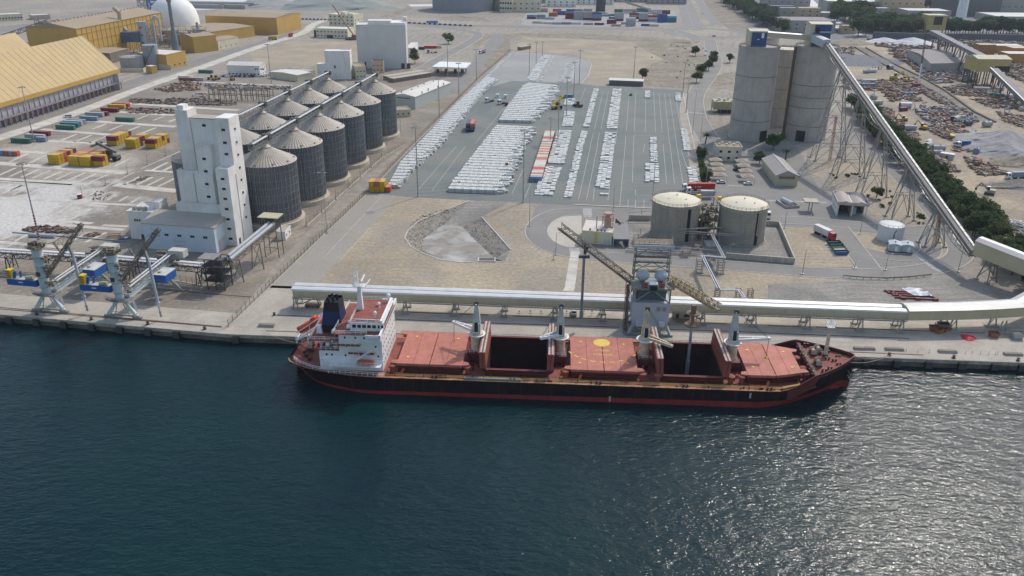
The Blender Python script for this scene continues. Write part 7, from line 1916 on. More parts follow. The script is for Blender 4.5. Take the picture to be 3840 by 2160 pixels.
for i,x,y,yt,kind,lab in((5,395,960,185,'high','striped high light mast by the first grain unloader'),(1,345,1430,860,'high','high light mast in front of the ochre store'),(6,715,895,290,'twin','tall twin lamp mast on the silo fence beside the yard road'),(6,1630,530,-180,'high','tall light mast at the yard corner near the sand field'),(2,155,840,440,'high','tall light mast beside the car park'),
(2,1845,1190,790,'high','tall light mast on the yard fence, second from the quay'),(2,2042,970,630,'high','tall light mast on the yard fence, third from the quay'),(2,2218,800,490,'high','tall light mast on the yard fence, fourth from the quay'),(2,1930,770,380,'high','tall light mast beside the gate canopy'),(2,1316,1449,1200,'twin','twin lamp mast before the sixth front silo'),(7,112,590,-150,'high','tall light mast at the yard edge by the turning island'),
(7,1412,560,85,'twin','twin lamp mast behind the first concrete tank'),(7,1015,705,440,'street','grey vent mast behind the chimney building'),(3,385,1449,1180,'high','light mast at the crosswise container row'),(3,462,1400,950,'high','light mast beside the yellow handler'),(3,545,1180,770,'high','light mast beside the teal container'),(3,620,990,620,'high','light mast near the pale yard edge'),(3,675,845,500,'high','light mast at the pale yard corner'),
(3,172,765,435,'high','light mast among pale yard ingot rows, near'),(3,243,655,420,'high','light mast among pale yard ingot rows, middle'),(3,306,575,415,'high','light mast among pale yard ingot rows, far'),(3,1222,800,470,'high','light mast behind the long dark shed'),(3,1718,940,620,'high','light mast at the far yard corner by the scrub'),(3,1750,1130,780,'high','light mast on the eastern yard kerb'),(3,1815,1350,910,'twin','twin lamp mast on the access path'),
(3,1895,1420,1115,'twin','twin lamp mast beside the date palm'),(7,1950,420,100,'street','lamp beside the planted strip'),(8,165,850,680,'street','street lamp beside the grey gravel bund'),(8,925,905,700,'street','street lamp in front of the wash shed'),(8,345,1310,1060,'street','street lamp on the works road before the sand island'),(8,1180,1270,1110,'street','street lamp at the works road fork'),(8,1910,1285,1075,'street','street lamp beside the tall beige gallery'),
(8,380,240,100,'street','street lamp behind the beige shed'),(8,2060,950,820,'street','street lamp among the dark trees'),(8,870,1250,1185,'street','short lamp at the works road junction'),(7,440,1115,900,'street','street lamp at the turning road curve'),(7,175,825,490,'street','street lamp on the sand beside the yard entrance'),(7,420,1165,1060,'street','short lamp below the turning road'),(7,2180,1150,1005,'street','lamp before the second concrete tank'),
(6,510,830,710,'street','low lamp on the silo fence, first from the quay'),(6,663,690,560,'street','low lamp on the silo fence, second from the quay'),(6,805,560,450,'street','low lamp on the silo fence, third from the quay'),(6,932,445,340,'street','low lamp on the silo fence, fourth from the quay'),(6,1050,335,230,'street','low lamp on the silo fence, fifth from the quay'),(6,1160,238,135,'street','low lamp on the silo fence, sixth from the quay'),(6,1262,140,50,'street','low lamp on the silo fence, seventh from the quay'),
(5,830,535,420,'street','thin pole on the terminal kerb, first from the quay'),(5,1065,415,315,'street','thin pole on the terminal kerb, second from the quay'),(5,1285,305,210,'street','thin pole on the terminal kerb, third from the quay'),(5,1485,205,120,'street','thin pole on the terminal kerb, fourth from the quay'),(5,1668,115,30,'street','thin pole on the terminal kerb, fifth from the quay'),(2,1455,1330,1100,'street','lamp beside the sixth silo plinth')):
 mast(T(i,x,y),hgt(i,x,y,yt),lab,kind,stripes='striped' in lab)
 # ================================================================ CEMENT WORKS (centre right)
m_sconc=M('slipformed concrete',(0.44,0.40,0.355),0.9,var=0.1,scale=0.08,streak=0.35,stain=(0.27,0.245,0.235),stain_amt=0.5,stain_scale=0.07,fine=(1.1,.07))
m_tank=M('dark tank concrete',(0.30,0.275,0.23),0.9,var=0.12,scale=0.2,streak=0.5,fine=(1.6,.1))
m_cdome=M('cream tank dome',(0.66,0.58,0.40),0.75,var=0.1,scale=0.15,stain=(.72,.68,.58),stain_amt=.7,stain_scale=.12)
m_hblue=M('headhouse blue',(0.03,0.085,0.21),0.6,var=0.12,streak=.2)
m_hbeige=M('headhouse beige',(0.50,0.45,0.34),0.6,var=0.06)
m_shadepipe=M('silver pipe',(0.52,0.53,0.54),0.35,metal=0.6,var=0.1)
m_bund=M('bund wall',(0.42,0.375,0.31),0.85,var=0.12,streak=.3)
SLc,SRc=V((143.6,501.5,0)),V((178.6,504.5,0))
def conc_silo(c,r,h,lab,doorang,cream_top=False):
 t=thing('concrete_silo',lab,'silo',c,0,'concrete cement silos')
 n=56;k=0
 prof=[(r+.25,0),(r+.25,1.2),(r,1.25)]
 zs=[h*q/8 for q in range(1,9)]
 for z in zs:prof+=[(r,z-.12),(r+.06,z-.06),(r+.06,z),(r,z+.02)]
 prof=[p for p in prof if p[1]<=h]+[(r,h)]
 smooth_by_angle(MB().lathe(prof,n,cap=False).build('shaft',m_sconc,t),30)
 MB().lathe([(r-.05,h-.6),(.1,h-.2)],40,cap=False).build('roof_slab',m_sconc if not cream_top else m_cdome,t)
 MB().lathe([(r+.12,h-.8),(r+.3,h-.7),(r+.3,h+.5),(r-.1,h+.5),(r-.1,h-.6)],n,cap=False).build('parapet',m_sconc,t)
 for z in((9,20,26,33)if doorang is not None and doorang<-1.5 else(12,24,38)):MB().lathe([(r+.05,z-.22),(r+.1,z),(r+.05,z+.22)],n,cap=False).build('joint_band',M('stained joint',(.22,.195,.175),.9,var=.3,scale=.15),t)
 P=[((r-.2)*math.cos(a*.35),(r-.2)*math.sin(a*.35),h+.4)for a in range(19)]
 MB().rail(P,1.0,2.4,.08).build('railing',m_gal,t)
 if doorang is not None:
  d=V((math.cos(doorang),math.sin(doorang),0));q=V((-d.y,d.x,0));a=d*(r+.3)
  MB().add([a-q*2.6,a+q*2.6,a+q*2.6+Z*6.5,a-q*2.6+Z*6.5,a-q*2.6-d*3,a+q*2.6-d*3,a+q*2.6-d*3+Z*6.5,a-q*2.6-d*3+Z*6.5],[(0,1,2,3),(0,3,7,4),(1,5,6,2),(3,2,6,7)]).build('truck_portal',m_black,t)
 return t
conc_silo(SLc,11.7,54.5,'tall concrete cement silo nearer the yard with small blue headhouse',R(-58))
conc_silo(SRc,12.7,54.5,'tall concrete cement silo that carries the inclined conveyor',R(-118))
conc_silo(V((172.5,541,0)),11.5,48,'pale lower concrete silo seen between the two tall ones',None,True)
conc_silo(V((160,549,0)),9,54,'cream topped rear silo behind the gap',None,True)
pb=MB().cyl((164.6,500.5,0),(164.6,500.5,54.5),.9,n=8)
pb.build('riser_pipe',M('rust dark riser',(.10,.075,.06),.8),None,label='dark rusty riser pipe between the two tall concrete silos',cat='pipe')
hh=thing('silo_headhouse','small blue and beige headhouse on the silo nearer the yard','headhouse',SLc+V((-3.5,-3,54.6)),0)
MB().box(-4.8,5.2,-4.5,4.5,0,9).build('wall',m_hbeige,hh);MB().box(-3.8,5.0,-4.6,-4.5,.3,8.3).build('front_panel',m_hblue,hh);MB().gable(-5.0,5.6,-4.8,4.8,9.02,10.0,'x',.3).build('roof',m_hbeige,hh);MB().box(1.8,3.2,-4.75,-4.6,5.2,8).build('louvre',m_white,hh);MB().box(-.5,.8,-4.7,-4.6,4.2,4.6).build('sign_plate',m_white,hh)
h2=thing('silo_headhouse','tall blue and beige conveyor headhouse on the larger silo','headhouse',SRc+V((-2.4,-3.0,54.6)),0)
MB().box(-5.6,6.2,-5,5,0,13).build('wall',m_hbeige,h2);MB().box(-4.2,6.1,-5.1,-5,.3,8.2).box(-3.4,6.1,-5.1,-5,9.0,12.6).build('front_panel',m_hblue,h2);MB().gable(-5.8,6.4,-5.2,5.2,13.02,14.0,'x',.3).build('roof',m_hbeige,h2);MB().box(-3.0,-.5,-5.2,-4.9,8.2,11).build('opening',m_black,h2)
# bridge gallery between headhouses
gallery('silo_bridge','beige conveyor bridge joining the two silo headhouses',[(145.5,496.5,60.0),(171.5,498.5,58.2)],3.0,2.8,m_hbeige,m_sheet,1,.4)
# inclined conveyor
ca_,cb_=V((176.4,492,59.5)),V((171.5,287,8.6))
ic=thing('inclined_conveyor','long inclined belt conveyor on lattice trestles down from the silos','conveyor',(0,0,0))
dv_=(cb_-ca_).normalized();sv=V((-dv_.y,dv_.x,0)).normalized()
m_belt=M('dark belt cover',(.15,.14,.13),.7,var=.2)
MB().bar(ca_+sv*.2,cb_+sv*.2,2.9,2.4).build('belt_casing',M('weathered casing',(.19,.175,.16),.75,var=.2,scale=.3),ic)
MB().bar(ca_-sv*.6+Z*1.32,cb_-sv*.6+Z*1.32,1.2,.18).build('belt_lid',m_belt,ic)
nseg=52
lidm=M('pale lid sheet',(.52,.50,.46),.5,var=.12,scale=.8)
for k in range(nseg):
 p,q=ca_+(cb_-ca_)*(k/nseg),ca_+(cb_-ca_)*((k+.93)/nseg);MB().bar(p+sv*1.1+Z*1.45,q+sv*1.1+Z*1.45,.9,.26).build('cover_sheet',lidm,ic)
MB().rail([ca_-sv*1.8-Z*.6,cb_-sv*1.8-Z*.6],1.1,3.0,.1).build('walkway_railing',m_gal,ic)
ARCHS=(.0,.195,.355,.515,.685,.845,1.0)
for a,b in zip(ARCHS[:-1],ARCHS[1:]):
 P=[]
 for k in range(9):
  t=a+(b-a)*k/8;P.append(ca_+(cb_-ca_)*t-Z*(1.3+3.2*math.sin(math.pi*k/8)))
 m=MB()
 for s in(-1.1,1.1):
  m.bars([p+sv*s for p in P],.2)
  for k in range(1,8):
   t=a+(b-a)*k/8;m.bar(P[k]+sv*s,ca_+(cb_-ca_)*t-Z*1.2+sv*s,.14).bar(P[k]+sv*s,ca_+(cb_-ca_)*(t+(b-a)/8)-Z*1.2+sv*s,.12)
 m.build('under_truss',m_gal,ic)
m_tre=M('trestle steel',(.28,.26,.235),.65,var=.2)
for k,t in enumerate((.195,.355,.515,.685,.845)):
 p=ca_+(cb_-ca_)*t;h=p.z-1.3;w0=2.2+h*.13;w1=1.3;m=MB()
 dpt=2.0+h*.05
 cs=[(-1,-1),(1,-1),(1,1),(-1,1)]
 def lev(z):
  f=z/h;return[V((p.x+i*(w0+(w1-w0)*f),p.y+j*(dpt+(1.0-dpt)*f),z))for i,j in cs]
 n=max(2,int(h/8));L0=lev(0)
 for q in range(n):
  A,B=lev(h*q/n),lev(h*(q+1)/n)
  for i in range(4):
   j=(i+1)%4;mid_=(B[i]+B[j])/2
   m.bar(A[i],B[i],.36).bar(B[i],B[j],.22).bar(A[i],mid_,.2).bar(A[j],mid_,.2)
 m.build('trestle',m_tre,ic)
 f=MB()
 for q in L0:f.obox(q,1.5,1.5,.6)
 f.build('footing',m_foot,ic)
for k,t in enumerate((.2,.845)):
 p=ca_+(cb_-ca_)*t;m=MB()
 for dx in(-.8,-.3,.3,.8):m.bar((p.x+dx,p.y-2,0),(p.x+dx*.6,p.y-1,p.z*(.5 if k==0 else.8)),.18)
 m.build('take_up_guides',M('red oxide rods',(.28,.09,.06),.7),ic)
gallery('belt_hood','grey hood where the inclined conveyor enters the blue headhouse',[(175.2,497,57.8),(178.4,484,56.2)],-4.4,4.2,m_lgrey,m_groof,1,.3)
# --- two concrete tanks
def conc_tank(c,r,h,lab,k):
 t=thing('concrete_tank',lab,'tank',c,0,'cream domed concrete tanks')
 smooth_by_angle(MB().lathe([(r,-.05),(r,h-.8),(r+.35,h-.7),(r+.35,h)],48,cap=False).build('shell',m_tank,t),30)
 smooth_by_angle(MB().lathe([(r+.3,h-.1),(r*.93,h+.25),(r*.7,h+1.1),(r*.4,h+1.75),(.05,h+2.0)],40,cap=False).build('dome',m_cdome,t),60)
 P=[((r+.2)*math.cos(a*.349),(r+.2)*math.sin(a*.349),h)for a in range(19)]
 MB().rail(P,1.1,1.6,.08).build('railing',m_brown,t)
 MB().bars([(q[0]*1.02,q[1]*1.02,h-.9)for q in P],.25,.3).build('ring_pipe',M('dull pipe',(.36,.33,.28),.6),t);MB().bars([(q[0]*1.015,q[1]*1.015,h*.36)for q in P],.14).build('ring_pipe',MATS['dull pipe'],t);MB().bars([(q[0]*1.04,q[1]*1.04,.35)for q in P],.3,.4).build('ring_pipe',MATS['dull pipe'],t)
 for a0,w in(((R(-72),.09)),(R(-64),.05)):
  pass
 for a,w in((R(-68+k*2),.085),):
  q=MB();q.add([((r+.04)*math.cos(a+s*w),(r+.04)*math.sin(a+s*w),z)for z in(0.05,h-.9)for s in(-1,-.33,.33,1)],[(i,i+1,i+5,i+4)for i in range(3)]);q.build('oil_stain',m_black,t)
 m=MB()
 for j in range(5):a=R(-86+k*18)+j*.05;m.cyl(((r+.5)*math.cos(a),(r+.5)*math.sin(a),h*.3),((r+.5)*math.cos(a),(r+.5)*math.sin(a),h+(1.6 if j%2 else.2)),.15,n=6)
 m.build('riser_pipes',m_tanroof,t)
 MB().obox(((r+.8)*math.cos(R(22)),(r+.8)*math.sin(R(22)),h-.2),1.6,1.6,1.3).build('valve_house',m_yel,t)if k==0 else MB().obox(((r+.8)*math.cos(R(150)),(r+.8)*math.sin(R(150)),h-.2),1.6,1.6,1.3).build('valve_house',m_yel,t)
 for q in((0,0,h+1.9),(3,-4,h+1.2),(-4,-3,h+1.1)):MB().cyl(q,V(q)+Z*.6,.35,n=8).build('roof_vent',m_cream2,t)
 return t
conc_tank(V((67.6,326.8,0)),9.8,15.6,'cream domed dark concrete tank nearer the unloader tower',0);conc_tank(V((94.6,323.4,0)),9.6,15.4,'cream domed dark concrete tank nearer the gravel bund',1)
eq=thing('process_plant','cluttered steel process frame between the two concrete tanks','frame',V((81,327,0)),0)
m=MB()
for x in(-3.4,3.4):
 for y in(-5,0,6):m.bar((x,y,0),(x,y,15),.3)
for z in(4.5,8,11.5,14.8):
 for x in(-3.4,3.4):m.bar((x,-5,z),(x,6,z),.22)
 for y in(-5,6):m.bar((-3.4,y,z),(3.4,y,z),.22)
m.bar((-3.4,-5,4.5),(3.4,-5,8),.16).bar((3.4,-5,8),(-3.4,-5,11.5),.16);m.build('steel_frame',m_brown,eq)
for z in(4.5,8,11.5):MB().box(-3.6,3.6,-5.2,6.2,z,z+.1).build('platform',m_brown,eq)
m=MB();rg=random.Random(6)
for _ in range(60):
 z=rg.choice((.1,4.6,8.1,11.6));m.obox((rg.uniform(-3,3),rg.uniform(-4.8,5.8),z),rg.uniform(.3,1.6),rg.uniform(.3,1.4),rg.uniform(.3,2.2),rg.random())
o=m.build('machinery',M('olive machinery',(.22,.20,.14),.7,var=.4,scale=1.0),eq);o['kind']='stuff'
m=MB()
for k in range(8):m.bar((-1.0,-5.6+k*1.2,.2+k*.9),(-1.0,-4.4+k*1.2,1.1+k*.9),1.2,.12)
m.build('stair',m_brown,eq);MB().box(-3.0,3.6,6.5,12,.1,4.4).build('pump_room',m_wroof,eq);MB().box(-2.2,3.2,-13,-6.5,.06,.25).build('pale_slab',m_wroof,eq)
# chimney building
cb2=bld('filter_building','cream roofed process building with a pink stack by the turning island',V((28.3,316.2,0)),V((40.2,313.8,0)),14.5,5.2,m_cream2,M('pinkish white roof',(.62,.56,.50),.8,var=.08),para=.4,fw=None)
MB().lathe([(1.5,5.2),(1.5,9.4),(1.0,9.8),(1.0,10.6),(1.7,10.9),(1.7,11.3)],14,(9.5,7.5,0)).build('pink_stack',M('dusty pink steel',(.45,.30,.24),.75,var=.2),cb2)
m=MB()
for x,y in((7.4,5.6),(11.6,5.6),(7.4,9.6),(11.6,9.6)):m.bar((x,y,5.2),(x,y,10),.2)
for z in(7.4,9.8):m.bars([(7.4,5.6,z),(11.6,5.6,z),(11.6,9.6,z),(7.4,9.6,z)],.18,None,True).rail([(7.4,5.6,z),(11.6,5.6,z)],1,1.2,.08)
m.build('stack_frame',M('pink frame',(.42,.27,.20),.75),cb2)
MB().cyl((5.2,4.4,5.2),(5.2,4.4,10.5),.22,n=8).build('vent_pipe',m_tanroof,cb2)
for x in(3.0,6.0,7.6,9):MB().box(x-.35,x+.35,1.2,1.8,5.3,6.1).build('roof_unit',m_brown,cb2)
for k in range(10):MB().obox((12.6+(k%4)*.9,9+(k//4)*1.8,5.2),.8,.8,.5+(k%3)*.7).build('roof_machinery',m_dark,cb2)
MB().box(8.8,9.8,-.08,0,.2,2.3).box(10.4,11.2,-.08,0,.6,2.2).build('door',m_lgrey,cb2);MB().box(5.3,5.9,-.3,0,0,5).build('yellow_duct',m_yel,cb2)
sc2=thing('sloped_shelter','open shelter with sloping grey brown roof beside the process building','shelter',V((40.6,312.4,0)),R(-1))
MB().add([(0,0,3.2),(6.4,0,3.2),(6.4,10,6.4),(0,10,6.4),(0,0,3.4),(6.4,0,3.4),(6.4,10,6.6),(0,10,6.6)],[(3,2,1,0),(4,5,6,7),(0,1,5,4),(1,2,6,5),(2,3,7,6),(3,0,4,7)]).build('roof',M('taupe roof',(.30,.275,.26),.7,var=.06),sc2)
MB().box(0,.2,0,10,0,3.2).box(6.2,6.4,0,10,0,3.2).box(.2,6.2,9.8,10,0,5.8).build('wall',m_lgrey,sc2);MB().box(.2,6.2,-.1,0,2.6,3.2).build('blue_fascia',m_hblue,sc2)
# pipe racks and yellow pipe rails round the works
pr2=thing('pipe_bridge','grey horizontal pipes carried in front of the concrete tanks','pipes',(0,0,0))
m=MB()
for i,pts,z,r in((7,[(1640,870),(2300,915)],5.2,.22),(7,[(1640,890),(2310,930)],4.6,.16),(7,[(1650,860),(2310,830)],6.4,.2),(7,[(1170,690),(1400,672)],3,.15),(7,[(1170,800),(1390,798)],2.5,.14),(7,[(1390,815),(1600,860)],3,.14),(7,[(1160,1050),(1880,1085)],1.2,.3),(7,[(1140,1070),(1900,1105)],.9,.25),(7,[(1620,1035),(2150,1080)],1.0,.25)):
 m.tube(TL(i,pts,z),r,7)
m.build('pipes',M('taupe pipe',(.36,.33,.31),.6,var=.15),pr2)
m=MB()
for x,y,z in((1710,1000,5),(1810,1030,4.6),(1905,1035,4.8),(2005,1030,4.9),(2080,1000,5.2),(2195,1000,4.8),(1170,800,3),(1290,910,3),(1300,720,3)):m.bar(T(7,x,y),T(7,x,y)+Z*z,.2)
m.build('pipe_posts',m_tanroof,pr2)
pl_=thing('silver_pipeline','bright twin silver pipeline zigzagging from the tanks to the berth','pipeline',(0,0,0))
PP=TL(7,[(1992,890),(2122,1140),(1905,1122),(2065,1449)],6.0)+TL(11,[(2045,228),(2270,232),(2330,320),(2385,328)],4.6)
for s in(0,.75):
 Q=[p+V((s,-s*.7,0))for p in PP]
 MB().tube(Q,.24,10).build('pipe',m_shadepipe,pl_)
 for q in Q:MB().lathe([(.05,-.26),(.24,-.12),(.26,0),(.24,.12),(.05,.26)],8,q).build('pipe_elbow',m_shadepipe,pl_)
MB().bars([p-Z*.45+V((.4,-.3,0))for p in PP[:5]],.9,.2).build('pipe_tray',m_gal,pl_)
def pier(p,h,w=2.2):
 m=MB()
 for dx in(-w/2,w/2):
  for dy in(-w/2,w/2):m.bar((p.x+dx,p.y+dy,0),(p.x+dx,p.y+dy,h),.16)
 for q in range(5):
  z=h*(q+.5)/5;m.bars([(p.x-w/2,p.y-w/2,z),(p.x+w/2,p.y-w/2,z),(p.x+w/2,p.y+w/2,z),(p.x-w/2,p.y+w/2,z)],.12,None,True)
 m.build('pier',m_brown,pl_);MB().obox((p.x,p.y,0),w+.8,w+.8,.4).build('footing',m_foot,pl_)
for x,y in((1880,1290),(2090,1300)):pier(T(7,x,y),5.4)
for x,y in((2060,320),(2270,325),(2390,325)):pier(T(11,x,y),4.0,1.6)
for x,y in((1750,1130),(1865,1060),(2000,1210)):
 t=thing('valve_platform','small yellow brown valve platform %s'%{1750:'at the pipe rack before the first tank',1865:'between the pipe rack and the tanks',2000:'beneath the silver pipeline bend'}[x],'platform',T(7,x,y),0)
 MB().box(-1.5,1.5,-1,1,1.8,1.92).rail([(-1.5,-1,1.9),(1.5,-1,1.9),(1.5,1,1.9),(-1.5,1,1.9),(-1.5,-1,1.9)],1,1,.08).build('deck',m_brown,t);MB().bar((-1.4,-.9,0),(-1.4,-.9,1.8),.14).bar((1.4,-.9,0),(1.4,-.9,1.8),.14).bar((1.4,.9,0),(1.4,.9,1.8),.14).bar((-2.6,0,0),(-1.5,0,1.8),.7,.1).build('legs_and_stair',m_brown,t)
wl_=thing('bund_wall','pale concrete bund wall round the grey gravel beside the tanks','wall',(0,0,0))
W_=TL(7,[(2150,1150)])+TL(8,[(262,1205),(105,830),(0,822)])+TL(7,[(2520,820)])
for a,b in zip(W_[:-1],W_[1:]):
 k=max(1,int((b-a).length/4))
 for q in range(k):MB().bar(a+(b-a)*(q/k)+Z*1.1,a+(b-a)*((q+.97)/k)+Z*1.1,.3,2.2).build('wall_panel',m_bund,wl_)
MB().bars([p+Z*2.26 for p in W_],.45,.14).build('coping',m_kerb,wl_)
t=thing('tank_yard_wall','low concrete wall behind the first tank','wall',(0,0,0));MB().bar(T(7,1175,740,1.2),T(7,1400,745,1.2),.3,2.4).build('wall_panel',m_bund,t)
# wash shed, sheds, tanks
ws_=thing('wash_shed','open fronted vehicle wash shed with two vaulted roof bays','shed',V((145.8,355.0,0)),R(-12))
MB().box(0,.3,0,16,0,5.8).box(0.3,13,15.7,16,0,5.8).box(6.3,6.8,.2,15.6,0,5.6).box(12.7,13,7,15.7,0,5.8).build('wall',m_wconc,ws_)
m=MB().box(-.3,13.3,-.3,.0,5.2,6.6).box(-.3,13.3,16,16.3,5.2,6.6).box(-.3,0,0,16,5.2,6.6).box(13,13.3,0,16,5.2,6.6);m.build('parapet',M('warm parapet',(.50,.42,.36),.8),ws_)
for x0 in(.3,6.9):
 P=[(x0+6.0*k/10,5.7+1.2*math.sin(math.pi*k/10))for k in range(11)]
 smooth_by_angle(MB().add([(x,.05,z)for x,z in P]+[(x,15.95,z)for x,z in P],[(k,k+1,k+12,k+11)for k in range(10)]).build('vault_roof',M('rosy roof sheet',(.40,.34,.30),.7,var=.06),ws_),60)
for x in(.4,6.5,12.6):MB().box(x-.25,x+.25,0,.5,0,5.3).build('column',m_wconc,ws_)
for k in range(3):win(ws_,-.02,3+k*4,3,1.2,1.2,'l')
MB().box(3,5,7,9,0,2.6).build('brush_machine',m_dark,ws_);MB().box(7.4,8.8,3,4.4,0,3.4).build('pump_unit',M('pale blue unit',(.4,.45,.5),.6),ws_)
bs_=thing('beige_shed','beige gabled store with grey brown roof beside the works road','shed',V((131.2,400,0)),R(-3))
MB().box(0,10.8,0,32,0,5.4).build('wall',M('yellow beige wall',(.47,.42,.28),.7,var=.05),bs_);MB().gable(0,10.8,0,32,5.42,8.0,'y',.5).build('roof',M('grey brown roof',(.33,.30,.275),.7,var=.07,scale=.3),bs_)
MB().box(1.4,9.2,-.08,0,3.6,5.0).build('louvre',m_brown,bs_);MB().box(5.2,5.6,-.5,32.5,7.95,8.15).build('ridge_cap',m_wroof,bs_)
for k in range(4):MB().box(-.08,0,4+k*7,7+k*7,0,3.4).build('door',m_tanroof,bs_)
wt_=thing('water_tank','white steel water tank with rail beside two grey cabins','tank',V((157.6,325.2,0)),0)
smooth_by_angle(MB().lathe([(5.1,0),(5.1,6.6),(.1,7.2)],36).build('shell',M('white tank paint',(.62,.63,.62),.5,var=.06,streak=.2),wt_));MB().rail([(5*math.cos(a*.4),5*math.sin(a*.4),6.6)for a in range(17)],.9,1.2,.08).build('railing',m_gal,wt_);MB().tube([V((-.8,-5.3,0)),V((-.8,-5.3,4.4)),V((-.2,-5.3,5.6))],.16,6).build('fill_pipe',m_dark,wt_)
for k,(x,y)in enumerate(((1270,1092),(1395,1100))):
 t=thing('pump_cabin','grey pump cabin with white door, %s beside the white tank'%('closer' if k==0 else 'further'),'cabin',T(8,x,y),R(-18),'pump cabins')
 t['label']=('grey pump cabin directly in front of the white water tank' if k==0 else 'grey pump cabin beside the dashed crossing')
 MB().box(-2.2,2.2,0,5,.4,3.2).build('wall',m_lgrey,t);MB().gable(-2.3,2.3,-.1,5.1,3.22,3.8,'y',.1).build('roof',m_lgrey,t);MB().box(.0,1.1,-.06,0,.6,2.6).build('door',m_white,t);MB().box(-2.3,2.3,-.1,5.1,0,.4).build('base_frame',m_dark,t);MB().lathe([(.3,3.7),(.3,4.1)],8,(0,2,0)).build('roof_cowl',m_dark,t)
fc=thing('fuel_canopy','small flat fuel canopy on twin posts beside the horizontal tank','canopy',T(8,425,690),R(-8))
MB().box(-3.2,3.2,-.5,5.5,4.6,5.1).build('canopy_roof',m_bund,fc);MB().box(-3.0,-.1,-.3,5.3,5.1,5.15).box(.1,3,-.3,5.3,5.1,5.15).build('roof_sheet',m_tanroof,fc)
for x in(-.7,.7):MB().box(x-.2,x+.2,1.2,1.6,0,4.6).build('post',m_bund,fc)
MB().box(-1.2,1.2,.6,2.2,0,.25).build('island',m_kerb,fc);MB().box(-.3,.3,.8,1.1,.25,1.8).build('fuel_pump',m_wconc,fc)
ht=thing('fuel_tank','horizontal pale fuel tank inside a low bund','tank',T(8,240,640),R(12))
smooth_by_angle(MB().cyl((0,0,1.6),(-1.0,7.5,1.6),1.2,n=18).build('shell',m_lgrey,ht));MB().box(-3.4,-3.1,-1,9,0,1.2).box(-3.1,3.4,-1.0,-.7,0,1.2).box(3.1,3.4,-.7,6,0,1.2).build('bund_wall',m_bund,ht);MB().box(-1,1,.8,1.4,0,.6).box(-1.6,.4,5.8,6.4,0,.6).build('saddle',m_foot,ht)
st_c=[('black',(.02,.03,.03)),('dark green',(.02,.10,.06)),('bright green',(.03,.20,.10)),('ochre',(.35,.27,.12)),('blue',(.03,.10,.26))]
for k,(x,y)in enumerate(((655,1010),(682,1035),(700,1062),(720,1085),(735,1112))):
 nm,c=st_c[k];t=thing('waste_container','%s open skip on the concrete pad, %s from the red lorry'%(nm,nth(k)),'skip',T(8,x,y,.08),R(6),'skips on the pad');mt=M('skip '+nm,c,.6,var=.15)
 MB().add([(-2.2,-.9,.15),(2.2,-.9,.15),(2.2,.9,.15),(-2.2,.9,.15),(-2.8,-1.1,1.5),(2.8,-1.1,1.5),(2.8,1.1,1.5),(-2.8,1.1,1.5)],[(3,2,1,0),(0,1,5,4),(1,2,6,5),(2,3,7,6),(3,0,4,7)]).build('tub',mt,t);MB().box(-2.4,2.4,-.95,.95,.9,1.0).build('load',m_dark if k!=3 else m_white,t)
ad=bld('works_office','cream two storey works office with recessed corner panels',T(7,2050,170),T(7,2300,178),13,7.6,m_cream2,m_broof,fw=(3,[1.9,5.4],1.5,1.4),para=.7)
MB().box(11.6,13.4,-.3,.0,0,7).build('corner_panel',m_lgrey,ad);MB().box(-.02,1.2,-.25,0,0,7).build('corner_panel',m_lgrey,ad)
for k in range(6):MB().obox((2+k*2,6+(k%2)*3,7.7),1.2,1.2,.9).build('roof_unit',m_wroof,ad)
for k,(x0,y0)in enumerate(((2045,215),(2065,262),(2085,310),(2100,355))):
 pass
def shade(i,xs,lab):
 for k,(x,y)in enumerate(xs):
  t=thing('parking_canopy',lab%nth(k),'shade',T(i,x,y),R(-2),'tent car shades');c=T(i,x,y)
  MB().add([(-3.4,0,2.7),(3.4,0,2.7),(3.4,5.4,2.7),(-3.4,5.4,2.7),(0,2.7,4.1)],[(0,1,4),(1,2,4),(2,3,4),(3,0,4),(3,2,1,0)]).build('fabric',M('sand shade cloth',(.40,.32,.24),.9,var=.08),t)
  for dx,dy in((-3.2,.2),(3.2,.2),(-3.2,5.2),(3.2,5.2)):MB().bar((dx,dy,0),(dx,dy,2.7),.14).build('post',m_gal,t)
shade(7,((2095,375),(2080,320),(2065,268),(2052,220)),'peaked sand coloured car shade in the row by the hedge, %s');shade(7,((2375,392),(2355,335),(2335,280),(2318,230)),'peaked sand coloured car shade in the row by the shed, %s')
eb=thing('compressor_house','olive beige machinery house with rooftop ducts beside the concrete silo','machinery house',T(3,2025,1140),R(-3))
MB().box(0,14,0,11,2.6,8).build('casing',M('olive cladding',(.38,.35,.22),.7,var=.1),eb);m=MB()
for x in(.3,4.8,9.3,13.7):m.bar((x,.2,0),(x,.2,8),.35).bar((x,10.8,0),(x,10.8,8),.35)
m.build('frame',m_brown,eb);MB().box(4,13,.6,8,0,2.5).build('undercroft',m_black,eb)
for k in range(7):MB().obox((2+k*1.7,3+(k%3)*2.4,8),1.3,1.3,.8+(k%2)).build('duct',m_wroof,eb)
ls=bld('long_shed','long low dark fronted shed with pale roof at the back of the yard',T(3,975,858),T(3,1318,872),7,4.0,M('slate front',(.13,.12,.13),.8),m_wroof,'mono',.8,cat='shed')
bld('site_container_office','grey box office on the sandy lot edge',T(3,95,508),T(3,190,490),5,3.2,m_brown,m_bund,para=0,cat='cabin')
for k,(x0,y0,x1,y1)in enumerate(((1280,800,1450,745),(1330,820,1470,770))):
 bld('carport','tan roofed carport behind the silos, %s'%('nearer the office' if k==0 else 'further from the office'),T(2,x0,y0),T(2,x0+60,y0+12),40,3,m_brown,m_tanroof,'mono',.4,cat='shade')
rs=bld('rear_annex','small buildings row beyond the cold store',T(2,1570,560),T(2,1630,500),6,7,m_wconc,m_wroof,para=.3)
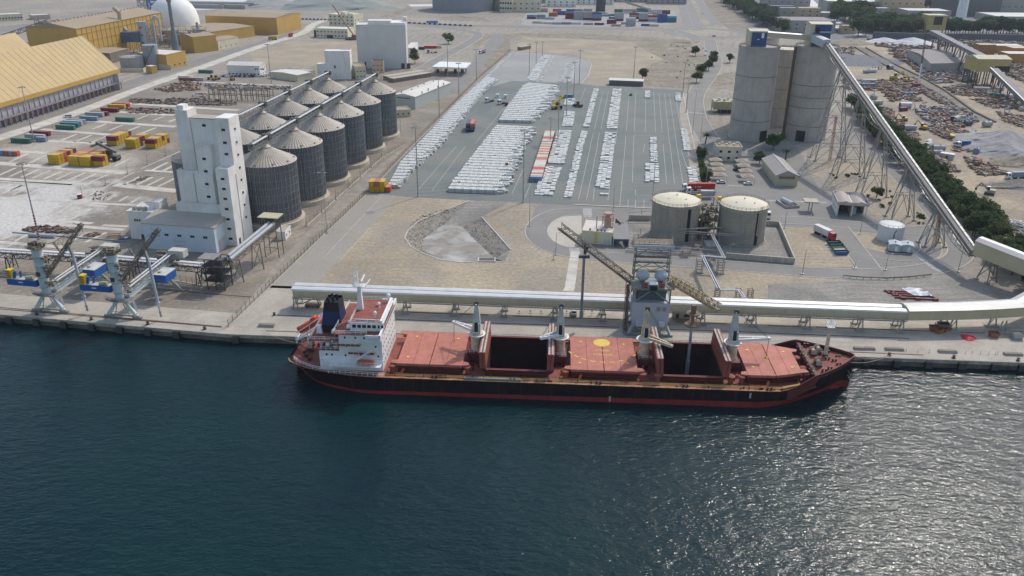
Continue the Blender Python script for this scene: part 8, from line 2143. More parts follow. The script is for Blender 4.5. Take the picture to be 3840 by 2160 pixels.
ds=bld('cream_store','low off white store roof behind the rear silo row',T(2,420,820),T(2,560,790),30,5,m_cream2,m_wroof,'gx',1,cat='shed')
bld('cream_store','low cream workshop behind the white rear tower',T(2,450,795),T(2,600,770),14,5,m_cream2,m_tanroof,para=.3,cat='shed')
# --- plants: trees with real leaves
m_bark=M('bark',(.12,.09,.065),.9,var=.3)
def leaf_mat(nm,a,b):
 m=bpy.data.materials.new(nm);m.use_nodes=True;nt=m.node_tree;N,K=nt.nodes,nt.links;bs=N['Principled BSDF'];bs.inputs['Roughness'].default_value=.7;bs.inputs['Specular IOR Level'].default_value=.2
 g=N.new('ShaderNodeNewGeometry');nz=N.new('ShaderNodeTexNoise');nz.inputs['Scale'].default_value=.5;nz.inputs['Detail'].default_value=4;K.new(g.outputs['Position'],nz.inputs['Vector'])
 mr=N.new('ShaderNodeMapRange');mr.inputs[1].default_value,mr.inputs[2].default_value=.35,.65;K.new(nz.outputs['Fac'],mr.inputs[0])
 mx=N.new('ShaderNodeMix');mx.data_type='RGBA';mx.inputs[6].default_value=(*a,1);mx.inputs[7].default_value=(*b,1);K.new(mr.outputs[0],mx.inputs[0]);K.new(mx.outputs[2],bs.inputs['Base Color'])
 tr_=N.new('ShaderNodeBsdfTranslucent');K.new(mx.outputs[2],tr_.inputs[0]);ms=N.new('ShaderNodeMixShader');ms.inputs[0].default_value=.4;K.new(bs.outputs[0],ms.inputs[1]);K.new(tr_.outputs[0],ms.inputs[2]);K.new(ms.outputs[0],N['Material Output'].inputs['Surface'])
 return m
m_leaf=leaf_mat('dark foliage',(.04,.07,.025),(.085,.12,.04));m_leaf2=leaf_mat('olive foliage',(.06,.085,.032),(.12,.14,.05));m_leaf3=leaf_mat('fresh foliage',(.04,.10,.02),(.09,.17,.04))
def crown_mesh(seed,mat,n=1700,rx=4.4,rz=3.6,zc=5.6,leaf=.55):
 rg=random.Random(seed);mb=MB()
 lobes=[(V((rg.uniform(-.6,.6)*rx,rg.uniform(-.6,.6)*rx,zc+rg.uniform(-.55,.55)*rz)),rg.uniform(.28,.62))for _ in range(13)]
 for _ in range(n):
  c,s=lobes[rg.randrange(13)]
  th,ph=rg.uniform(0,2*math.pi),math.acos(rg.uniform(-1,1));rr=(rg.random()**.28)*s
  p=c+V((rx*rr*math.sin(ph)*math.cos(th),rx*rr*math.sin(ph)*math.sin(th),rz*rr*math.cos(ph)))
  if p.z<.5:continue
  a=V((rg.uniform(-1,1),rg.uniform(-1,1),rg.uniform(-.6,.6))).normalized();b=a.cross(V((rg.uniform(-1,1),rg.uniform(-1,1),rg.uniform(-1,1)))).normalized()
  l=leaf*rg.uniform(.6,1.3)
  mb.add([p-a*l,p+b*l*.55,p+a*l,p-b*l*.55],[(0,1,2,3)])
 return mb.mesh('crown',mat)
def trunk_mesh(seed,h=4.6):
 rg=random.Random(seed);m=MB().cyl((0,0,0),(.1,0,h*.55),.32,.22,n=8)
 for k in range(5):a=k*1.3+rg.random();m.cyl((.1,0,h*(.45+.04*k)),(2.0*math.cos(a),2.0*math.sin(a),h*(1.0+.08*k)),.16,.05,n=6)
 return m.mesh('trunk',m_bark)
CROWN=[crown_mesh(s,(m_leaf,m_leaf,m_leaf2)[s%3])for s in range(5)];BUSH=[crown_mesh(40+s,(m_leaf2,m_leaf3)[s%2],420,1.5,1.2,1.1,.34)for s in range(3)];FRESH=crown_mesh(77,m_leaf3)
TRK=[trunk_mesh(s)for s in range(2)]
def tree(p,s,lab,group=None,crown=None,name='leafy_tree'):
 t=thing(name,lab,'tree',V((p[0],p[1],0)),random.uniform(0,6.3),group);t.scale=(s,s,s*random.uniform(.9,1.1))
 inst('trunk',TRK[random.randrange(2)],t);inst('crown',crown or CROWN[random.randrange(5)],t);return t
def bush(p,s,lab,group=None):
 t=thing('shrub',lab,'shrub',V((p[0],p[1],0)),random.uniform(0,6.3),group);t.scale=(s,s,s)
 inst('crown',BUSH[random.randrange(3)],t);inst('stem',TRK[0],t).scale=(.2,.2,.2)
random.seed(31)
belt=[V((186,262,0)),V((190.5,282,0)),V((194,300,0)),V((196.5,320,0)),V((200,345,0)),V((204,370,0)),V((208,395,0)),V((212,420,0)),V((216,445,0)),V((221,470,0)),V((226,500,0)),V((231,530,0)),V((238,570,0)),V((243,600,0))]
k=0
for a,b in zip(belt[:-1],belt[1:]):
 L=(b-a).length;n=max(1,int(L/7.0))
 for i in range(n):
  p=a+(b-a)*((i+random.uniform(.1,.9))/n)
  for off in((-3.2,3.6)if p.y<560 else(0,)):
   tree(p+V((off+random.uniform(-1,1),random.uniform(-2,2),0)),random.uniform(1.0,1.32),'dark tree in the conveyor tree belt, %s from the quay, %s side'%(nth(k),'conveyor' if off<0 else 'scrap yard'),'tree belt along the conveyor')
  k+=1
for k,(i,x,y,s,lab)in enumerate(((3,1845,560,1.0,'round tree alone at the gate'),(3,1855,830,1.1,'nearest tree in the gate road row'),(3,1910,770,1.1,'second tree in the gate road row'),(3,1975,710,1.1,'third tree in the gate road row'),(3,2020,660,1.1,'fourth tree in the gate road row'),(3,2030,610,1.0,'fifth tree in the gate road row'),(3,2190,630,.9,'tree beside the curved path'),(3,1310,805,1.0,'scrubby tree behind the long shed'),
(2,1940,440,1.3,'bright tree beside the cold store compound'),(2,1600,640,1.1,'tree against the cold store wall'),(2,1595,570,.9,'smaller tree against the cold store wall'),(8,1090,545,.75,'olive shrub tree under the conveyor trestles'),(8,50,60,1.1,'bright green tree behind the beige shed'),(7,2490,200,.8,'small tree beside the parking lot'),(7,1910,160,.7,'small tree at the head of the hedge'),(7,1960,380,.7,'tree at the foot of the hedge'))):
 tree(T(i,x,y),s,lab,None,FRESH if 'bright' in lab else None)
pt=thing('date_palm','date palm with drooping fronds beside the twin lamp mast','palm',T(3,1945,1445),0)
MB().cyl((0,0,0),(.3,0,4.5),.4,.3,n=10).build('trunk',m_bark,pt);fr_=MB();rg=random.Random(3)
for k in range(70):
 a=k*2.4;up=rg.uniform(.1,1.2);P=[V((.3+math.cos(a)*r_,math.sin(a)*r_,4.6+up*r_-.16*r_*r_))for r_ in(0,1.2,2.4,3.6)];n=V((-math.sin(a),math.cos(a),0))*.3
 for q in range(3):fr_.face([P[q]-n*(1.1-q*.3),P[q+1]-n*(.8-q*.3),P[q+1]+n*(.8-q*.3),P[q]+n*(1.1-q*.3)])
fr_.build('fronds',m_leaf,pt)
p2=clone(pt,tree_of(pt),T(8,175,160),1.0,'date palm behind the beige shed')
for k in range(16):
 t=k/15;bush(T(7,1885+55*t+random.uniform(-8,8),70+320*t),random.uniform(1.0,1.6),'green shrub in the planted strip east of the yard, %s from the office'%nth(k),'planted strip shrubs')
rgd=random.Random(12)
for k in range(46):
 i,x0,x1,y0,y1=rgd.choice(((8,560,1000,300,350),(8,1000,1250,480,640),(8,1500,1590,700,830),(3,1400,1950,450,800)))
 bush(T(i,rgd.uniform(x0,x1),rgd.uniform(y0,y1)),rgd.uniform(.35,.7),'small dry desert shrub on the bare ground','desert shrubs')
 # ================================================================ SCRAP YARD, FAR SIDE, HAZE
def Z5(x,y,z=0):return G(3240+x/4.025,200+y/4.025,z)
def Z6(x,y,z=0):return G(3240+x/3.623,500+y/3.623,z)
SCR=[M('scrap rust',(.16,.085,.055),.85,var=.3,scale=.5),M('scrap timber',(.30,.215,.135),.9,var=.25,scale=.5),M('scrap grey',(.27,.265,.26),.8,var=.3,scale=.5),M('scrap dark',(.09,.08,.08),.8,var=.3,scale=.5),M('scrap blue',(.10,.16,.25),.7,var=.3,scale=.5),M('scrap red',(.28,.06,.05),.75,var=.3,scale=.5),M('scrap white',(.46,.45,.43),.7,var=.2,scale=.5),M('scrap yellow',(.45,.30,.08),.7,var=.2,scale=.5)]
rg=random.Random(99)
heaps=[MB()for _ in SCR]
def scatter(poly,n,size,weights,flat=.5,zmax=1.2):
 xs=[p.x for p in poly];ys=[p.y for p in poly];k=0
 main=rg.uniform(0,3.1)
 while k<n:
  x,y=rg.uniform(min(xs),max(xs)),rg.uniform(min(ys),max(ys))
  ins=False;j=len(poly)-1
  for i in range(len(poly)):
   if(poly[i].y>y)!=(poly[j].y>y)and x<(poly[j].x-poly[i].x)*(y-poly[i].y)/(poly[j].y-poly[i].y)+poly[i].x:ins=not ins
   j=i
  if not ins:continue
  k+=1
  w=rg.choices(range(len(SCR)),weights)[0]
  L=size*rg.uniform(.5,1.7)*(1.6 if w in(0,1)else 1)
  a=main+rg.gauss(0,.5)if rg.random()<.6 else rg.uniform(0,3.14)
  r=rg.random()
  if r<flat:heaps[w].obox((x,y,.02+rg.uniform(0,zmax*.4)),L,size*rg.uniform(.12,.35),rg.uniform(.12,.4)*size*.5,a,rg.uniform(-.1,.1))
  elif r<.85:heaps[w].obox((x,y,.02),size*rg.uniform(.3,.9),size*rg.uniform(.3,.8),size*rg.uniform(.2,.8)*zmax*.6,a)
  else:heaps[w].cyl((x,y,size*.25),(x+L*.6*math.cos(a),y+L*.6*math.sin(a),size*.25),size*rg.uniform(.12,.28),n=7)
WR=(6,5,3,4,.8,1.2,.6,.4)
for pts,n,s in(([Z5(250,430),Z5(700,470),Z5(1000,560),Z5(760,640),Z5(950,760),Z5(600,700),Z5(420,740),Z5(280,600)],380,3.2),([Z5(860,590),Z5(1040,570),Z5(1380,800),Z5(1480,830),Z5(1180,770)],200,3.0),([Z5(760,870),Z5(1130,800),Z5(1480,820),Z5(1740,1030),Z5(1500,1120),Z5(1100,1100),Z5(860,980)],420,3.0),
([Z5(250,820),Z5(420,850),Z5(480,1000),Z5(640,1080),Z5(540,1130),Z5(330,960)],160,2.6),([Z5(890,1080),Z5(1200,1080),Z5(1560,1180),Z5(1720,1320),Z5(1300,1330),Z5(1000,1180)],260,2.6),([Z5(610,1180),Z5(800,1200),Z5(820,1330),Z5(660,1330)],110,2.2),([Z5(1400,1260),Z5(1740,1290),Z5(1700,1440),Z5(1380,1420)],130,2.2),
([Z6(880,280),Z6(1100,370),Z6(1310,530),Z6(1080,520),Z6(1000,420)],150,2.6),([Z6(1370,330),Z6(1500,330),Z6(1950,560),Z6(1620,580),Z6(1460,480)],240,2.6),([Z6(1240,130),Z6(1560,60),Z6(1560,260),Z6(1200,250)],110,2.2),
(TL(4,[(1000,830),(1500,780),(1560,900),(1150,900)]),160,3.4),(TL(4,[(1200,470),(1420,480),(1500,660),(1650,760),(1480,700),(1250,560)]),260,4.0),(TL(4,[(1480,700),(2080,690),(2100,830),(1640,840)]),420,3.6),(TL(4,[(1640,400),(2576,430),(2576,560),(2120,480),(1700,470)]),420,5.0),(TL(4,[(1760,880),(2200,860),(2420,1000),(1900,960)]),220,3.4),
(TL(4,[(2040,1000),(2576,1000),(2576,1120),(2250,1090)]),120,3.0),(TL(4,[(2300,1130),(2576,1180),(2576,1290),(2400,1230)]),150,3.0),(TL(4,[(700,470),(880,480),(860,560),(760,640)]),60,3.0),(TL(4,[(740,800),(1150,820),(1130,920),(760,900)]),160,3.0),(TL(4,[(2350,640),(2576,650),(2576,830),(2420,760)]),140,4.0),
(TL(4,[(1040,400),(1640,420),(1640,500),(1100,470)]),200,4.5)):
 scatter(pts,int(n*1.7),s,WR if n!=420 else(3,2,4,4,2,1,2.5,.5))
for pts,n,s,w in((TL(1,[(1560,900),(1800,830),(2050,830),(1990,910),(1700,930)]),300,2.6,(6,4,2,1,0,2,2,3)),(TL(1,[(2060,850),(2300,840),(2570,860),(2570,920),(2150,910)]),220,2.4,(1,2,5,2,0,0,3,1)),(TL(1,[(1940,940),(2110,930),(2110,980),(1950,980)]),60,2.6,(0,5,1,0,0,0,4,1)),(TL(1,[(1300,1000),(2000,990),(2390,1030),(2370,1070),(1800,1060),(1320,1040)]),420,2.2,(4,2,3,5,0,0,0,0)),
(TL(1,[(1250,1090),(1750,1100),(1740,1150),(1300,1140)]),160,2.2,(4,2,2,5,0,0,0,0)),(TL(5,[(220,870),(330,830),(550,830),(740,870),(700,905),(330,890)]),180,1.7,(6,1,2,5,0,0,0,0)),(TL(2,[(0,870),(350,870),(340,905),(0,900)]),120,2.4,(1,2,5,2,1,0,2,0)),(TL(5,[(870,920),(960,890),(1000,920),(930,940)]),50,1.4,(6,4,0,1,0,0,0,0)),
(TL(6,[(1540,800),(1660,735),(2100,600),(2060,640),(1700,760),(1560,830)]),50,.7,(4,1,0,5,0,0,0,0)),(TL(8,[(1440,530),(1600,700),(1560,640)]),1,.6,(1,1,1,1,1,1,1,1)),(TL(5,[(880,560),(980,470),(1130,500),(1060,570)]),50,.9,(3,0,0,5,0,0,0,0)),(TL(5,[(1290,400),(1420,330),(1530,330),(1440,370)]),60,.9,(1,1,4,4,0,0,0,0)),(TL(8,[(2360,770),(2576,810),(2576,850),(2420,810)]),60,2.4,(0,0,1,0,0,0,8,0)),(TL(8,[(2430,830),(2576,870),(2576,950)]),60,2.0,(1,1,4,3,0,0,3,0))):
 scatter(pts,n,s,w)
nmz=['rusty','timber','grey metal','dark','blue','red oxide','white','yellow']
for h,mt,nz in zip(heaps,SCR,nmz):
 o=h.build('scrap_debris',mt,None);tag(o,'scattered %s scrap and building debris on the yards'%nz,'scrap',kind='stuff')
 # large pipes and vessels one can tell apart
def pipe(p,L,r,rz,mat,lab,cap=False,ring_=False):
 t=thing('steel_pipe' if not cap else 'scrap_tank',lab,'pipe' if not cap else 'tank',V((p[0],p[1],r+.02)),rz,'scrap yard pipes and tanks')
 d=V((L/2,0,0))
 smooth_by_angle(MB().cyl(-d,d,r,n=20,cap=cap).build('shell',mat,t))
 if not cap:MB().cyl(d,-d,r*.93,n=20,cap=False).add(*(lambda n:([V((s*L/2,q*math.cos(2*math.pi*k/n),q*math.sin(2*math.pi*k/n)))for s in(-1,1)for q in(r,r*.93)for k in range(n)],[(a*2*n+k,a*2*n+(k+1)%n,a*2*n+n+(k+1)%n,a*2*n+n+k)for a in(0,1)for k in range(n)]))(20)).build('inner_wall',m_black,t)
 else:MB().cyl(d*.2+Z*r*.9,d*.2+Z*r*1.2,r*.25,n=10).build('manhole',m_dark,t)
m_p1,m_p2,m_p3=M('white pipe',(.58,.60,.60),.5,var=.1),M('grey pipe',(.33,.33,.335),.6,var=.2),M('rust pipe',(.17,.10,.08),.8,var=.3)
for p,L,r,a,mt,lab,cap in((Z5(125,290),6.5,1.7,0,m_p1,'short white pipe section at the top of the scrap yard',False),(Z5(30,300),5,1.5,0,m_p2,'dark grey tank beside the short white pipe',True),(Z5(385,240),5,2.0,.5,m_p2,'grey open pipe beside the rail embankment',False),(Z5(150,225),4,1.6,1.2,m_p3,'rusty open pipe end near the gravel bank',False),(Z5(240,235),4,1.5,1.0,m_p3,'second rusty pipe end near the gravel bank',False),
(Z5(620,820),8.0,1.9,-.1,m_p1,'long white pipe in the middle of the timber scrap',False),(Z5(660,640),6.5,1.5,0,M('blue tank paint',(.2,.27,.33),.6,var=.1),'blue grey tank lying among rusty frames',True),(Z5(680,1170),7.5,1.9,-.05,m_p2,'grey pipe open at both ends beside the yellow digger',False),(Z5(1370,1040),6,2.1,.7,m_p2,'wide grey pipe in the lower scrap heaps',False),(Z5(1450,1010),5,1.8,0,m_p2,'grey tank behind the wide grey pipe',True),
(Z5(880,830),3.5,1.5,.4,M('pinkish drum',(.4,.32,.29),.7),'pinkish drum beside the steel trestle',True),(Z5(960,1440),7.0,2.0,.8,m_p2,'rusty grey pipe at the edge of the tree belt',False),(Z6(1010,230),7,1.5,0,m_p2,'grey tank behind the grey site cabin',True),(Z6(990,295),5.5,1.5,.1,m_p2,'second grey tank beside the grey site cabin',True),(Z5(1850,1110),5.5,1.9,.3,m_p2,'pale tank beside the grey stockpile',True),
(Z6(1520,270),4,1.7,.9,M('steel blue',(.2,.25,.32),.6),'steel blue drum below the stockpile',True),(Z6(1530,430),4.5,2.0,.9,M('red ring',(.30,.06,.06),.7),'dark red open pipe in the timber stack',False),(Z5(2380,870),4,1.6,0,m_p2,'dark drum beside the picture edge',True),(Z5(1560,1090),4.4,1.7,.2,M('navy tank',(.05,.08,.14),.6),'navy tank among the lower scrap heaps',True),(Z5(1650,1260),7,1.8,0,M('slate tank',(.2,.24,.3),.6),'slate tank at the foot of the stockpile',True)):
 pipe(p,L,r,a,mt,lab,cap)
for p,r,lab in((Z5(715,850),2.2,'upright steel ring standing by the white pipe'),(Z5(2150,905),1.8,'upright steel ring near the picture edge'),(Z5(1530,1210),3.0,'flat rusty ring lying by the stockpile')):
 t=MB();n=22
 if 'flat' in lab:t.lathe([(r,0),(r,.9),(r*.92,.9),(r*.92,0)],n)
 else:
  for k in range(n):a0,a1=2*math.pi*k/n,2*math.pi*(k+1)/n;t.bar((r*math.cos(a0),0,r+r*math.sin(a0)),(r*math.cos(a1),0,r+r*math.sin(a1)),.8,.25)
 o=t.build('steel_ring',m_p3 if 'flat' in lab else m_p2,None);o.location=p;tag(o,lab,'ring','scrap yard pipes and tanks')
t=thing('domed_tank','squat grey domed tank beside the tree belt','tank',Z5(140,690),0);MB().lathe([(2.8,0),(2.8,2.2),(3.2,2.3),(3.2,2.7),(1.2,4.2),(.1,4.6)],22).build('shell',m_p2,t);MB().lathe([(.4,4.4),(.4,5.0)],8).build('neck',m_dark,t)
t=thing('site_cabin','grey flat roofed site cabin beside the tree belt','cabin',Z6(1125,345),R(-35));MB().box(-3.5,3.5,-2,2,0,3).build('wall',m_lgrey,t);MB().box(-3.6,3.6,-2.1,2.1,3,3.2).build('roof',m_gal,t);MB().box(-.5,.5,-2.06,-2,.1,2.2).build('door',m_dark,t)
def digger(p,rz,col,lab,s=1.0):
 t=thing('excavator',lab,'excavator',V((p[0],p[1],.02)),rz,'scrap yard machines');t.scale=(s,s,s);mt=M('digger '+lab[:8],col,.6,var=.15)
 for y in(-1.1,1.1):MB().box(-2,2,y-.3,y+.3,0,.9).build('track',m_dark,t)
 MB().box(-2.2,1.2,-1.3,1.3,1.0,2.3).build('body',mt,t);MB().box(.1,1.3,.1,1.2,2.3,3.6).build('cab',m_glass,t);MB().box(0,1.4,0,1.3,3.6,3.75).build('cab_roof',m_white,t);MB().bar((1,-.3,2),(4,-.3,4.8),.4,.6).bar((4,-.3,4.8),(5.6,-.3,2.2),.3,.5).build('arm',mt,t);MB().obox((5.6,-.3,1.2),.9,1.1,1.0).build('bucket',m_dark,t)
digger(Z5(890,1150),2.2,(.55,.36,.03),'yellow excavator working between the pipes',1.1);digger(Z5(600,1020),3.0,(.50,.36,.06),'dull yellow excavator by the timber scrap',1.0);digger(Z6(1700,830),2.6,(.35,.30,.18),'pale bulldozer on the earth bank beyond the trees',1.1);digger(Z5(450,400),0,(.50,.36,.04),'yellow machine beside the rail embankment',1.5);digger(Z5(620,430),1.0,(.60,.30,.03),'orange machine beside the rail embankment',1.2)
rc_=thing('crawler_crane','red crawler crane with white and dark boom in the scrap yard','crane',Z5(790,520),.3)
MB().box(-3,3,-2,2,0,1.2).build('tracks',m_dark,rc_);MB().box(-3.4,2,-1.8,1.8,1.2,3.6).build('body',M('crane red',(.28,.04,.06),.7),rc_);MB().bar((1,0,2.5),(6,6,18),.9,.9).build('boom_foot',m_white,rc_);MB().lattice((6,6,18),(15,18,40),1.0,1.0,10,.25).build('boom_head',m_dark,rc_)
truck(Z6(1980,620),.1,'white cab lorry with a blue load at the edge of the yard','white','slate',9);truck(Z6(1300,190),.2,'blue and white lorry beside the grey stockpile','white','blue',6)
for k,(p,L,col,a,lab)in enumerate(((Z5(80,440),12.19,'white',.05,'white trailer body near the tree belt'),(Z5(1080,560),12.19,'cream',-.1,'x'),(Z5(1770,560),12.19,'cream',-.1,'cream container across the far scrap yard track'),(Z5(2060,660),12.19,'teal',-.1,'teal container in the far row'),(Z5(2250,680),12.19,'grey',-.1,'grey container in the far row'),(Z5(1900,640),6.06,'cream',.5,'cream box beside the teal container'),(Z5(2040,560),6.06,'grey',0,'grey box on the far track'),
(Z5(60,500),12.19,'slate',.1,'slate trailer by the tree belt'),(Z5(1320,1290),6.06,'yellow',1.2,'yellow crate near the stockpile'),(Z5(210,770),6.06,'grey',.2,'grey box beside the tree belt'),(Z5(980,1370),6.06,'grey',1.0,'long grey crate near the tree belt'),(Z5(1470,1380),6.06,'blue',.2,'blue box below the stockpile'),(Z5(590,870),6.06,'maroon',.4,'maroon box beside the upright ring'))):
 if lab!='x':container(p,a,L,col,lab,'scrap yard boxes')
 # grey stockpile
def pile(name,lab,pk,base,h,mat,seed):
 mb=MB();rgp=random.Random(seed);n=26;rings=7;vs=[]
 for j in range(rings):
  f=1-j/rings
  for k in range(n):
   a=2*math.pi*k/n;bx,by=base
   w=1+.12*math.sin(3*a+seed)+.08*rgp.uniform(-1,1)
   vs.append((pk.x+bx*math.cos(a)*f*w,pk.y+by*math.sin(a)*f*w,h*(1-f)**.9*(1+.05*rgp.uniform(-1,1))if j else-.05))
 vs.append((pk.x,pk.y,h));m_=len(vs)-1
 mb.add(vs,[(j*n+k,j*n+(k+1)%n,(j+1)*n+(k+1)%n,(j+1)*n+k)for j in range(rings-1)for k in range(n)]+[((rings-1)*n+k,(rings-1)*n+(k+1)%n,m_)for k in range(n)])
 o=mb.build(name,mat,None);tag(o,lab,'stockpile');return o
m_agg=M('grey aggregate',(.33,.315,.30),.95,var=.15,scale=.15,stain=(.24,.225,.21),stain_amt=.6,stain_scale=.12,fine=(1.2,.1))
q=Z5(2000,1380);pile('aggregate_pile','large grey aggregate stockpile at the edge of the scrap yard',q+V((4,0,0)),(34,26),9,m_agg,2);pile('aggregate_pile','smaller grey aggregate heap before the large stockpile',Z6(1900,260),(18,12),5,m_agg,4)
pile('rubble_pile','grey rubble bank beside the earth track beyond the trees',Z6(2120,720),(20,8),4,m_rock,5);pile('earth_pile','ochre earth mound at the far end of the scrap yard',T(4,830,440),(28,16),6,m_sand,7);pile('earth_pile','brown earth bank beyond the red pipe',Z6(2080,400),(18,12),4,m_scrub,9)
m_dust=M('pale lime',(.6,.59,.57),.9,var=.06)
pile('lime_heap','white lime heap behind the red scrap',T(4,1160,430),(26,14),6,m_dust,3);pile('lime_heap','white lime heap beside the long dark wall',T(4,1450,450),(30,18),8,m_dust,6)
pile('stone_heap','greenish grey stone heap behind the sandy lot',T(2,780,70),(95,60),20,M('green grey stone',(.27,.29,.26),.95,var=.1),8);pile('stone_heap','tan grey stone heap behind the ochre hall',T(2,230,60),(75,45),14,M('tan grey stone',(.34,.33,.30),.95,var=.1),12)
pile('coal_heap','dark flat gravel spread beside the silo conveyor',T(4,900,600),(40,45),1.5,M('dark gravel',(.155,.155,.165),.95,var=.15),15)
# rail embankment through the yard
E_=TL(4,[(930,480),(1180,630),(1500,790),(1720,920),(2000,1130),(2200,1230)])
em=thing('rail_embankment','double edged rail embankment running through the scrap yard','railway',(0,0,0))
for s in(-1,1):
 m=MB();Q=[]
 for i,p in enumerate(E_):
  d=(E_[min(i+1,len(E_)-1)]-E_[max(i-1,0)]).normalized();Q.append(p+V((-d.y,d.x,0))*5.5*s+Z*.5)
 m.bars(Q,1.6,1.0);m.build('edge_bank',M('embankment earth',(.15,.13,.11),.95,var=.3),em)
m=MB()
for a,b in zip(E_[:-1],E_[1:]):
 L=(b-a).length;d=(b-a).normalized();n=V((-d.y,d.x,0));k=0
 while k<L:m.bar(a+d*k-n*4+Z*.12,a+d*k+n*4+Z*.12,1.2,.24);k+=5.5
o=m.build('sleepers',M('sleeper grey',(.26,.24,.22),.9,var=.3),em);o['kind']='stuff'
# sheds, conveyors and houses on the far side
def roofed(pts,z,lab,mw,mr,name='far_shed',rise=2.0):
 """pts: four roof corners (near left, near right, far right, far left) at eave height"""
 P=[V((p.x,p.y,0))for p in pts];c=P[0];t=thing(name,lab,'building',c);Q=[p-c for p in P]
 MB().prism(Q,0,z).build('wall',mw,t)
 a,b=(Q[0]+Q[3])/2,(Q[1]+Q[2])/2
 MB().add([q+Z*(z+.02)for q in Q]+[a+Z*(z+rise),b+Z*(z+rise)],[(0,1,5,4),(2,3,4,5),(1,2,5),(3,0,4)]).build('roof',mr,t)
 return t
m_bshed=M('far brown roof',(.24,.21,.20),.8,var=.08);m_wsh=M('far wall',(.36,.33,.30),.85,var=.1);m_fw=M('far white roof',(.56,.55,.53),.7,var=.06)
s1=roofed(TL(4,[(1640,640),(2070,628),(1810,492),(1410,502)],8),8,'wide brown roofed scrap shed on open posts',m_wsh,m_bshed,rise=2.5)
th=thing('transfer_house','ochre conveyor transfer house on dark stilts','tower',T(4,2200,860),0)
MB().box(-15,12,-6,14,12,22).build('house',M('dull ochre cladding',(.42,.34,.14),.7,var=.06),th);MB().gable(-15,12,-6,14,22.02,24,'x',.4).build('roof',M('pale ochre top',(.48,.43,.30),.7),th);MB().box(0,12.2,-6.2,-6,12,16.5).build('opening',m_black,th)
for x in(-14,-7,0,7,11):
 for y in(-5,4,13):MB().bar((x,y,0),(x,y,12),.7).build('stilt',m_dark,th)
rc2=thing('ore_conveyor','dark belt conveyor descending from the ochre transfer house','conveyor',(0,0,0));a,b=T(4,2270,700,17),V((420,560,3));b=T(4,2620,1040,5);MB().bar(a,b,6,2.6).build('casing',M('slate belt casing',(.16,.165,.18),.7),rc2);MB().bar(a-V((3,0,-1.6)),b-V((3,0,-1.6)),.7,.5).build('cover',m_gal,rc2)
m=MB()
for t in(.2,.4,.6,.8):p=a+(b-a)*t;m.bar((p.x-3,p.y,0),(p.x-2,p.y,p.z),.6).bar((p.x+3,p.y,0),(p.x+2,p.y,p.z),.6)
m.build('trestle',m_dark,rc2)
rc3=thing('ore_conveyor','long dark conveyor between the two ochre transfer houses','conveyor',(0,0,0));a,b=T(4,1660,320,20),T(4,2190,590,20);MB().bar(a,b,7,3).build('casing',MATS['slate belt casing'],rc3);m=MB()
for t in(.1,.25,.4,.55,.7,.85):p=a+(b-a)*t;m.bar((p.x-4,p.y,0),(p.x-2,p.y,p.z),.9).bar((p.x+4,p.y,0),(p.x+2,p.y,p.z),.9).bar((p.x-4,p.y,2),(p.x+2,p.y,p.z),.5)
m.build('trestle',m_dark,rc3)
th2=thing('transfer_house','small distant ochre transfer house at the wall end','tower',T(4,1650,370),0);MB().box(-11,11,-5,12,8,24).build('house',MATS['dull ochre cladding'],th2);MB().box(-4,6,-5.3,-5,14,23).build('opening',m_black,th2);MB().box(-11.5,11.5,-5.5,12.5,24,24.8).build('roof',MATS['pale ochre top'],th2)
for k,(x,y,w,d,h,mt,lab)in enumerate(((2400,640,45,18,9,M('orange shed',(.42,.22,.06),.7),'orange cladded shed beside the ochre transfer house'),(2440,590,55,16,10,MATS['orange shed'],'second orange shed behind the transfer house'),(2180,530,40,16,7,MATS['orange shed'],'orange roofed shed in the far yard'),(2100,600,16,12,14,M('rust tower',(.32,.16,.06),.8),'rusty orange machinery block by the conveyor'))):
 b=bld('far_shed',lab,T(4,x,y),T(4,x,y)+V((w,0,0)),d,h,mt,m_fw if k in(0,2)else MATS['pale ochre top'],para=.3)
wl3=thing('long_wall','long dark conveyor wall in front of the distant trees','wall',(0,0,0));Pw=TL(4,[(1050,385),(1400,398),(2000,402),(2700,420)]);
for a,b in zip(Pw[:-1],Pw[1:]):MB().bar(a+Z*3.6,b+Z*3.6,3,7.2).build('wall_panel',M('far dark wall',(.11,.115,.13),.85,var=.15),wl3)
for k,(x,y,w,d,h,wall_c,lab)in enumerate(((-20,60,70,40,12,'w','white roofed warehouse beyond the highway trees'),(20,160,36,20,13,'d','dark round shouldered store behind the silos'),(115,170,24,16,12,'w','small white block beside the dark store'),(305,190,30,18,14,'p','peach house behind the silo headhouse'),(405,190,34,20,8,'w','white low block beside the peach house'),(150,330,62,46,14,'b','brown roofed warehouse directly behind the silos'),(585,145,95,40,18,'w','wide white roofed warehouse beyond the side road'),
(1130,160,60,30,24,'p','peach three storey building among distant trees'),(1395,200,60,40,12,'w','pale stepped roofs among distant trees'),(1080,190,18,14,14,'w','small pale block below the peach building'),(2000,150,120,70,34,'b','large hazy brown plant building at the top corner'),(2300,230,130,60,8,'w','long pale roof at the far corner'),(1700,160,90,26,26,'d','hazy dark plant block beside the white chimney'),(740,340,18,12,9,'p','peach hut on the side road'),(0,240,60,20,6,'w','long low white store beside the highway trees'),(650,330,28,16,5,'w','flat white store beside the peach hut'))):
 mw={'w':m_wsh,'d':M('far dark wall 2',(.12,.12,.13),.8),'p':M('far peach',(.50,.37,.24),.8,var=.05),'b':m_wsh}[wall_c];mr={'w':m_fw,'d':MATS['far dark wall 2'],'p':MATS['far peach'],'b':m_bshed}[wall_c]
 p=T(4,x,y);t=bld('far_building',lab,p,p+V((w,0,0)),d,h,mw,mr,para=.5,fw=(max(2,int(w/9)),[h*.35,h*.72]if h>12 else[h*.5],2.2,1.8)if wall_c in 'pwb' else None)
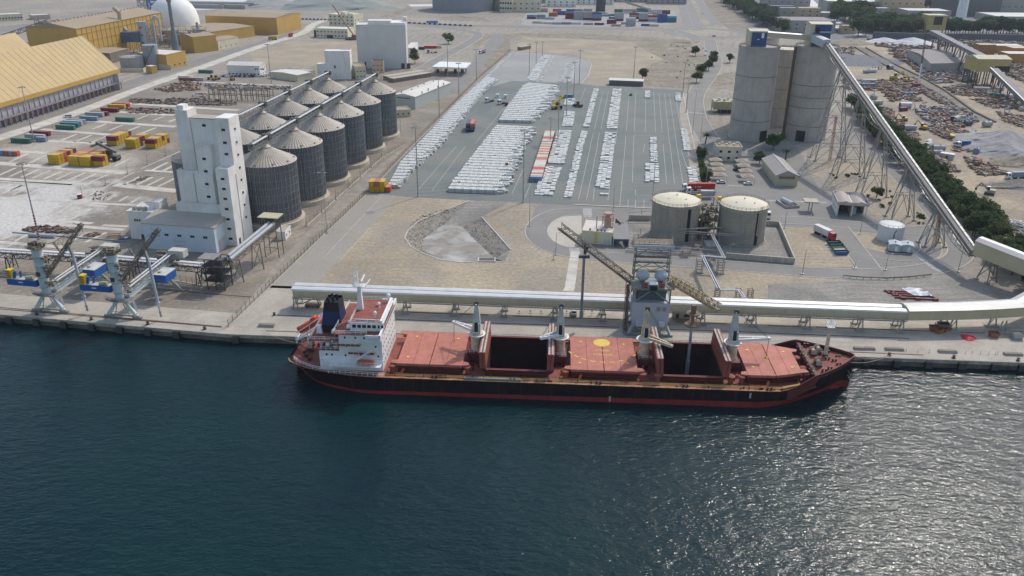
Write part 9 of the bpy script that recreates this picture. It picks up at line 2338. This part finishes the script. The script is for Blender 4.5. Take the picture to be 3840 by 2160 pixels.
ch=thing('white_chimney','tall slim white chimney in the hazy far corner','chimney',T(4,1930,215),0);MB().lathe([(7,0),(5,60),(4,95)],16).build('shaft',m_white,ch);MB().lathe([(5,95),(5,97)],16).build('rim',m_dark,ch)
for k,(x,y,w,h,c,lab)in enumerate(((0,118,42,16,'cream','cream three storey block behind the container depot'),(-80,100,40,20,'grey','grey stepped block beside the depot'),(340,68,46,10,'white','low pale building behind the depot'),(640,45,60,9,'white','white sheds in the far industrial strip'),(1010,20,110,8,'grey','long grey roof in the far industrial strip'),(1380,40,60,9,'grey','grey store in the far industrial strip'),(130,30,60,12,'grey','far grey tower block at the picture top'))):
 p=T(3,x,y);bld('far_building',lab,p,p+V((w,0,0)),24,h,{'cream':m_cream2,'grey':m_wsh,'white':m_wconc}[c],m_fw,para=.6,fw=(max(3,int(w/8)),[h*.3,h*.7],2.0,1.8))
bs=thing('dark_stack','dark square stack behind the container depot','stack',T(3,905,118),0);MB().box(-4,4,-4,4,0,62).build('shaft',m_dark,bs);MB().box(-9,-4,-3,3,0,20).build('base_house',m_dark,bs)
fcv=thing('far_conveyor','thin inclined conveyor behind the container depot','conveyor',(0,0,0));MB().bar(T(3,1020,-20,22),T(3,1370,95,4),4,2.5).build('casing',m_gal,fcv)
gt=thing('grey_tank','big round grey tank at the back beyond the cold store','tank',T(2,2090,92),0);MB().lathe([(46,0),(46,34),(.1,37)],36).build('shell',M('far tank grey',(.25,.26,.28),.8,var=.08),gt);MB().box(46,66,-8,20,0,26).build('stair_block',m_wsh,gt)
bld('far_building','tan apartment block at the back right of the cold store',T(2,2450,118),T(2,2576,122),24,24,m_cream2,m_fw,para=.8,fw=(5,[5,12,18],2.6,2.6))
bld('far_building','long low white building at the far left edge',T(1,-40,215),T(1,235,200),20,7,m_cream2,m_fw,para=.5,fw=(9,[3],2,1.6));bld('far_building','low pinkish building beside the far left building',T(1,330,200),T(1,510,190),18,5,M('far pink',(.45,.36,.30),.8),m_fw,para=.4)
for k,(i,x,y,w,d,h,lab)in enumerate(((1,1820,62,110,14,6,'long dark bus row behind the dome, first'),(1,1840,80,60,12,5,'long dark bus row behind the dome, second'),(1,2200,84,40,12,5,'long dark bus row behind the dome, third'),(1,2480,50,90,16,6,'far white pad building'))):
 bld('far_shed',lab,T(i,x,y),T(i,x,y)+V((w,-6,0)),d,h,m_wsh,M('far slate roof',(.2,.21,.23),.8),para=.2)
area('far_pad',TL(1,[(1600,10),(2576,-20),(2576,80),(1980,100)]),.012,m_dust);area('far_pad',TL(2,[(0,0),(640,10),(540,95),(0,60)]),.013,m_dust);area('far_pad',TL(2,[(1530,45),(1850,40),(1830,62),(1560,65)]),.013,m_dust)
area('dark_track',TL(1,[(0,270),(900,160),(860,120),(1300,130),(400,300),(0,330)]),.011,m_road);area('scrub_lot',TL(2,[(1250,170),(1520,70),(1580,80),(1380,170)]),.013,m_scrub)
area('depot_surface',TL(3,[(90,250),(150,130),(1640,110),(1660,240),(1300,275)]),.013,m_yard2)
area('scrub_lot',TL(2,[(1810,190),(2000,150),(2300,180),(2360,215),(1900,205)]),.013,m_scrub);area('scrub_lot',TL(2,[(2060,440),(2200,350),(2390,350),(2250,450)]),.013,m_scrub);area('scrub_lot',TL(2,[(2230,640),(2370,510),(2560,330),(2560,540),(2330,700)]),.013,m_scrub);area('scrub_lot',TL(3,[(1940,880),(2050,760),(2230,720),(2230,910)]),.013,m_scrub)
area('highway_verge',TL(3,[(1890,-40),(2130,-40),(2440,330),(2200,310),(2040,180)]),.012,m_scrub);area('east_ground',TL(4,[(-200,-60),(2700,-60),(2700,400),(700,420),(-200,300)]),.010,M('hazy urban ground',(.17,.17,.165),.95,var=.25,scale=.02,stain=(.27,.26,.24),stain_amt=.8,stain_scale=.03))
road('side_road',TL(4,[(350,-40),(480,90),(650,210),(860,350)]),22,m_fw,.02,smooth=2)
br_=[(2,420,195,740,205,18),(2,1520,235,2160,265,26)]
for i,x0,y0,x1,y1,n in br_:
 for k in range(n):
  t=k/(n-1);p=T(i,x0+(x1-x0)*t,y0+(y1-y0)*t)
  o=MB().prism([(-1.9,-.5),(1.9,-.5),(1.9,.5),(-1.9,.5)],0,1.1).box(-1.7,1.7,-.25,.25,1.1,1.8).build('road_barrier',m_dred if k%2 else m_white,None);o.location=p;tag(o,'%s road barrier on the distant road, %s in the %s line'%('red' if k%2 else 'white',nth(k),'cold store' if i==2 and x0>1000 else 'ochre hall'),'barrier','distant road barriers')
  # odd things on the left terminal
o=MB().cyl(T(5,295,920,.7),T(5,552,930,.7),.75,n=14).build('steel_pipe',m_p2,None,label='thick grey pipe lying across the left terminal paving',cat='pipe');o=MB().cyl(T(5,125,888,.25),T(5,1250,978,.25),.22,n=8).build('long_pipe',m_p2,None,label='very long thin pipeline lying behind the thick grey pipe',cat='pipe')
fm_=thing('steel_cage','brown open steel cage lying on the left terminal paving','frame',T(5,1155,935),.3)
m=MB()
for z in(0.1,1.0):m.bars([(-2.5,-1,z),(1.6,-1.2,z),(2.6,0,z+.3),(1.6,1.2,z),(-2.5,1,z)],.2,None,True)
m.bar((-2.5,-1,0),(-2.5,-1,1),.2).bar((1.6,-1.2,0),(1.6,-1.2,1),.2);m.build('cage',M('rusty cage',(.3,.17,.08),.8),fm_)
bf=thing('blue_pallet_frame','flat blue steel frame beside the annex','frame',T(5,1280,950),.5);MB().box(-3,3,-.9,.9,.05,.3).build('base',m_hblue,bf);MB().box(-1,.2,-.7,.7,.3,.6).build('load',m_white,bf)
rbx=thing('red_kiosk','small red kiosk on the terminal kerb','kiosk',T(5,805,548),.3);MB().box(-.9,.9,-.7,.7,0,2).build('body',m_boot,rbx);MB().box(-1,1,-.8,.8,2,2.15).build('roof',m_white,rbx)
for k,(x,y)in enumerate(((2250,1010),(2580,1020))):
 fr2=thing('steel_gantry_frame','open steel gantry frame beside the parts yard, %s'%('nearer the plant road' if k==0 else 'nearer the silos'),'frame',T(1,x,y),R(-12));m=MB()
 for q in range(6):
  m.bar((-11+q*4.4,0,0),(-11+q*4.4,0,8),.45).bar((-11+q*4.4,5,0),(-11+q*4.4,5,8),.45)
 for z in(4,8):m.bar((-11,0,z),(11,0,z),.45).bar((-11,5,z),(11,5,z),.45)
 m.build('frame',m_brown,fr2)
gh_=bld('silo_gatehouse','small white gatehouse between the first silo and the fence',T(6,215,965),T(6,300,968),7,3.6,m_wconc,m_tanroof,para=.2,rw=(2,[1.8],.8,1.0))
# far tree belts
random.seed(77)
def belt_trees(poly_fn,n,s0,s1,lab,group):
 for k in range(n):tree(poly_fn(k/max(1,n-1)),random.uniform(s0,s1),lab%nth(k),group)
belt_trees(lambda t:T(3,2120+480*t+random.uniform(-55,55),-10+290*t+random.uniform(-25,25)),70,1.5,2.2,'dark tree in the belt beside the highway, %s from the top','highway tree belt')
belt_trees(lambda t:T(4,880+720*random.random(),270+95*random.random()),60,1.6,2.4,'distant tree in the wood behind the scrap yard, %s','wood behind the scrap yard')
belt_trees(lambda t:T(4,650+400*random.random(),150+90*random.random()),22,1.8,2.6,'distant tree below the peach building, %s','trees by the peach building')
belt_trees(lambda t:T(4,1000+1600*t,60+70*random.random()),50,2.0,3.0,'hazy tree in the far corner wood, %s','far corner wood');belt_trees(lambda t:T(4,1750+850*t,330+25*random.random()),30,1.6,2.2,'tree behind the long dark wall, %s','trees behind the long wall');belt_trees(lambda t:T(4,1300+1300*t,20+30*random.random()),30,2.4,3.2,'hazy tree on the skyline strip, %s','skyline trees');belt_trees(lambda t:T(4,0+160*t,240+100*t),8,1.4,2.0,'tree behind the first headhouse, %s','trees behind the silos')
# haze
hz=MB().box(-2600,2600,-160,3600,-7.5,128).build('haze',None,None)
hz['kind']='stuff'
hm=bpy.data.materials.new('pale haze');hm.use_nodes=True;nt=hm.node_tree;nt.nodes.remove(nt.nodes['Principled BSDF'])
pv=nt.nodes.new('ShaderNodeVolumePrincipled');pv.inputs['Color'].default_value=(.74,.83,.95,1);pv.inputs['Density'].default_value=0.00006;pv.inputs['Anisotropy'].default_value=.2
nt.links.new(pv.outputs[0],nt.nodes['Material Output'].inputs['Volume']);hz.data.materials.append(hm)
